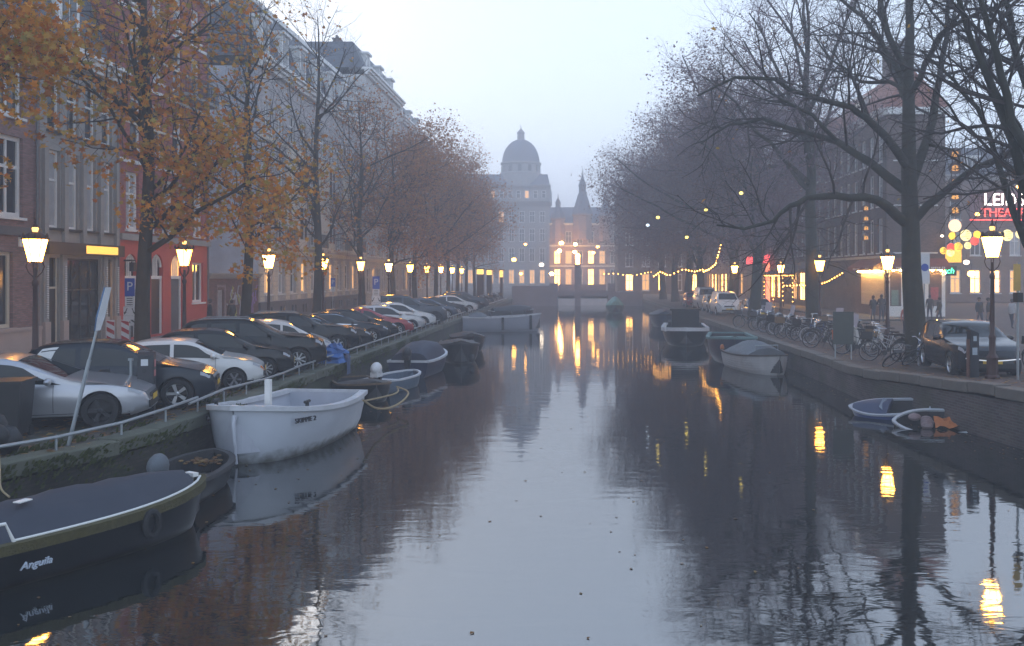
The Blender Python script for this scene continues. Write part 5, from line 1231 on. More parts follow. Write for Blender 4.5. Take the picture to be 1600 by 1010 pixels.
def hull_text(root, s, size, t, side, zoff, mat, bw, sh, L, yaw_extra=0., shear=0., tilt=.12):
    x = (t - .5) * L; y = side * (bw(t) + .05); d = .02; slope = (bw(t + d) - bw(t - d)) / (2 * d * L)
    yaw = math.atan(slope) * side
    e = Euler((math.pi / 2 - tilt * 0, 0, (yaw if side < 0 else yaw + math.pi) + yaw_extra))
    return lettering(s, size, mat, root, (x, y, sh(t) + zoff), e, .015, shear)
hull_text(bo, 'SKIPPIE 2', .15, .79, 1, -.24, inkm, bw, sh, L); hull_text(bo, 'SKIPPIE 2', .15, .86, -1, -.24, inkm, bw, sh, L)
g = MB(); 
# black sloop with dark tarpaulin in the foreground
bo = boat('black sloop under a dark tarpaulin with rope fender, nearest the camera', -7.3, 12.55, math.radians(60)); L = 4.9
bw, sh = hull(bo, L, 2.0, .64, .55, .25, boatblack, fender_m, darkin, 2.3, .82, .09, .13, .15, full=.5, rimname='rope_fender')
g = MB()
for s_ in (-1, 1): g.tube([((t - .5) * L, s_ * (bw(t) - .09), sh(t) + .075) for t in [.30 + .68 * i / 16 for i in range(17)]], .019, 6)
g.build('white_toe_rail', white, bo)
cover(bo, L, 2., bw, sh, .10, .93, .34, tarnavy, 'tarpaulin', -.12, seed=4, wav=.03)
g = MB(); hz = sh(.1) + .30
g.tube([(-L * .47, -.72, sh(.03) + .05), (-L * .46, -.74, hz), (-L * .22, -.88, hz), (-L * .20, -.89, sh(.3) + .06)], .022, 7); g.tube([(-L * .37, -.82, sh(.1) + .06), (-L * .34, -.84, hz)], .02, 6); g.tube([(-L * .31, -.86, sh(.1) + .06), (-L * .345, -.84, hz)], .02, 6); g.build('hand_rail', white, bo, True)
g = MB(); g.box((-.5, -.2, sh(.4) + .385), (.2, .12, .015), .3); g.build('tarpaulin_patch', white, bo)
hull_text(bo, 'Anguila', .13, .34, -1, -.24, M('pale script lettering', (.55, .6, .68), .5), bw, sh, L, 0, .35)
g = MB(); g.tube([(.85 + .11 * math.cos(a), -bw(.68) - .07, .42 + .17 * math.sin(a)) for a in [i * math.pi / 6 for i in range(12)]], .05, 7, closed=True); g.build('tyre_fender', rubber, bo, True)
g = MB(); g.box((L * .46, 0, sh(.95) + .12), (.10, .22, .06)); g.lathe([(.03, sh(.95)), (.03, sh(.95) + .12)], 6, (L * .46, 0, 0)); g.build('bow_cleat', white, bo)
# dark dinghy with motor squeezed behind it
bo = boat('dark dinghy with rounded grey motor hood between the black sloop and the white sloop', -7.0, 16.5, math.radians(95)); L = 2.6
bw, sh = hull(bo, L, 1.25, .5, .42, .15, boatblack, M('dark rubber rim', (.03, .03, .032), .7), darkin, 2.2, .8, .08, .07, .1); bench(bo, -.2, .5, .3, woodm); outboard(bo, -L / 2, .1, .4, targrey, s=1.1)
g = MB(); 
for i in range(40): a = random.Random(i); g.ell((.7 + a.gauss(0, .15), a.gauss(0, .15), .34 + a.random() * .12), (.06, .05, .02), 6, 4)
o = g.build('leaf_heap', litter, bo, fix=False)
# boats beyond the white sloop on the left
bo = boat('low black boat with tan gunwale and white outboard beyond the white sloop', -6.9, 29.3, math.radians(-62)); L = 3.6
bw, sh = hull(bo, L, 1.6, .62, .45, .2, boatblack, woodm, darkin, 2.2, .8, .06, .06, .1); bench(bo, -.3, .6, .35, woodm); bench(bo, .6, .5, .4, woodm)
cover(bo, L, 1.6, bw, sh, .45, .97, .12, tarblack, 'spray_hood', -.02, seed=5)
bo = boat('small pale blue rowing boat with white outboard', -6.25, 31.6, math.radians(75)); L = 3.0
bw, sh = hull(bo, L, 1.35, .5, .42, .18, M('pale blue hull', (.09, .135, .19), .4, var=.15), boatrim, M('pale blue boat inside', (.06, .09, .13), .6), 2.2, .85, .06, .06, .1); bench(bo, -.2, .55, .32, boatrim); outboard(bo, -L / 2, -.1, .48, M('white motor hood', (.6, .6, .6), .35), s=1.15)
bo = boat('motor boat with blue tarpaulin and outboard, stern to the camera', -6.2, 36.9, math.radians(85)); L = 4.4
bw, sh = hull(bo, L, 1.75, .85, .62, .25, boatnavy, boatrim, darkin, 2.2, .9, .08, .09, .12); cover(bo, L, 1.75, bw, sh, .04, .8, .62, M('navy boat cover', (.018, .023, .045), .7, var=.2, bump=.2, bscale=5), 'boat_cover', -.06, seed=6, flat=4.); outboard(bo, -L / 2, 0, .62, blackplastic, s=1.2)
bo = boat('black covered boat right of the blue covered motor boat', -5.4, 42.4, math.radians(-80)); L = 4.8
bw, sh = hull(bo, L, 1.9, .95, .7, .25, boatblack, blackplastic, darkin, 2.2, .8, .07, .07, .12); cover(bo, L, 1.9, bw, sh, .08, .92, .22, tarblack, 'boat_cover', .02, seed=7)
g = MB(); g.ell((L / 2 - .3, .5, .25), (.14, .14, .2), 8, 6); g.build('fender', blackplastic, bo, True)
bo = boat('smaller black covered boat behind the black covered boat', -5.7, 48.5, math.radians(-75)); L = 4.4
bw, sh = hull(bo, L, 1.7, .85, .62, .25, boatblack, blackplastic, darkin, 2.2, .8, .07, .07, .12); cover(bo, L, 1.7, bw, sh, .06, .9, .3, tarblack, 'boat_cover', .02, seed=8)
bo = boat('long pale open boat moored across the view in mid canal', -5.1, 64.5, math.radians(8)); L = 5.6
bw, sh = hull(bo, L, 2.0, 1.25, 1.0, .25, M('pale grey boat paint', (.30, .31, .36), .4, var=.12), boatrim, M('dark boat lining', (.12, .12, .13), .6), 2.0, .7, .08, .08, .2)
for t in (.35, .62, .80): 
    g = MB(); g.tube([((t - .5) * L, bw(t) * math.cos(a), sh(t) + .33 * math.sin(a)) for a in [i * math.pi / 8 for i in range(9)]], .025, 6); g.build('cover_hoop', blackplastic, bo, True)
cover(bo, L, 2., bw, sh, .08, .3, .34, targrey, 'folded_cover', .0, seed=9)
for t in (.50, .86):
    g = MB(); g.b2(((t - .5) * L - .09, -bw(t) - .10, .15), ((t - .5) * L + .09, -bw(t) - .01, sh(t))); g.build('fender', blackplastic, bo)
bo = boat('rounded dark covered boat by the left quay near the bridge', -5.7, 84., math.radians(20)); L = 4.2
bw, sh = hull(bo, L, 1.9, .85, .7, .25, boatblack, boatrim, darkin, 2., .85, .07, .07, .1); cover(bo, L, 1.9, bw, sh, .05, .93, .5, tarblack, 'boat_cover', .04, seed=10)
# right bank boats
bo = boat('white lapstrake boat with grey tarpaulin on the right', 7.75, 37.6, math.radians(-78)); L = 4.4
bw, sh = hull(bo, L, 1.9, .82, .66, .3, M('old white lapstrake paint', (.42, .42, .42), .55, var=.3, scale=3), M('dark wood rim', (.05, .045, .04), .6), darkin, 2.0, .8, .07, .07, .1, strakes=5); cover(bo, L, 2.1, bw, sh, .1, .72, .55, targrey, 'tarpaulin', -.02, seed=11)
g = MB(); g.tube([(.9, -.5, sh(.7)), (.9, -.5, sh(.7) + .4), (.9, .5, sh(.7) + .4), (.9, .5, sh(.7))], .025, 6); g.build('hand_rail', galv, bo, True)
bo = boat('dark barge with faded teal deck behind the white lapstrake boat', 7.6, 43.0, math.radians(-97)); L = 6.4
bw, sh = hull(bo, L, 2.3, 1.2, 1.0, .3, boatnavy, teal, darkin, 2.2, .8, .12, .10, .2); 
g = MB(); vs = []
for i in range(8): t = .68 + .3 * i / 7; vs += [((t - .5) * L, -bw(t) + .03, sh(t) + .05), ((t - .5) * L, 0, sh(t) + .10), ((t - .5) * L, bw(t) - .03, sh(t) + .05)]
g.add(vs, [(i * 3 + j, i * 3 + j + 1, i * 3 + j + 4, i * 3 + j + 3) for i in range(7) for j in range(2)]); g.build('foredeck', teal, bo)
g = MB(); g.ell((L / 2 - .35, -.55, .75), (.16, .1, .16), 8, 6); g.build('orange_buoy', M('orange buoy', (.45, .13, .02), .5), bo, True)
bo = boat('black and white flat barge with dark box cabin on the right', 6.75, 54., math.radians(-96)); L = 8.5
bw, sh = hull(bo, L, 2.7, 1.0, .8, .3, boatblack, M('white barge rail', (.55, .55, .56), .5, var=.2), darkin, 3., .9, .14, .2, .2)
g = MB(); g.b2((-.3, -.8, .5), (1.5, .8, 1.95)); g.b2((-.4, -.9, 1.95), (1.6, .9, 2.03)); g.build('cabin', boatblack, bo); g = MB(); g.b2((-3.6, -1.0, .6), (-.5, 1.0, 1.15)); g.build('hatch_cover', tarblack, bo)
g = MB(); 
for x in (1.9, 2.4, 2.9): g.lathe([(.05, .8), (.05, 1.2)], 6, (x, -1.15, 0))
g.build('mooring_post', white, bo)
bo = boat('dark covered boat near the right quay before the bridge', 7.3, 72., math.radians(-93)); L = 6.5
bw, sh = hull(bo, L, 2.3, 1.0, .85, .25, boatnavy, blackplastic, darkin, 2.2, .8, .08, .08, .1); cover(bo, L, 2.3, bw, sh, .1, .9, .45, M('blue black cover', (.02, .03, .05), .6, var=.2, bump=.2), 'boat_cover', .02, seed=12)
bo = boat('small boat under teal green tarpaulin beside the bridge', 4.6, 98., math.radians(-90)); L = 4.2
bw, sh = hull(bo, L, 2.0, .8, .7, .25, M('dull green hull', (.06, .11, .10), .5), blackplastic, darkin, 2.2, .85, .07, .07, .1); cover(bo, L, 2.0, bw, sh, .05, .9, 1.0, M('teal green tarpaulin', (.14, .32, .27), .65, var=.2, bump=.2, bscale=4), 'tarpaulin', .03, seed=13)
# two swamped boats below the right wall
bo = boat('blue and white speedboat listing in the water below right wall', 9.0, 25.2, math.radians(152)); L = 2.2
bo.rotation_euler = (math.radians(-14), math.radians(7), math.radians(150)); bo.location.z = -.16
bw, sh = hull(bo, L, 1.25, .55, .45, .25, blueboat, M('white rub rail', (.34, .36, .40), .5), darkin, 2.2, .85, .07, .05, .12); cover(bo, L, 1.25, bw, sh, .5, .95, .10, M('pale blue foredeck', (.022, .035, .08), .55, var=.15), 'foredeck', -.05, seed=14, wav=.0)
g = MB(); g.add([(.05, -.45, sh(.5)), (.22, -.36, sh(.5) + .16), (.22, .36, sh(.5) + .16), (.05, .45, sh(.5))], [(0, 1, 2, 3)]); g.build('windscreen', M('milky windscreen', (.25, .3, .36), .2), bo)
hull_text(bo, 'Jantar', .12, .72, 1, -.16, white, bw, sh, L, 0, .3)
bo = boat('half sunken dinghy with pale rim and orange rag in right foreground', 9.5, 23.5, math.radians(-20)); L = 2.05
bo.rotation_euler = (math.radians(-24), math.radians(3), math.radians(163)); bo.location.z = -.30
bw, sh = hull(bo, L, 1.2, .55, .5, .25, boatblack, M('pale dinghy rim', (.36, .38, .40), .5, var=.2), darkin, 2., .8, .06, .05, .12)
r_ = random.Random(4); g = MB()
for i in range(7): g.ell((.15 + r_.gauss(0, .2), -.1 + r_.gauss(0, .15), .42 + r_.random() * .12), (.16, .13, .09), 8, 5)
g.build('sodden_bag', M('mauve sodden cloth', (.17, .12, .12), .6, var=.4, scale=6, bump=.5), bo, True)
g = MB(); vs = [(-.55 + .11 * i, -.3 + .12 * j, .46 + .05 * math.sin(i * 1.7 + j * 2)) for i in range(6) for j in range(5)]; g.add(vs, [(i * 5 + j, i * 5 + j + 1, i * 5 + j + 6, i * 5 + j + 5) for i in range(5) for j in range(4)]); g.build('orange_cloth', M('orange rag', (.42, .13, .03), .7, var=.3, scale=5), bo, True)
# thick ropes
def rope(label, pts, r=.03):
    for _ in range(3):                                     # round the bends
        q = [Vector(pts[0])]
        for a, c_ in zip(pts, pts[1:]): a, c_ = Vector(a), Vector(c_); q += [a.lerp(c_, .25), a.lerp(c_, .75)]
        pts = q + [Vector(pts[-1])]
    g = MB(); g.tube(pts, r, 7); o = g.build('mooring_rope', rope_m, None, True); tag(o, label, 'rope'); return o
rope('tan mooring rope sagging from the white sloop stern over the water', [(-5.35, 22.9, .78), (-5.2, 23.6, .45), (-5.0, 24.6, .32), (-4.85, 25.8, .38), (-4.9, 27.0, .48), (-5.5, 28.0, .5)])
rope('second slack tan rope behind the white sloop stern', [(-5.7, 23.1, .85), (-5.8, 24.2, .55), (-5.6, 25.6, .46), (-5.2, 26.8, .45), (-5.5, 28.1, .48)], .025)
rope('thin dark mooring line from the near rail to the black sloop', [(-9.1, 14.2, 1.2), (-8.95, 14.0, .9), (-8.7, 13.6, .72), (-8.3, 13.2, .70)], .015)
# ------------------------------------------------------------------ bicycles and scooters
def make_bike(framec, crate=None, seat=blackplastic, tyre=rubber, basket=False):
    root = thing('bicycle', 'bicycle', 'bicycle'); R = .34
    for x in (-.52, .55):
        g = MB(); g.tube([(R * math.cos(a), 0, R * math.sin(a)) for a in [i * math.pi / 12 for i in range(24)]], .021, 6, closed=True); w_ = g.build('wheel', tyre, root, True, loc=(x, 0, R))
        g = MB(); g.tube([((R - .03) * math.cos(a), 0, (R - .03) * math.sin(a)) for a in [i * math.pi / 10 for i in range(20)]], .012, 4, closed=True)
        for i in range(12): a = i * math.pi / 6; g.tube([(.02 * math.cos(a + .5), .02 * (-1) ** i, .02 * math.sin(a + .5)), ((R - .03) * math.cos(a), 0, (R - .03) * math.sin(a))], .0025, 3, cap=False)
        g.tube([(0, -.05, 0), (0, .05, 0)], .022, 6); link('rim', g.mesh('rim', M('dull bicycle rim', (.22, .22, .23), .4, .6)), w_)
    g = MB(); bb = (.0, 0, .30); hs = (.40, 0, .86); st = (-.16, 0, .80)
    for a, c_, r in ((bb, (.42, 0, .72), .017), (bb, st, .016), (st, (-.52, 0, R), .010), (bb, (-.52, 0, R), .011), ((-.10, 0, .62), (.40, 0, .80), .015), (hs, (.42, 0, .70), .018)): g.tube([a, c_], r, 6)
    for s_ in (-.05, .05): g.tube([(.425, s_ * .4, .70), (.46, s_, .50), (.55, s_, R)], .011, 5)
    g.tube([st, (-.19, 0, .93)], .013, 6); g.build('frame', framec, root, True)
    g = MB(); g.tube([(.39, 0, .84), (.37, 0, 1.02), (.40, 0, 1.06)], .014, 6); g.tube([(.20, -.30, 1.08), (.33, -.29, 1.10), (.42, -.15, 1.08), (.42, .15, 1.08), (.33, .29, 1.10), (.20, .30, 1.08)], .012, 6); g.build('handlebar', chrome, root, True)
    g = MB(); g.ell((-.22, 0, .96), (.14, .085, .035), 10, 5); g.ell((-.08, 0, .965), (.10, .03, .025), 8, 4); g.build('saddle', seat, root, True)
    for x in (-.52, .55):
        g = MB(); ang = [math.radians(d) for d in (range(20, 200, 18) if x < 0 else range(10, 150, 18))]; g.tube([(x + (R + .04) * math.cos(a), 0, R + (R + .04) * math.sin(a)) for a in ang], .022, 4); g.build('mudguard', blackplastic, root)
    g = MB(); g.box((-.52, 0, .74), (.42, .14, .015)); g.tube([(-.68, .06, .74), (-.53, .06, R)], .007, 4); g.tube([(-.68, -.06, .74), (-.53, -.06, R)], .007, 4); g.tube([(-.36, 0, .74), (-.18, 0, .74)], .008, 4); g.build('luggage_rack', blackplastic, root)
    g = MB(); g.lathe([(.09, -.01), (.09, .01)], 12, (0, .05, .30), axis='y'); g.tube([(0, .06, .30), (.12, .08, .20)], .01, 5); g.tube([(0, -.06, .30), (-.12, -.08, .40)], .01, 5); g.box((.12, .12, .20), (.09, .08, .02)); g.box((-.12, -.12, .40), (.09, .08, .02)); g.build('crank', blackplastic, root)
    if crate:
        g = MB(); x0, z0 = .62, .76
        for a, c_ in (((x0 - .2, -.19, z0), (x0 + .2, .19, z0 + .02)), ((x0 - .2, -.19, z0 + .02), (x0 - .18, .19, z0 + .26)), ((x0 + .18, -.19, z0 + .02), (x0 + .2, .19, z0 + .26)), ((x0 - .18, -.19, z0 + .02), (x0 + .18, -.17, z0 + .26)), ((x0 - .18, .17, z0 + .02), (x0 + .18, .19, z0 + .26))): g.b2(a, c_)
        g.tube([(.42, 0, .80), (x0, 0, z0)], .012, 5); g.build('crate', crate, root)
    if basket:
        for s_ in (-1, 1): g = MB(); g.prism([(-.72, .34), (-.34, .34), (-.30, .74), (-.76, .74)], s_ * .09, s_ * .22, 'y'); g.build('pannier', basket, root)
    g = MB(); g.tube([(-.02, .05, .30), (.06, .22, .01)], .009, 5); g.build('kickstand', blackplastic, root)
    return root
bk = [make_bike(M('black bicycle paint', (.012, .012, .013), .35)), make_bike(M('grey bicycle paint', (.25, .26, .28), .35, .4), crate=blackplastic), make_bike(M('blue bicycle paint', (.03, .07, .18), .35), tyre=M('pale tyre', (.36, .36, .37), .7)), make_bike(M('green black bicycle paint', (.012, .025, .018), .35), basket=M('orange pannier', (.42, .10, .025), .7, var=.2)), make_bike(M('white bicycle paint', (.5, .5, .5), .4), crate=M('wooden crate', (.16, .10, .05), .8))]
kinds = ['black bicycle', 'grey bicycle with black front crate', 'blue bicycle with pale tyres', 'bicycle with orange panniers', 'white bicycle with wooden front crate']
rng = random.Random(77); first = [True] * 5
def put_bike(k, lab, x, y, rz, lean=.1, group=None):
    z = rz_ground(y) if x > 0 else GZ
    if first[k]: o = bk[k]; first[k] = False; o['label'] = lab
    else: o = copy_tree(bk[k]); o['label'] = lab
    o.location = (x, y, z); o.rotation_euler = (lean, 0, rz)
    if group: o['group'] = group
    elif 'group' in o: del o['group']
    return o
R_ = math.radians
put_bike(0, 'black bicycle leaning over beside the foot of the large bare tree', 10.75, 29.9, R_(35), .75)
put_bike(2, 'blue bicycle with pale tyres behind the dark electric car', 11.75, 30.6, R_(75), .12)
put_bike(1, 'grey bicycle with front crate left of the large bare tree', 11.0, 31.6, R_(150), .15)
put_bike(3, 'bicycle with orange panniers near the quay board', 10.55, 37.6, R_(165), .1)
put_bike(0, 'black bicycle just behind the dark information board', 10.9, 34.4, R_(160), .1)
put_bike(4, 'white bicycle with wooden crate left of the large bare tree', 11.6, 33.0, R_(140), .12)
put_bike(1, 'grey bicycle with bright front wheel at the far end of the near bicycle row', 10.3, 52.5, R_(178), .1)
rowk = [0, 2, 1, 0, 4, 0, 1, 2, 0, 0, 1, 0]
for i in range(12):
    y = 39.2 + i * 1.05; put_bike(rowk[i], '%s, %s in the tangled row along the right quay' % (kinds[rowk[i]], ORD[i]), 10.9 + rng.uniform(-.3, .3), y, R_(rng.uniform(150, 185)), rng.uniform(-.12, .2), 'bicycles along the right quay')
for i in range(7):
    put_bike([1, 0, 0, 2, 0, 4, 0][i], '%s, %s in the second row by the right trees' % (kinds[[1, 0, 0, 2, 0, 4, 0][i]], ORD[i]), 12.6 + rng.uniform(-.3, .3), 35.4 + i * 1.7, R_(rng.uniform(150, 200)), rng.uniform(-.1, .15), 'bicycles by the right trees')
for i in range(5):
    put_bike([0, 1, 4, 0, 2][i], '%s behind the dark electric car, %s from its bonnet' % (kinds[[0, 1, 4, 0, 2][i]], ORD[i]), 14.2 + i * .55, 27.5 + i * .35, R_(rng.uniform(60, 120)), .1, 'bicycles behind the electric car')
for i in range(16):
    put_bike([0, 1, 0, 2, 0, 0, 4][i % 7], '%s in far left quay row, %s from the cars' % (kinds[[0, 1, 0, 2, 0, 0, 4][i % 7]], ORD[i]), -9.3 + rng.uniform(-.2, .2), 86 + i * 1.5, R_(rng.uniform(-20, 20)), rng.uniform(-.1, .1), 'far bicycles on the left quay')
def scooter(label, x, y, rz, body, screen=True):
    o = thing('motor_scooter', label, 'scooter', (x, y, rz_ground(y)), rz)
    for xx in (-.55, .62):
        g = MB(); g.lathe([(.13, -.05), (.21, -.05), (.235, 0), (.21, .05), (.13, .05)], 18, axis='y'); w_ = g.build('wheel', rubber, o, True, loc=(xx, 0, .235)); g = MB(); g.lathe([(.13, -.04), (.13, .04)], 12, axis='y'); link('rim', g.mesh('rim', alloy), w_)
    g = MB(); g.prism([(-.85, .60), (-.80, .42), (-.35, .30), (-.20, .30), (-.12, .60), (-.25, .72), (-.75, .74)], -.16, .16, 'y'); g.prism([(-.22, .24), (.28, .24), (.34, .34), (-.2, .32)], -.17, .17, 'y'); g.prism([(.26, .26), (.40, .28), (.52, .86), (.42, .90)], -.19, .19, 'y'); g.prism([(.40, .44), (.78, .44), (.84, .36), (.66, .56), (.45, .60)], -.08, .08, 'y'); g.ell((.47, 0, .98), (.16, .16, .10), 10, 6); g.build('body', body, o, True, 30)
    g = MB(); g.ell((-.45, 0, .78), (.36, .15, .07), 12, 6); g.build('seat', blackplastic, o, True)
    g = MB(); g.tube([(.40, -.34, 1.02), (.46, -.12, 1.0), (.46, .12, 1.0), (.40, .34, 1.02)], .016, 6); g.tube([(.44, 0, .98), (.62, 0, .3)], .025, 6)
    for s_ in (-1, 1): g.tube([(.43, s_ * .24, 1.0), (.45, s_ * .32, 1.18)], .006, 4); g.ell((.45, s_ * .33, 1.22), (.02, .06, .045), 8, 5)
    g.build('handlebar', blackplastic, o)
    g = MB(); g.ell((.61, 0, .95), (.05, .08, .07), 8, 6); g.build('headlight', HEAD, o, True)
    if screen: g = MB(); g.prism([(.50, 1.0), (.52, 1.0), (.40, 1.52), (.38, 1.52)], -.24, .24, 'y'); g.build('windshield', M('milky scooter screen', (.42, .36, .38), .2, var=.1), o)
scooter('white motor scooter beside the dark information board', 11.55, 35.6, R_(200), M('white scooter paint', (.6, .58, .54), .3, coat=.5))
scooter('dark motor scooter with clear screen right of second trunk', 12.9, 42.2, R_(205), M('black scooter paint', (.02, .02, .024), .3, coat=.5))
scooter('dark motor scooter with screen in the bicycle row', 11.5, 51.2, R_(215), M('grey scooter paint', (.1, .1, .11), .3, coat=.5))
scooter('dark motor scooter left of the second trunk', 11.8, 46.4, R_(190), M('black scooter paint', (.02, .02, .024), .3, coat=.5))

# ------------------------------------------------------------------ people
def person(label, x, y, z, rz, h, jacket, trousers, skin=(.30, .18, .13), hair=(.03, .02, .015), stride=0., arm='down', hood=False):
    s = h / 1.75; V, E, Rr = [], [], []
    def v(p, r): V.append(Vector(p) * s); Rr.append(r * s); return len(V) - 1
    def e(a, b_): E.append((a, b_))
    pel = v((0, 0, .93), .135); sp = v((0, .01, 1.12), .14); ch = v((0, 0, 1.32), .165); nk = v((0, .01, 1.49), .062); hd_ = v((0, -.015, 1.585), .082); ht = v((0, -.005, 1.68), .085)
    e(pel, sp); e(sp, ch); e(ch, nk); e(nk, hd_); e(hd_, ht); no = v((0, -.11, 1.60), .014); e(hd_, no)
    for sd in (-1, 1):
        sh_ = v((sd * .175, 0, 1.40), .075); e(ch, sh_)
        if arm == 'down': el = v((sd * .235, .03, 1.13), .052); wr = v((sd * .235, -.06, .90), .036)
        else: el = v((sd * .25, .02, 1.14), .052); wr = v((sd * .10, -.20, 1.10), .036)
        e(sh_, el); e(el, wr); d = (V[wr] - V[el]).normalized() / s; pw = V[wr] / s; pa = v(pw + d * .06, .032); e(wr, pa)
        for k, (oy, ln) in enumerate(((-.03, .075), (-.01, .085), (.01, .08), (.028, .062))):
            f = v(pw + d * (.09) + Vector((0, oy, 0)), .010); f2 = v(pw + d * (.09 + ln) + Vector((-sd * .02, oy, 0)), .008); e(pa, f); e(f, f2)
        th = v(pw + d * .075 + Vector((-sd * .01, -.055, 0)), .010); e(pa, th)
        st = stride * sd; hp = v((sd * .095, 0, .86), .105); kn = v((sd * .10, -.02 - st * .5, .49), .066); an = v((sd * .10, .02 - st, .09), .044); toe = v((sd * .115, -.15 - st, .035), .036)
        e(pel, hp); e(hp, kn); e(kn, an); e(an, toe)
    me = bpy.data.meshes.new('body'); me.from_pydata(V, E, []); ob = link('body', me)
    md = ob.modifiers.new('skin', 'SKIN'); md.use_smooth_shade = True
    for i, sv in enumerate(me.skin_vertices[0].data): sv.radius = (Rr[i], Rr[i]); sv.use_root = i == 0
    sub = ob.modifiers.new('sub', 'SUBSURF'); sub.levels = 1; sub.render_levels = 1
    dg = bpy.context.evaluated_depsgraph_get(); nm = bpy.data.meshes.new_from_object(ob.evaluated_get(dg)); ob.modifiers.clear(); ob.data = nm
    nm.materials.clear()
    for m_ in (jacket, trousers, M('skin %.2f' % skin[0], skin, .6), M('hair %.3f' % hair[0], hair, .7), M('dark shoes', (.02, .02, .02), .6)): nm.materials.append(m_)
    for p in nm.polygons:
        c = p.center / s; k = 0
        if c.z > 1.475: k = 2 if (c.y < -.03 and c.z < 1.67 and not (hood and abs(c.x) > .06)) or c.z < 1.52 else (0 if hood else 3)
        elif abs(c.x) > .15 and c.z < .90: k = 2
        elif arm != 'down' and c.y < -.19 and c.z > 1.0: k = 2
        elif c.z < .10: k = 4
        elif c.z < .90: k = 1
        p.material_index = k
    root = thing('person', label, 'person', (x, y, z), rz); ob.parent = root
    hc = MB(); hc.ell((0, .02 * s, 1.645 * s), (.093 * s, .105 * s, .105 * s), 12, 8); hc.build('hood' if hood else 'hair', jacket if hood else nm.materials[3], root, True)
    for sd in (-1, 1):
        q = MB(); q.ell((sd * .088 * s, 0, 1.60 * s), (.012 * s, .02 * s, .03 * s), 6, 5); q.build('ear', nm.materials[2], root, True)
        q = MB(); q.ell((sd * .033 * s, -.092 * s, 1.625 * s), (.013 * s, .008 * s, .008 * s), 6, 4); q.build('eye', blackplastic, root, True)
    q = MB(); q.ell((0, -.094 * s, 1.555 * s), (.024 * s, .008 * s, .006 * s), 6, 4); q.build('mouth', M('lips', (.22, .08, .07), .6), root, True)
    return root
jk = lambda n, c: M(n, c, .8, var=.2, scale=6)
dk = jk('black coat', (.016, .016, .018)); jeans = jk('dark jeans', (.03, .035, .055)); greyc = jk('charcoal coat', (.04, .04, .045)); pinkc = jk('salmon pink coat', (.40, .13, .11)); whitec = jk('pale grey jacket', (.42, .42, .42)); brownc = jk('dark brown coat', (.04, .028, .02))
person('person in black coat standing left, facing the snack bar', 19.3, 57.6, GZ, R_(200), 1.78, dk, jeans, arm='fold')
person('taller person in dark coat at the right, facing the snack bar window', 19.95, 57.9, GZ, R_(170), 1.84, greyc, jeans, arm='fold')
person('person in salmon pink coat beside the large bare trunk', 16.55, 44.5, GZ, R_(160), 1.62, pinkc, jeans, hair=(.25, .15, .06), stride=.12)
person('person in black hooded coat walking left by the red house', -18.2, 44.9, GZ + .12, R_(-60), 1.76, dk, dk, stride=.15)
person('hunched person in black hood next to the annex', -17.75, 46.6, GZ + .12, R_(-120), 1.68, dk, dk, stride=.12, hood=True)
for i, (x, y, hh, c, lab) in enumerate(((23.6, 52., 1.80, dk, 'person in black coat crossing behind the large right lamp post'), (24.4, 52.6, 1.76, greyc, 'person in charcoal coat next to the right lamp post'), (25.2, 51.4, 1.72, whitec, 'person in pale grey jacket right of the lamp post'), (24.3, 61., 1.74, brownc, 'person in brown coat farther down the side street'), (22.9, 56., 1.7, brownc, 'person in brown coat near the snack bar corner'), (27.2, 66., 1.75, dk, 'distant person in dark coat under the string lights'))):
    person(lab, x, y, GZ, R_(20 + 50 * i), hh, c, jeans, stride=.16)

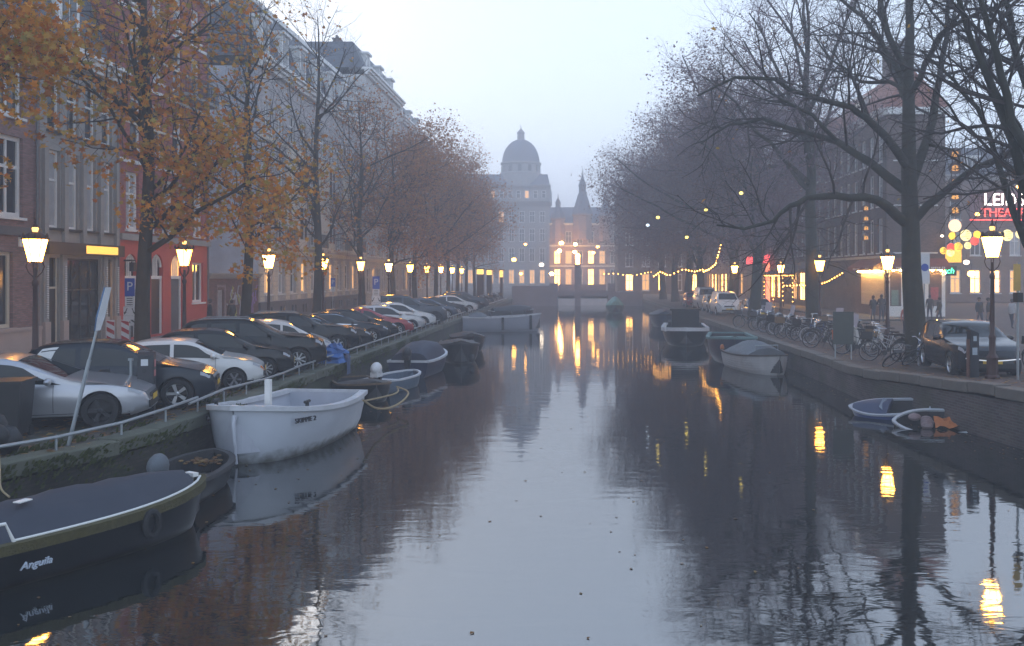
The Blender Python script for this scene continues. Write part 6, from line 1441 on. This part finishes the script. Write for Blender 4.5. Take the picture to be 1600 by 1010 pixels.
# ------------------------------------------------------------------ street furniture
blue = M('blue sign face', (.01, .06, .36), .35, var=.05); signw = M('white sign face', (.60, .61, .62), .4, var=.05); signk = M('black sign print', (.012, .012, .014), .5); redstripe = M('red stripe', (.38, .015, .015), .45)
def plate(root, name, z0, z1, wd, mat, y=0., back=True):
    g = MB(); g.b2((-wd / 2, y - .012, z0), (wd / 2, y, z1)); return g.build(name, mat, root)
def parking_sign(label, x, y, z, H, arrows=True, rz=0., s=1.):
    o = thing('parking_sign', label, 'traffic sign', (x, y, z), rz)
    g = MB(); g.tube([(0, .03, 0), (0, .03, H)], .028, 8); g.build('pole', galv, o, True)
    w_ = .40 * s; p = plate(o, 'blue_plate', H - .72 * s, H, w_, blue); lettering('P', .50 * s, signw, p, (0, -.014, H - .34 * s), (math.pi / 2, 0, 0), .003)
    p = plate(o, 'text_plate', H - 1.12 * s, H - .735 * s, w_ * .95, signw); g = MB()
    for k in range(4): g.b2((-.12 * s, -.017, H - (.82 + .085 * k) * s), (.12 * s, -.013, H - (.79 + .085 * k) * s))
    link('print', g.mesh('print', signk), p)
    if arrows:
        p = plate(o, 'arrow_plate', H - 1.50 * s, H - 1.13 * s, .50 * s, signw, .0); g = MB()
        for sd in (-1, 1):
            zc = H - 1.30 * s; xc = sd * .13 * s; a, c_ = (xc - sd * .03 * s, zc + .10 * s), (xc + sd * .05 * s, zc - .09 * s)
            g.prism([(a[0] - .018, a[1]), (a[0] + .018, a[1]), (c_[0] + .018, c_[1]), (c_[0] - .018, c_[1])], -.017, -.013, 'y'); g.prism([(c_[0] - .06, c_[1] + .04), (c_[0] + .06, c_[1] + .04), (c_[0] + sd * .03, c_[1] - .07)], -.0175, -.0135, 'y')
        link('arrows', g.mesh('arrows', signk), p)
        p = plate(o, 'parking_bay_plate', H - 1.90 * s, H - 1.51 * s, .52 * s, signw); g = MB(); zc = H - 1.74 * s
        g.prism([(-.2 * s, zc - .06), (-.16 * s, zc + .03), (-.05 * s, zc + .07), (.02 * s, zc + .02), (.03 * s, zc - .06)], -.017, -.013, 'y'); g.prism([(.02 * s, zc + .08), (.12 * s, zc + .08), (.22 * s, zc - .02), (.22 * s, zc - .06), (.1 * s, zc + .01)], -.0175, -.0135, 'y'); link('car_symbol', g.mesh('car_symbol', signk), p)
    return o
parking_sign('tall blue parking sign with arrow plates on the pavement before the grey stone house', -17.75, 35.9, GZ + .12, 2.8)
parking_sign('blue parking sign with plates behind the red car', -11.2, 51., GZ, 3.0, rz=.1)
parking_sign('pale blue parking sign by the cream house, half turned away', -17.0, 63.5, GZ + .12, 2.75, False, .5, .85)
# leaning sign seen nearly edge on
o = thing('leaning_sign', 'crooked leaning traffic sign with bright face in front of black hatchback', 'traffic sign', (-8.95, 15.9, GZ), .0)
d = Vector((.62, .1, 2.75)); g = MB(); g.tube([(0, 0, 0), d * .55], .034, 8); g.tube([d * .55, d], .024, 8); g.build('pole', galv, o, True)
g = MB(); c0, c1 = d * .74, d * 1.02; n_ = Vector((.98, .14, -.12)).normalized(); w_ = Vector((-.14, .99, 0)) * .30
pts = [c0 - w_ * .4, c0 + w_ * .4, c0.lerp(c1, .3) + w_ * .6, c1 + w_ * .5, c1 - w_ * .5, c0.lerp(c1, .3) - w_ * .6]
g.add([p + n_ * .02 for p in pts] + [p for p in pts], [(0, 1, 2, 3, 4, 5), (11, 10, 9, 8, 7, 6)] + [((i + 1) % 6, i, i + 6, (i + 1) % 6 + 6) for i in range(6)]); pl_ = g.build('sign_plate', M('blue steel sign rim', (.10, .18, .32), .35, .3), o)
g = MB(); g.add([p + n_ * .024 for p in pts], [(0, 1, 2, 3, 4, 5)]); link('sign_face', g.mesh('sign_face', M('sky sheen sign face', (.8, .82, .84), .3)), pl_)  # the sky mirrored in the face is put into its white colour
# striped boards
for i, (x, y) in enumerate(((-18.05, 35.0), (-17.58, 35.2))):
    o = thing('barrier_board', ('left' if i == 0 else 'right') + ' red and white striped board on the pavement behind the black hatchback', 'barrier', (x, y, GZ + .12), .15)
    g = MB(); g.box((0, 0, .06), (.4, .3, .12)); g.build('foot', blackplastic, o); g = MB(); g.b2((-.03, .0, .12), (.03, .03, .5)); g.build('post', galv, o)
    g = MB(); g.b2((-.15, -.02, .2), (.15, 0, 1.17)); bd = g.build('board', signw, o); g = MB()
    for k in range(3): z = .25 + k * .34; g.prism([(-.14, z + .16), (.14, z), (.14, min(1.15, z + .16)), (-.14, min(1.15, z + .32))], -.026, -.021, 'y')
    link('red_stripe', g.mesh('red_stripe', redstripe), bd)
# parking meter
o = thing('parking_meter', 'dark parking meter box at the edge of the left quay', 'parking meter', (-9.2, 19.35, GZ), .25)
g = MB(); g.b2((-.16, -.13, 0), (.16, .13, 1.28)); g.prism([(-.13, 1.28), (.13, 1.28), (.13, 1.36), (-.13, 1.31)], -.16, .16, 'x'); g.build('housing', M('anthracite meter housing', (.025, .026, .032), .45, var=.15), o)
g = MB(); g.b2((-.09, -.142, 1.08), (.05, -.132, 1.22)); g.build('screen', signw, o); g = MB(); g.lathe([(.05, 0), (.04, .012)], 12, (-.02, -.142, .97), axis='y'); g.build('dial', blackplastic, o); g = MB(); g.b2((.162, -.08, .85), (.17, .06, .98)); g.b2((.162, -.06, 1.05), (.17, .06, 1.2)); g.build('sticker', M('red white sticker', (.55, .2, .2), .5, var=.5, scale=25), o)
o = thing('short_post', 'short galvanised post right beside the parking meter', 'post', (-9.62, 19.5, GZ)); g = MB(); g.tube([(0, 0, 0), (0, 0, 1.18)], .03, 8); g.build('tube', galv, o, True); g = MB(); g.box((0, 0, 1.19), (.09, .07, .05)); g.build('cap', galv, o)
# dark bins at the lower left
for lab, x, y, s_ in (('dark wheeled bin at the left edge beside the silver car', -10.45, 16.6, 1.0), ('dark bundle of bin bags at the left edge below the bin', -9.75, 14.9, .0)):
    if s_:
        o = thing('wheeled_bin', lab, 'bin', (x, y, GZ), .2); g = MB(); g.add([(-.26, -.3, .08), (.26, -.3, .08), (.26, .3, .08), (-.26, .3, .08), (-.32, -.36, 1.02), (.32, -.36, 1.02), (.32, .36, 1.02), (-.32, .36, 1.02)], [(3, 2, 1, 0), (4, 5, 6, 7), (0, 1, 5, 4), (1, 2, 6, 5), (2, 3, 7, 6), (3, 0, 4, 7)]); g.build('tub', blackplastic, o); g = MB(); g.b2((-.35, -.4, 1.02), (.35, .4, 1.09)); g.b2((-.3, .4, 1.0), (.3, .46, 1.06)); g.build('lid', blackplastic, o)
        g = MB(); g.lathe([(.10, -.29), (.10, -.24)], 12, (0, .28, .10), axis='x'); g.lathe([(.10, .24), (.10, .29)], 12, (0, .28, .10), axis='x'); g.build('wheel', rubber, o)
    else:
        o = thing('bin_bags', lab, 'bin bags', (x, y, GZ)); r_ = random.Random(2)
        for k in range(3):
            g = MB(); g.ell((r_.uniform(-.2, .2), r_.uniform(-.2, .2), .24 + .12 * k), (.28, .26, .24), 10, 7); q = g.build('bag', tarblack, o, True)
            for v_ in q.data.vertices: v_.co += Vector((r_.gauss(0, .02), r_.gauss(0, .02), r_.gauss(0, .02)))
# blue tarpaulin heap on the rail
o = thing('tarpaulin_heap', 'crumpled bright blue tarpaulin bundle on the left quay edge', 'tarpaulin', (-8.35, 31.4, GZ)); r_ = random.Random(9)
g = MB(); n, m = 14, 10; vs = []
for i in range(n):
    for j in range(m):
        a, b_ = 2 * math.pi * i / n, j / (m - 1); rr = (.75 * math.cos(b_ * math.pi / 2) + .02) * (1 + .25 * r_.uniform(-1, 1)); vs.append((rr * math.cos(a) * .65, rr * math.sin(a) * 1.15, .02 + .62 * math.sin(b_ * math.pi / 2) * (1 + .12 * r_.uniform(-1, 1))))
g.add(vs, [(i * m + j, ((i + 1) % n) * m + j, ((i + 1) % n) * m + j + 1, i * m + j + 1) for i in range(n) for j in range(m - 1)]); g.build('heap', tarblue, o)
g = MB(); vs = [(.42 + .02 * r_.random() + .06 * (j > 0), -.25 + .13 * i + .03 * r_.random(), .35 - .26 * j) for i in range(5) for j in range(4)]; g.add(vs, [(i * 4 + j, (i + 1) * 4 + j, (i + 1) * 4 + j + 1, i * 4 + j + 1) for i in range(4) for j in range(3)]); g.build('hanging_flap', M('dark blue tarpaulin flap', (.025, .06, .15), .6, var=.3), o)
# orange lamp globe by the second tree, small
# right quay: info board, charging post, sign poles
o = thing('information_board', 'dark green information board on posts at the right quay edge', 'notice board', (9.75, 32.3, GZ), R_(-8)); g = MB()
for x in (-.28, .28): g.tube([(x, 0, 0), (x, 0, 1.72)], .025, 6)
g.build('post', galv, o); g = MB(); g.b2((-.36, -.03, .55), (.36, -.005, 1.72)); g.b2((-.38, -.035, 1.12), (.38, -.001, 1.16)); g.build('board', M('dull green grey board', (.05, .065, .06), .5, var=.2), o)
zq = rz_ground(24.7)
o = thing('charging_post', 'dark slanted charging post in front of the electric car', 'charging post', (11.05, 24.75, zq), R_(12)); g = MB(); g.prism([(-.13, 0), (.13, 0), (.13, 1.22), (-.13, 1.32)], -.09, .09, 'x' if False else 'y'); g.build('housing', M('charcoal post housing', (.018, .022, .03), .4), o)
g = MB(); g.b2((-.05, -.1, 1.0), (.05, -.092, 1.14)); g.build('display', M('pale blue sticker', (.35, .42, .48), .5), o); g = MB(); g.b2((-.08, -.1, .62), (.07, -.092, .82)); g.build('label_sticker', MATS['pale blue sticker'], o); g = MB(); g.lathe([(.055, 0), (.045, .015)], 12, (0, -.105, .90), axis='y'); g.build('socket', blackplastic, o)
g = MB(); g.b2((-.16, -.05, 0), (-.131, .06, 1.05)); g.build('side_panel', M('rusty side panel', (.12, .055, .04), .6, var=.3), o)
for lab, x, y, H, plates in (('grey sign pole with yellow topped plate at right edge', 11.72, 23.6, 3.1, 'yellow'), ('galvanised sign pole with dark plate at the right edge', 11.62, 22.9, 2.75, 'dark')):
    o = thing('sign_pole', lab, 'traffic sign', (x, y, rz_ground(y)), .2); g = MB(); g.tube([(0, 0, 0), (0, 0, H)], .033, 8); g.build('pole', galv, o, True); g = MB()
    if plates == 'yellow': g.b2((-.16, -.05, 2.35), (.05, -.034, 3.05)); g.build('plate', M('mottled yellow plate', (.55, .35, .08), .5, var=.3, scale=3), o); g = MB(); g.b2((-.08, -.08, 2.05), (.10, .08, 2.3)); g.build('bracket', blackplastic, o)  # the plate is a plain mottled yellow
    else: g.b2((-.06, .034, 1.95), (.40, .05, 2.65)); g.build('plate', M('dark blue plate', (.02, .035, .07), .4), o)
# small round sign on the large trunk side
o = thing('round_sign', 'white panel with small blue round sign beside large bare trunk', 'traffic sign', (13.9, 35.4, GZ)); g = MB(); g.tube([(0, .04, 0), (0, .04, 3.9)], .03, 8); g.build('pole', galv, o, True); g = MB(); g.b2((-.2, -.01, 2.7), (.2, .008, 3.9)); pl_ = g.build('panel', signw, o); g = MB(); g.lathe([(.15, 0), (.15, .01)], 18, (0, -.021, 3.35), axis='y'); link('blue_disc', g.mesh('blue_disc', blue), pl_)

# ------------------------------------------------------------------ lights hung over the street
discm = M('dark medallion', (.06, .03, .025), .6, var=.2); discg = M('glowing medallion figure', (.5, .22, .04), .5, emit=.55, ecol=(1, .42, .06)); frost = M('frosted lit disc', (.6, .45, .3), .4, emit=.9, ecol=(1, .62, .36))
def medallion(label, u, v, Y, r, lit=False):
    p = P(u, v, Y); o = thing('hanging_medallion', label, 'decoration', p, 0., 'hanging medallions'); g = MB(); g.lathe([(r, -.04), (r, .04)], 22, axis='y'); g.build('disc', frost if lit else discm, o); 
    if not lit: g = MB(); g.ell((0, -.05, .12 * r), (r * .52, .015, r * .38), 12, 6); g.ell((0, -.05, -.25 * r), (r * .62, .012, r * .22), 12, 6); g.build('figure', discg, o); g = MB(); g.ell((0, -.07, .18 * r), (r * .13, .012, r * .2), 8, 5); g.ell((0, -.07, -.28 * r), (r * .11, .012, r * .16), 8, 5); g.build('dark_figure', discm, o)
    g = MB(); g.tube([(0, 0, r), (0, 0, r + .12)], .012, 4); g.build('hanger', iron, o)
for i, v in enumerate((241, 263, 285, 307, 329, 353)): medallion('round medallion in the hanging column at the side street corner, %s from the top' % ORD[i], 1492, v, 61., .43, i == 5)
for i, v in enumerate((326, 342, 357, 372)): medallion('small medallion in the column before the dark brick facade, %s from the top' % ORD[i], 1353, v, 63., .27)
o = thing('medallion_bracket', 'dark ladder bracket on the corner of the snack bar house', 'bracket', (27.0, 62.4, 6.5)); g = MB(); 
for x in (-.35, -.05): g.tube([(x, 0, 0), (x, 0, 7.)], .025, 5)
for k in range(15): g.tube([(-.35, 0, .3 + k * .45), (-.05, 0, .3 + k * .45)], .015, 4)
for k in (1.2, 4.2, 6.8): g.tube([(-.35, 0, k), (-.38, 1.6, k)], .02, 4)
g.build('ladder_frame', iron, o)
yel = M('yellow lit ornament', (.7, .5, .06), .5, emit=.9, ecol=(1, .55, .04), var=.5, scale=7); redo = M('red lit ornament', (.6, .06, .04), .5, emit=.8, ecol=(1, .09, .05), var=.4, scale=7); pale = M('pale yellow lit ornament', (.7, .65, .35), .5, emit=.9, ecol=(1, .80, .30), var=.5, scale=9)
orn = [(1488, 369, .27, yel), (1509, 368, .40, pale), (1527, 367, .28, yel), (1574, 368, .40, pale), (1594, 366, .33, pale), (1486, 387, .30, redo), (1485, 395, .28, pale), (1497, 386, .32, yel), (1512, 384, .25, pale), (1523, 377, .3, redo), (1560, 369, .3, yel), (1474, 392, .25, yel)]
for i, (u, v, r, m_) in enumerate(orn):
    nm = {'yellow lit ornament': 'yellow', 'red lit ornament': 'red', 'pale yellow lit ornament': 'pale yellow'}[m_.name]
    o = thing('light_ornament', '%s glowing round ornament of the side street garland, %s along it' % (nm, ORD[i]), 'light', P(u, v, 62.5), 0., 'garland ornaments'); g = MB(); g.lathe([(r * .96, -.03), (r, 0), (r * .96, .03)], 18, axis='y'); g.build('disc', m_, o)
    g = MB()
    for k in range(5): a = r_.uniform(0, 3); g.tube([(-r * .7 * math.cos(a), -.045, -r * .6 + k * r * .3), (0, -.045, -r * .5 + k * r * .3), (r * .7, -.045, -r * .62 + k * r * .3)], .02, 4)
    g.build('filigree', discm if i % 2 else yel, o); g = MB(); g.tube([(0, .0, r), (0, 0, r + .15)], .01, 4); g.build('hanger', iron, o)
g = MB(); g.tube([P(u, v, 62.5) for u, v in ((1476, 350), (1510, 357), (1550, 357), (1600, 352), (1660, 340))], .012, 4); tag(g.build('garland_wire', iron), 'thin wire carrying the glowing ornaments across the side street', 'wire')
g = MB(); g.tube([P(u, v, 62.5) for u, v in ((1476, 375), (1500, 377), (1545, 365), (1600, 352))], .01, 4); tag(g.build('garland_wire', iron), 'lower slack wire of the side street ornaments', 'wire')
def lantern(label, u, v, Y, r, m_=None):
    o = thing('hanging_lamp', label, 'light', P(u, v, Y), 0., 'hanging lamps'); g = MB(); g.ell((0, 0, 0), (r, r, r * .8), 12, 8); g.build('globe', m_ or bulb, o, True); g = MB(); g.tube([(0, 0, r * .8), (0, 0, r * .8 + .5)], .015, 4); g.lathe([(r * .6, r * .7), (r * .25, r * .95)], 8); g.build('cap', iron, o)
wb_ = M('white lit globe', (.9, .8, .7), .4, emit=5., ecol=(1, .80, .58))
for i, (u, v, Y, r, c) in enumerate(((1527, 335, 75, .18, bulb), (1510, 410, 70, .22, wb_), (1490, 425, 72, .2, wb_), (1518, 428, 68, .3, bulb), (1591, 292, 70, .14, bulb), (1475, 427, 66, .16, wb_), (1472, 369, 63.5, .1, wb_))): lantern('glowing globe lamp in the side street, %s of seven' % ORD[i], u, v, Y, r, c)
# cords of small bulbs in the right trees
def cord(label, pts, n, r=.05, m_=None):
    o = thing('string_lights', label, 'string lights', pts[0]); q = [Vector(p) - Vector(pts[0]) for p in pts]; g = MB(); g.tube(q, .008, 4); g.build('cord', iron, o)
    tot = len(q) - 1; me = MB(); me.ell((0, 0, 0), (r, r, r * 1.2), 7, 5); mesh = me.mesh('bulb', m_ or bulb)
    for i in range(n):
        f = tot * (i + .5) / n; k = min(tot - 1, int(f)); link('bulb', mesh, o, q[k].lerp(q[k + 1], f - k) + Vector((0, 0, -r - .01)))
cord('string of warm bulbs hanging under the far right trees', [P(u, v, 88) for u, v in ((940, 428), (962, 427), (985, 431), (1005, 427), (1020, 424))], 12, .035)
cord('string of warm bulbs among the middle right trees', [P(u, v, 76) for u, v in ((1020, 432), (1032, 424), (1045, 430), (1068, 420), (1085, 424), (1100, 420))], 18, .045)
cord('rising string of warm bulbs left of the orange lit trunk', [P(u, v, 70) for u, v in ((1098, 424), (1108, 420), (1118, 412), (1122, 398), (1127, 380))], 14, .05)
cord('string of warm bulbs along the right terraces', [P(u, v, 66) for u, v in ((1222, 446), (1250, 445), (1275, 446), (1296, 438), (1318, 425))], 22, .035)
for i, (u, v, Y) in enumerate(((1028, 340, 60), (1103, 328, 58), (1073, 371, 60), (1158, 302, 56), (1012, 352, 64))): lantern('small gold light ball high in the right trees, %s of five' % ORD[i], u, v, Y, .12, M('gold light ball', (.6, .5, .1), .4, emit=2.2, ecol=(1, .75, .15)) if i < 4 else M('cool light ball', (.5, .6, .7), .4, emit=1.6, ecol=(.7, .85, 1)))
# lamps and lit shop boxes at the far end of the canal
farl = M('strong square light', (.9, .8, .5), .4, emit=60., ecol=(1, .5, .12), var=.02)
for i, (u, v, Y, r, c) in enumerate(((846, 414, 135, .36, wb_), (877, 380, 203, .48, farl), (874, 392, 203, .48, farl), (899, 382, 203, .42, farl), (898, 394, 203, .42, farl), (927, 395, 140, .28, bulb), (934, 386, 140, .25, bulb), (803, 406, 118, .3, bulb), (821, 382, 130, .2, bulb), (862, 428, 200, .5, farl), (814, 428, 125, .22, bulb))): lantern('hazy street light beyond the bridge, %s from the left pier' % ORD[i], u, v, Y, r, c)
for i, (u, v, Y, wd, ht) in enumerate(((750, 425, 112, .8, .6), (764, 426, 116, .6, .6), (783, 428, 120, .35, .9))):
    o = thing('lit_kiosk', 'yellow lit kiosk under the far left trees, %s from the cars' % ORD[i], 'kiosk', (P(u, v, Y).x, Y, GZ)); h = P(u, v, Y).z - GZ
    g = MB(); g.b2((-wd / 2, 0, h - ht * .5), (wd / 2, .3, h + ht * .5)); g.build('lit_panel', M('yellow kiosk light', (.7, .5, .1), .5, emit=1.4, ecol=(1, .62, .12)), o); g = MB(); g.b2((-wd / 2, .02, 0), (wd / 2, 1.6, h - ht * .5 - .003)); g.b2((-wd / 2 - .1, -.2, h + ht * .5 + .003), (wd / 2 + .1, 1.7, h + ht * .5 + .15)); g.build('booth', brownpaint, o)

# ------------------------------------------------------------------ evening mist
hm = bpy.data.materials.new('evening mist'); hm.use_nodes = True; t = hm.node_tree; t.nodes.clear()
pv = t.nodes.new('ShaderNodeVolumePrincipled'); pv.inputs['Color'].default_value = (.95, .96, 1.0, 1); pv.inputs['Density'].default_value = .0036; pv.inputs['Anisotropy'].default_value = .25
out = t.nodes.new('ShaderNodeOutputMaterial'); t.links.new(pv.outputs[0], out.inputs['Volume'])
g = MB(); g.b2((-440, -20, -2.3), (440, 920, 50)); tag(g.build('haze', hm), 'thin evening mist over the whole canal', 'mist', kind='stuff')
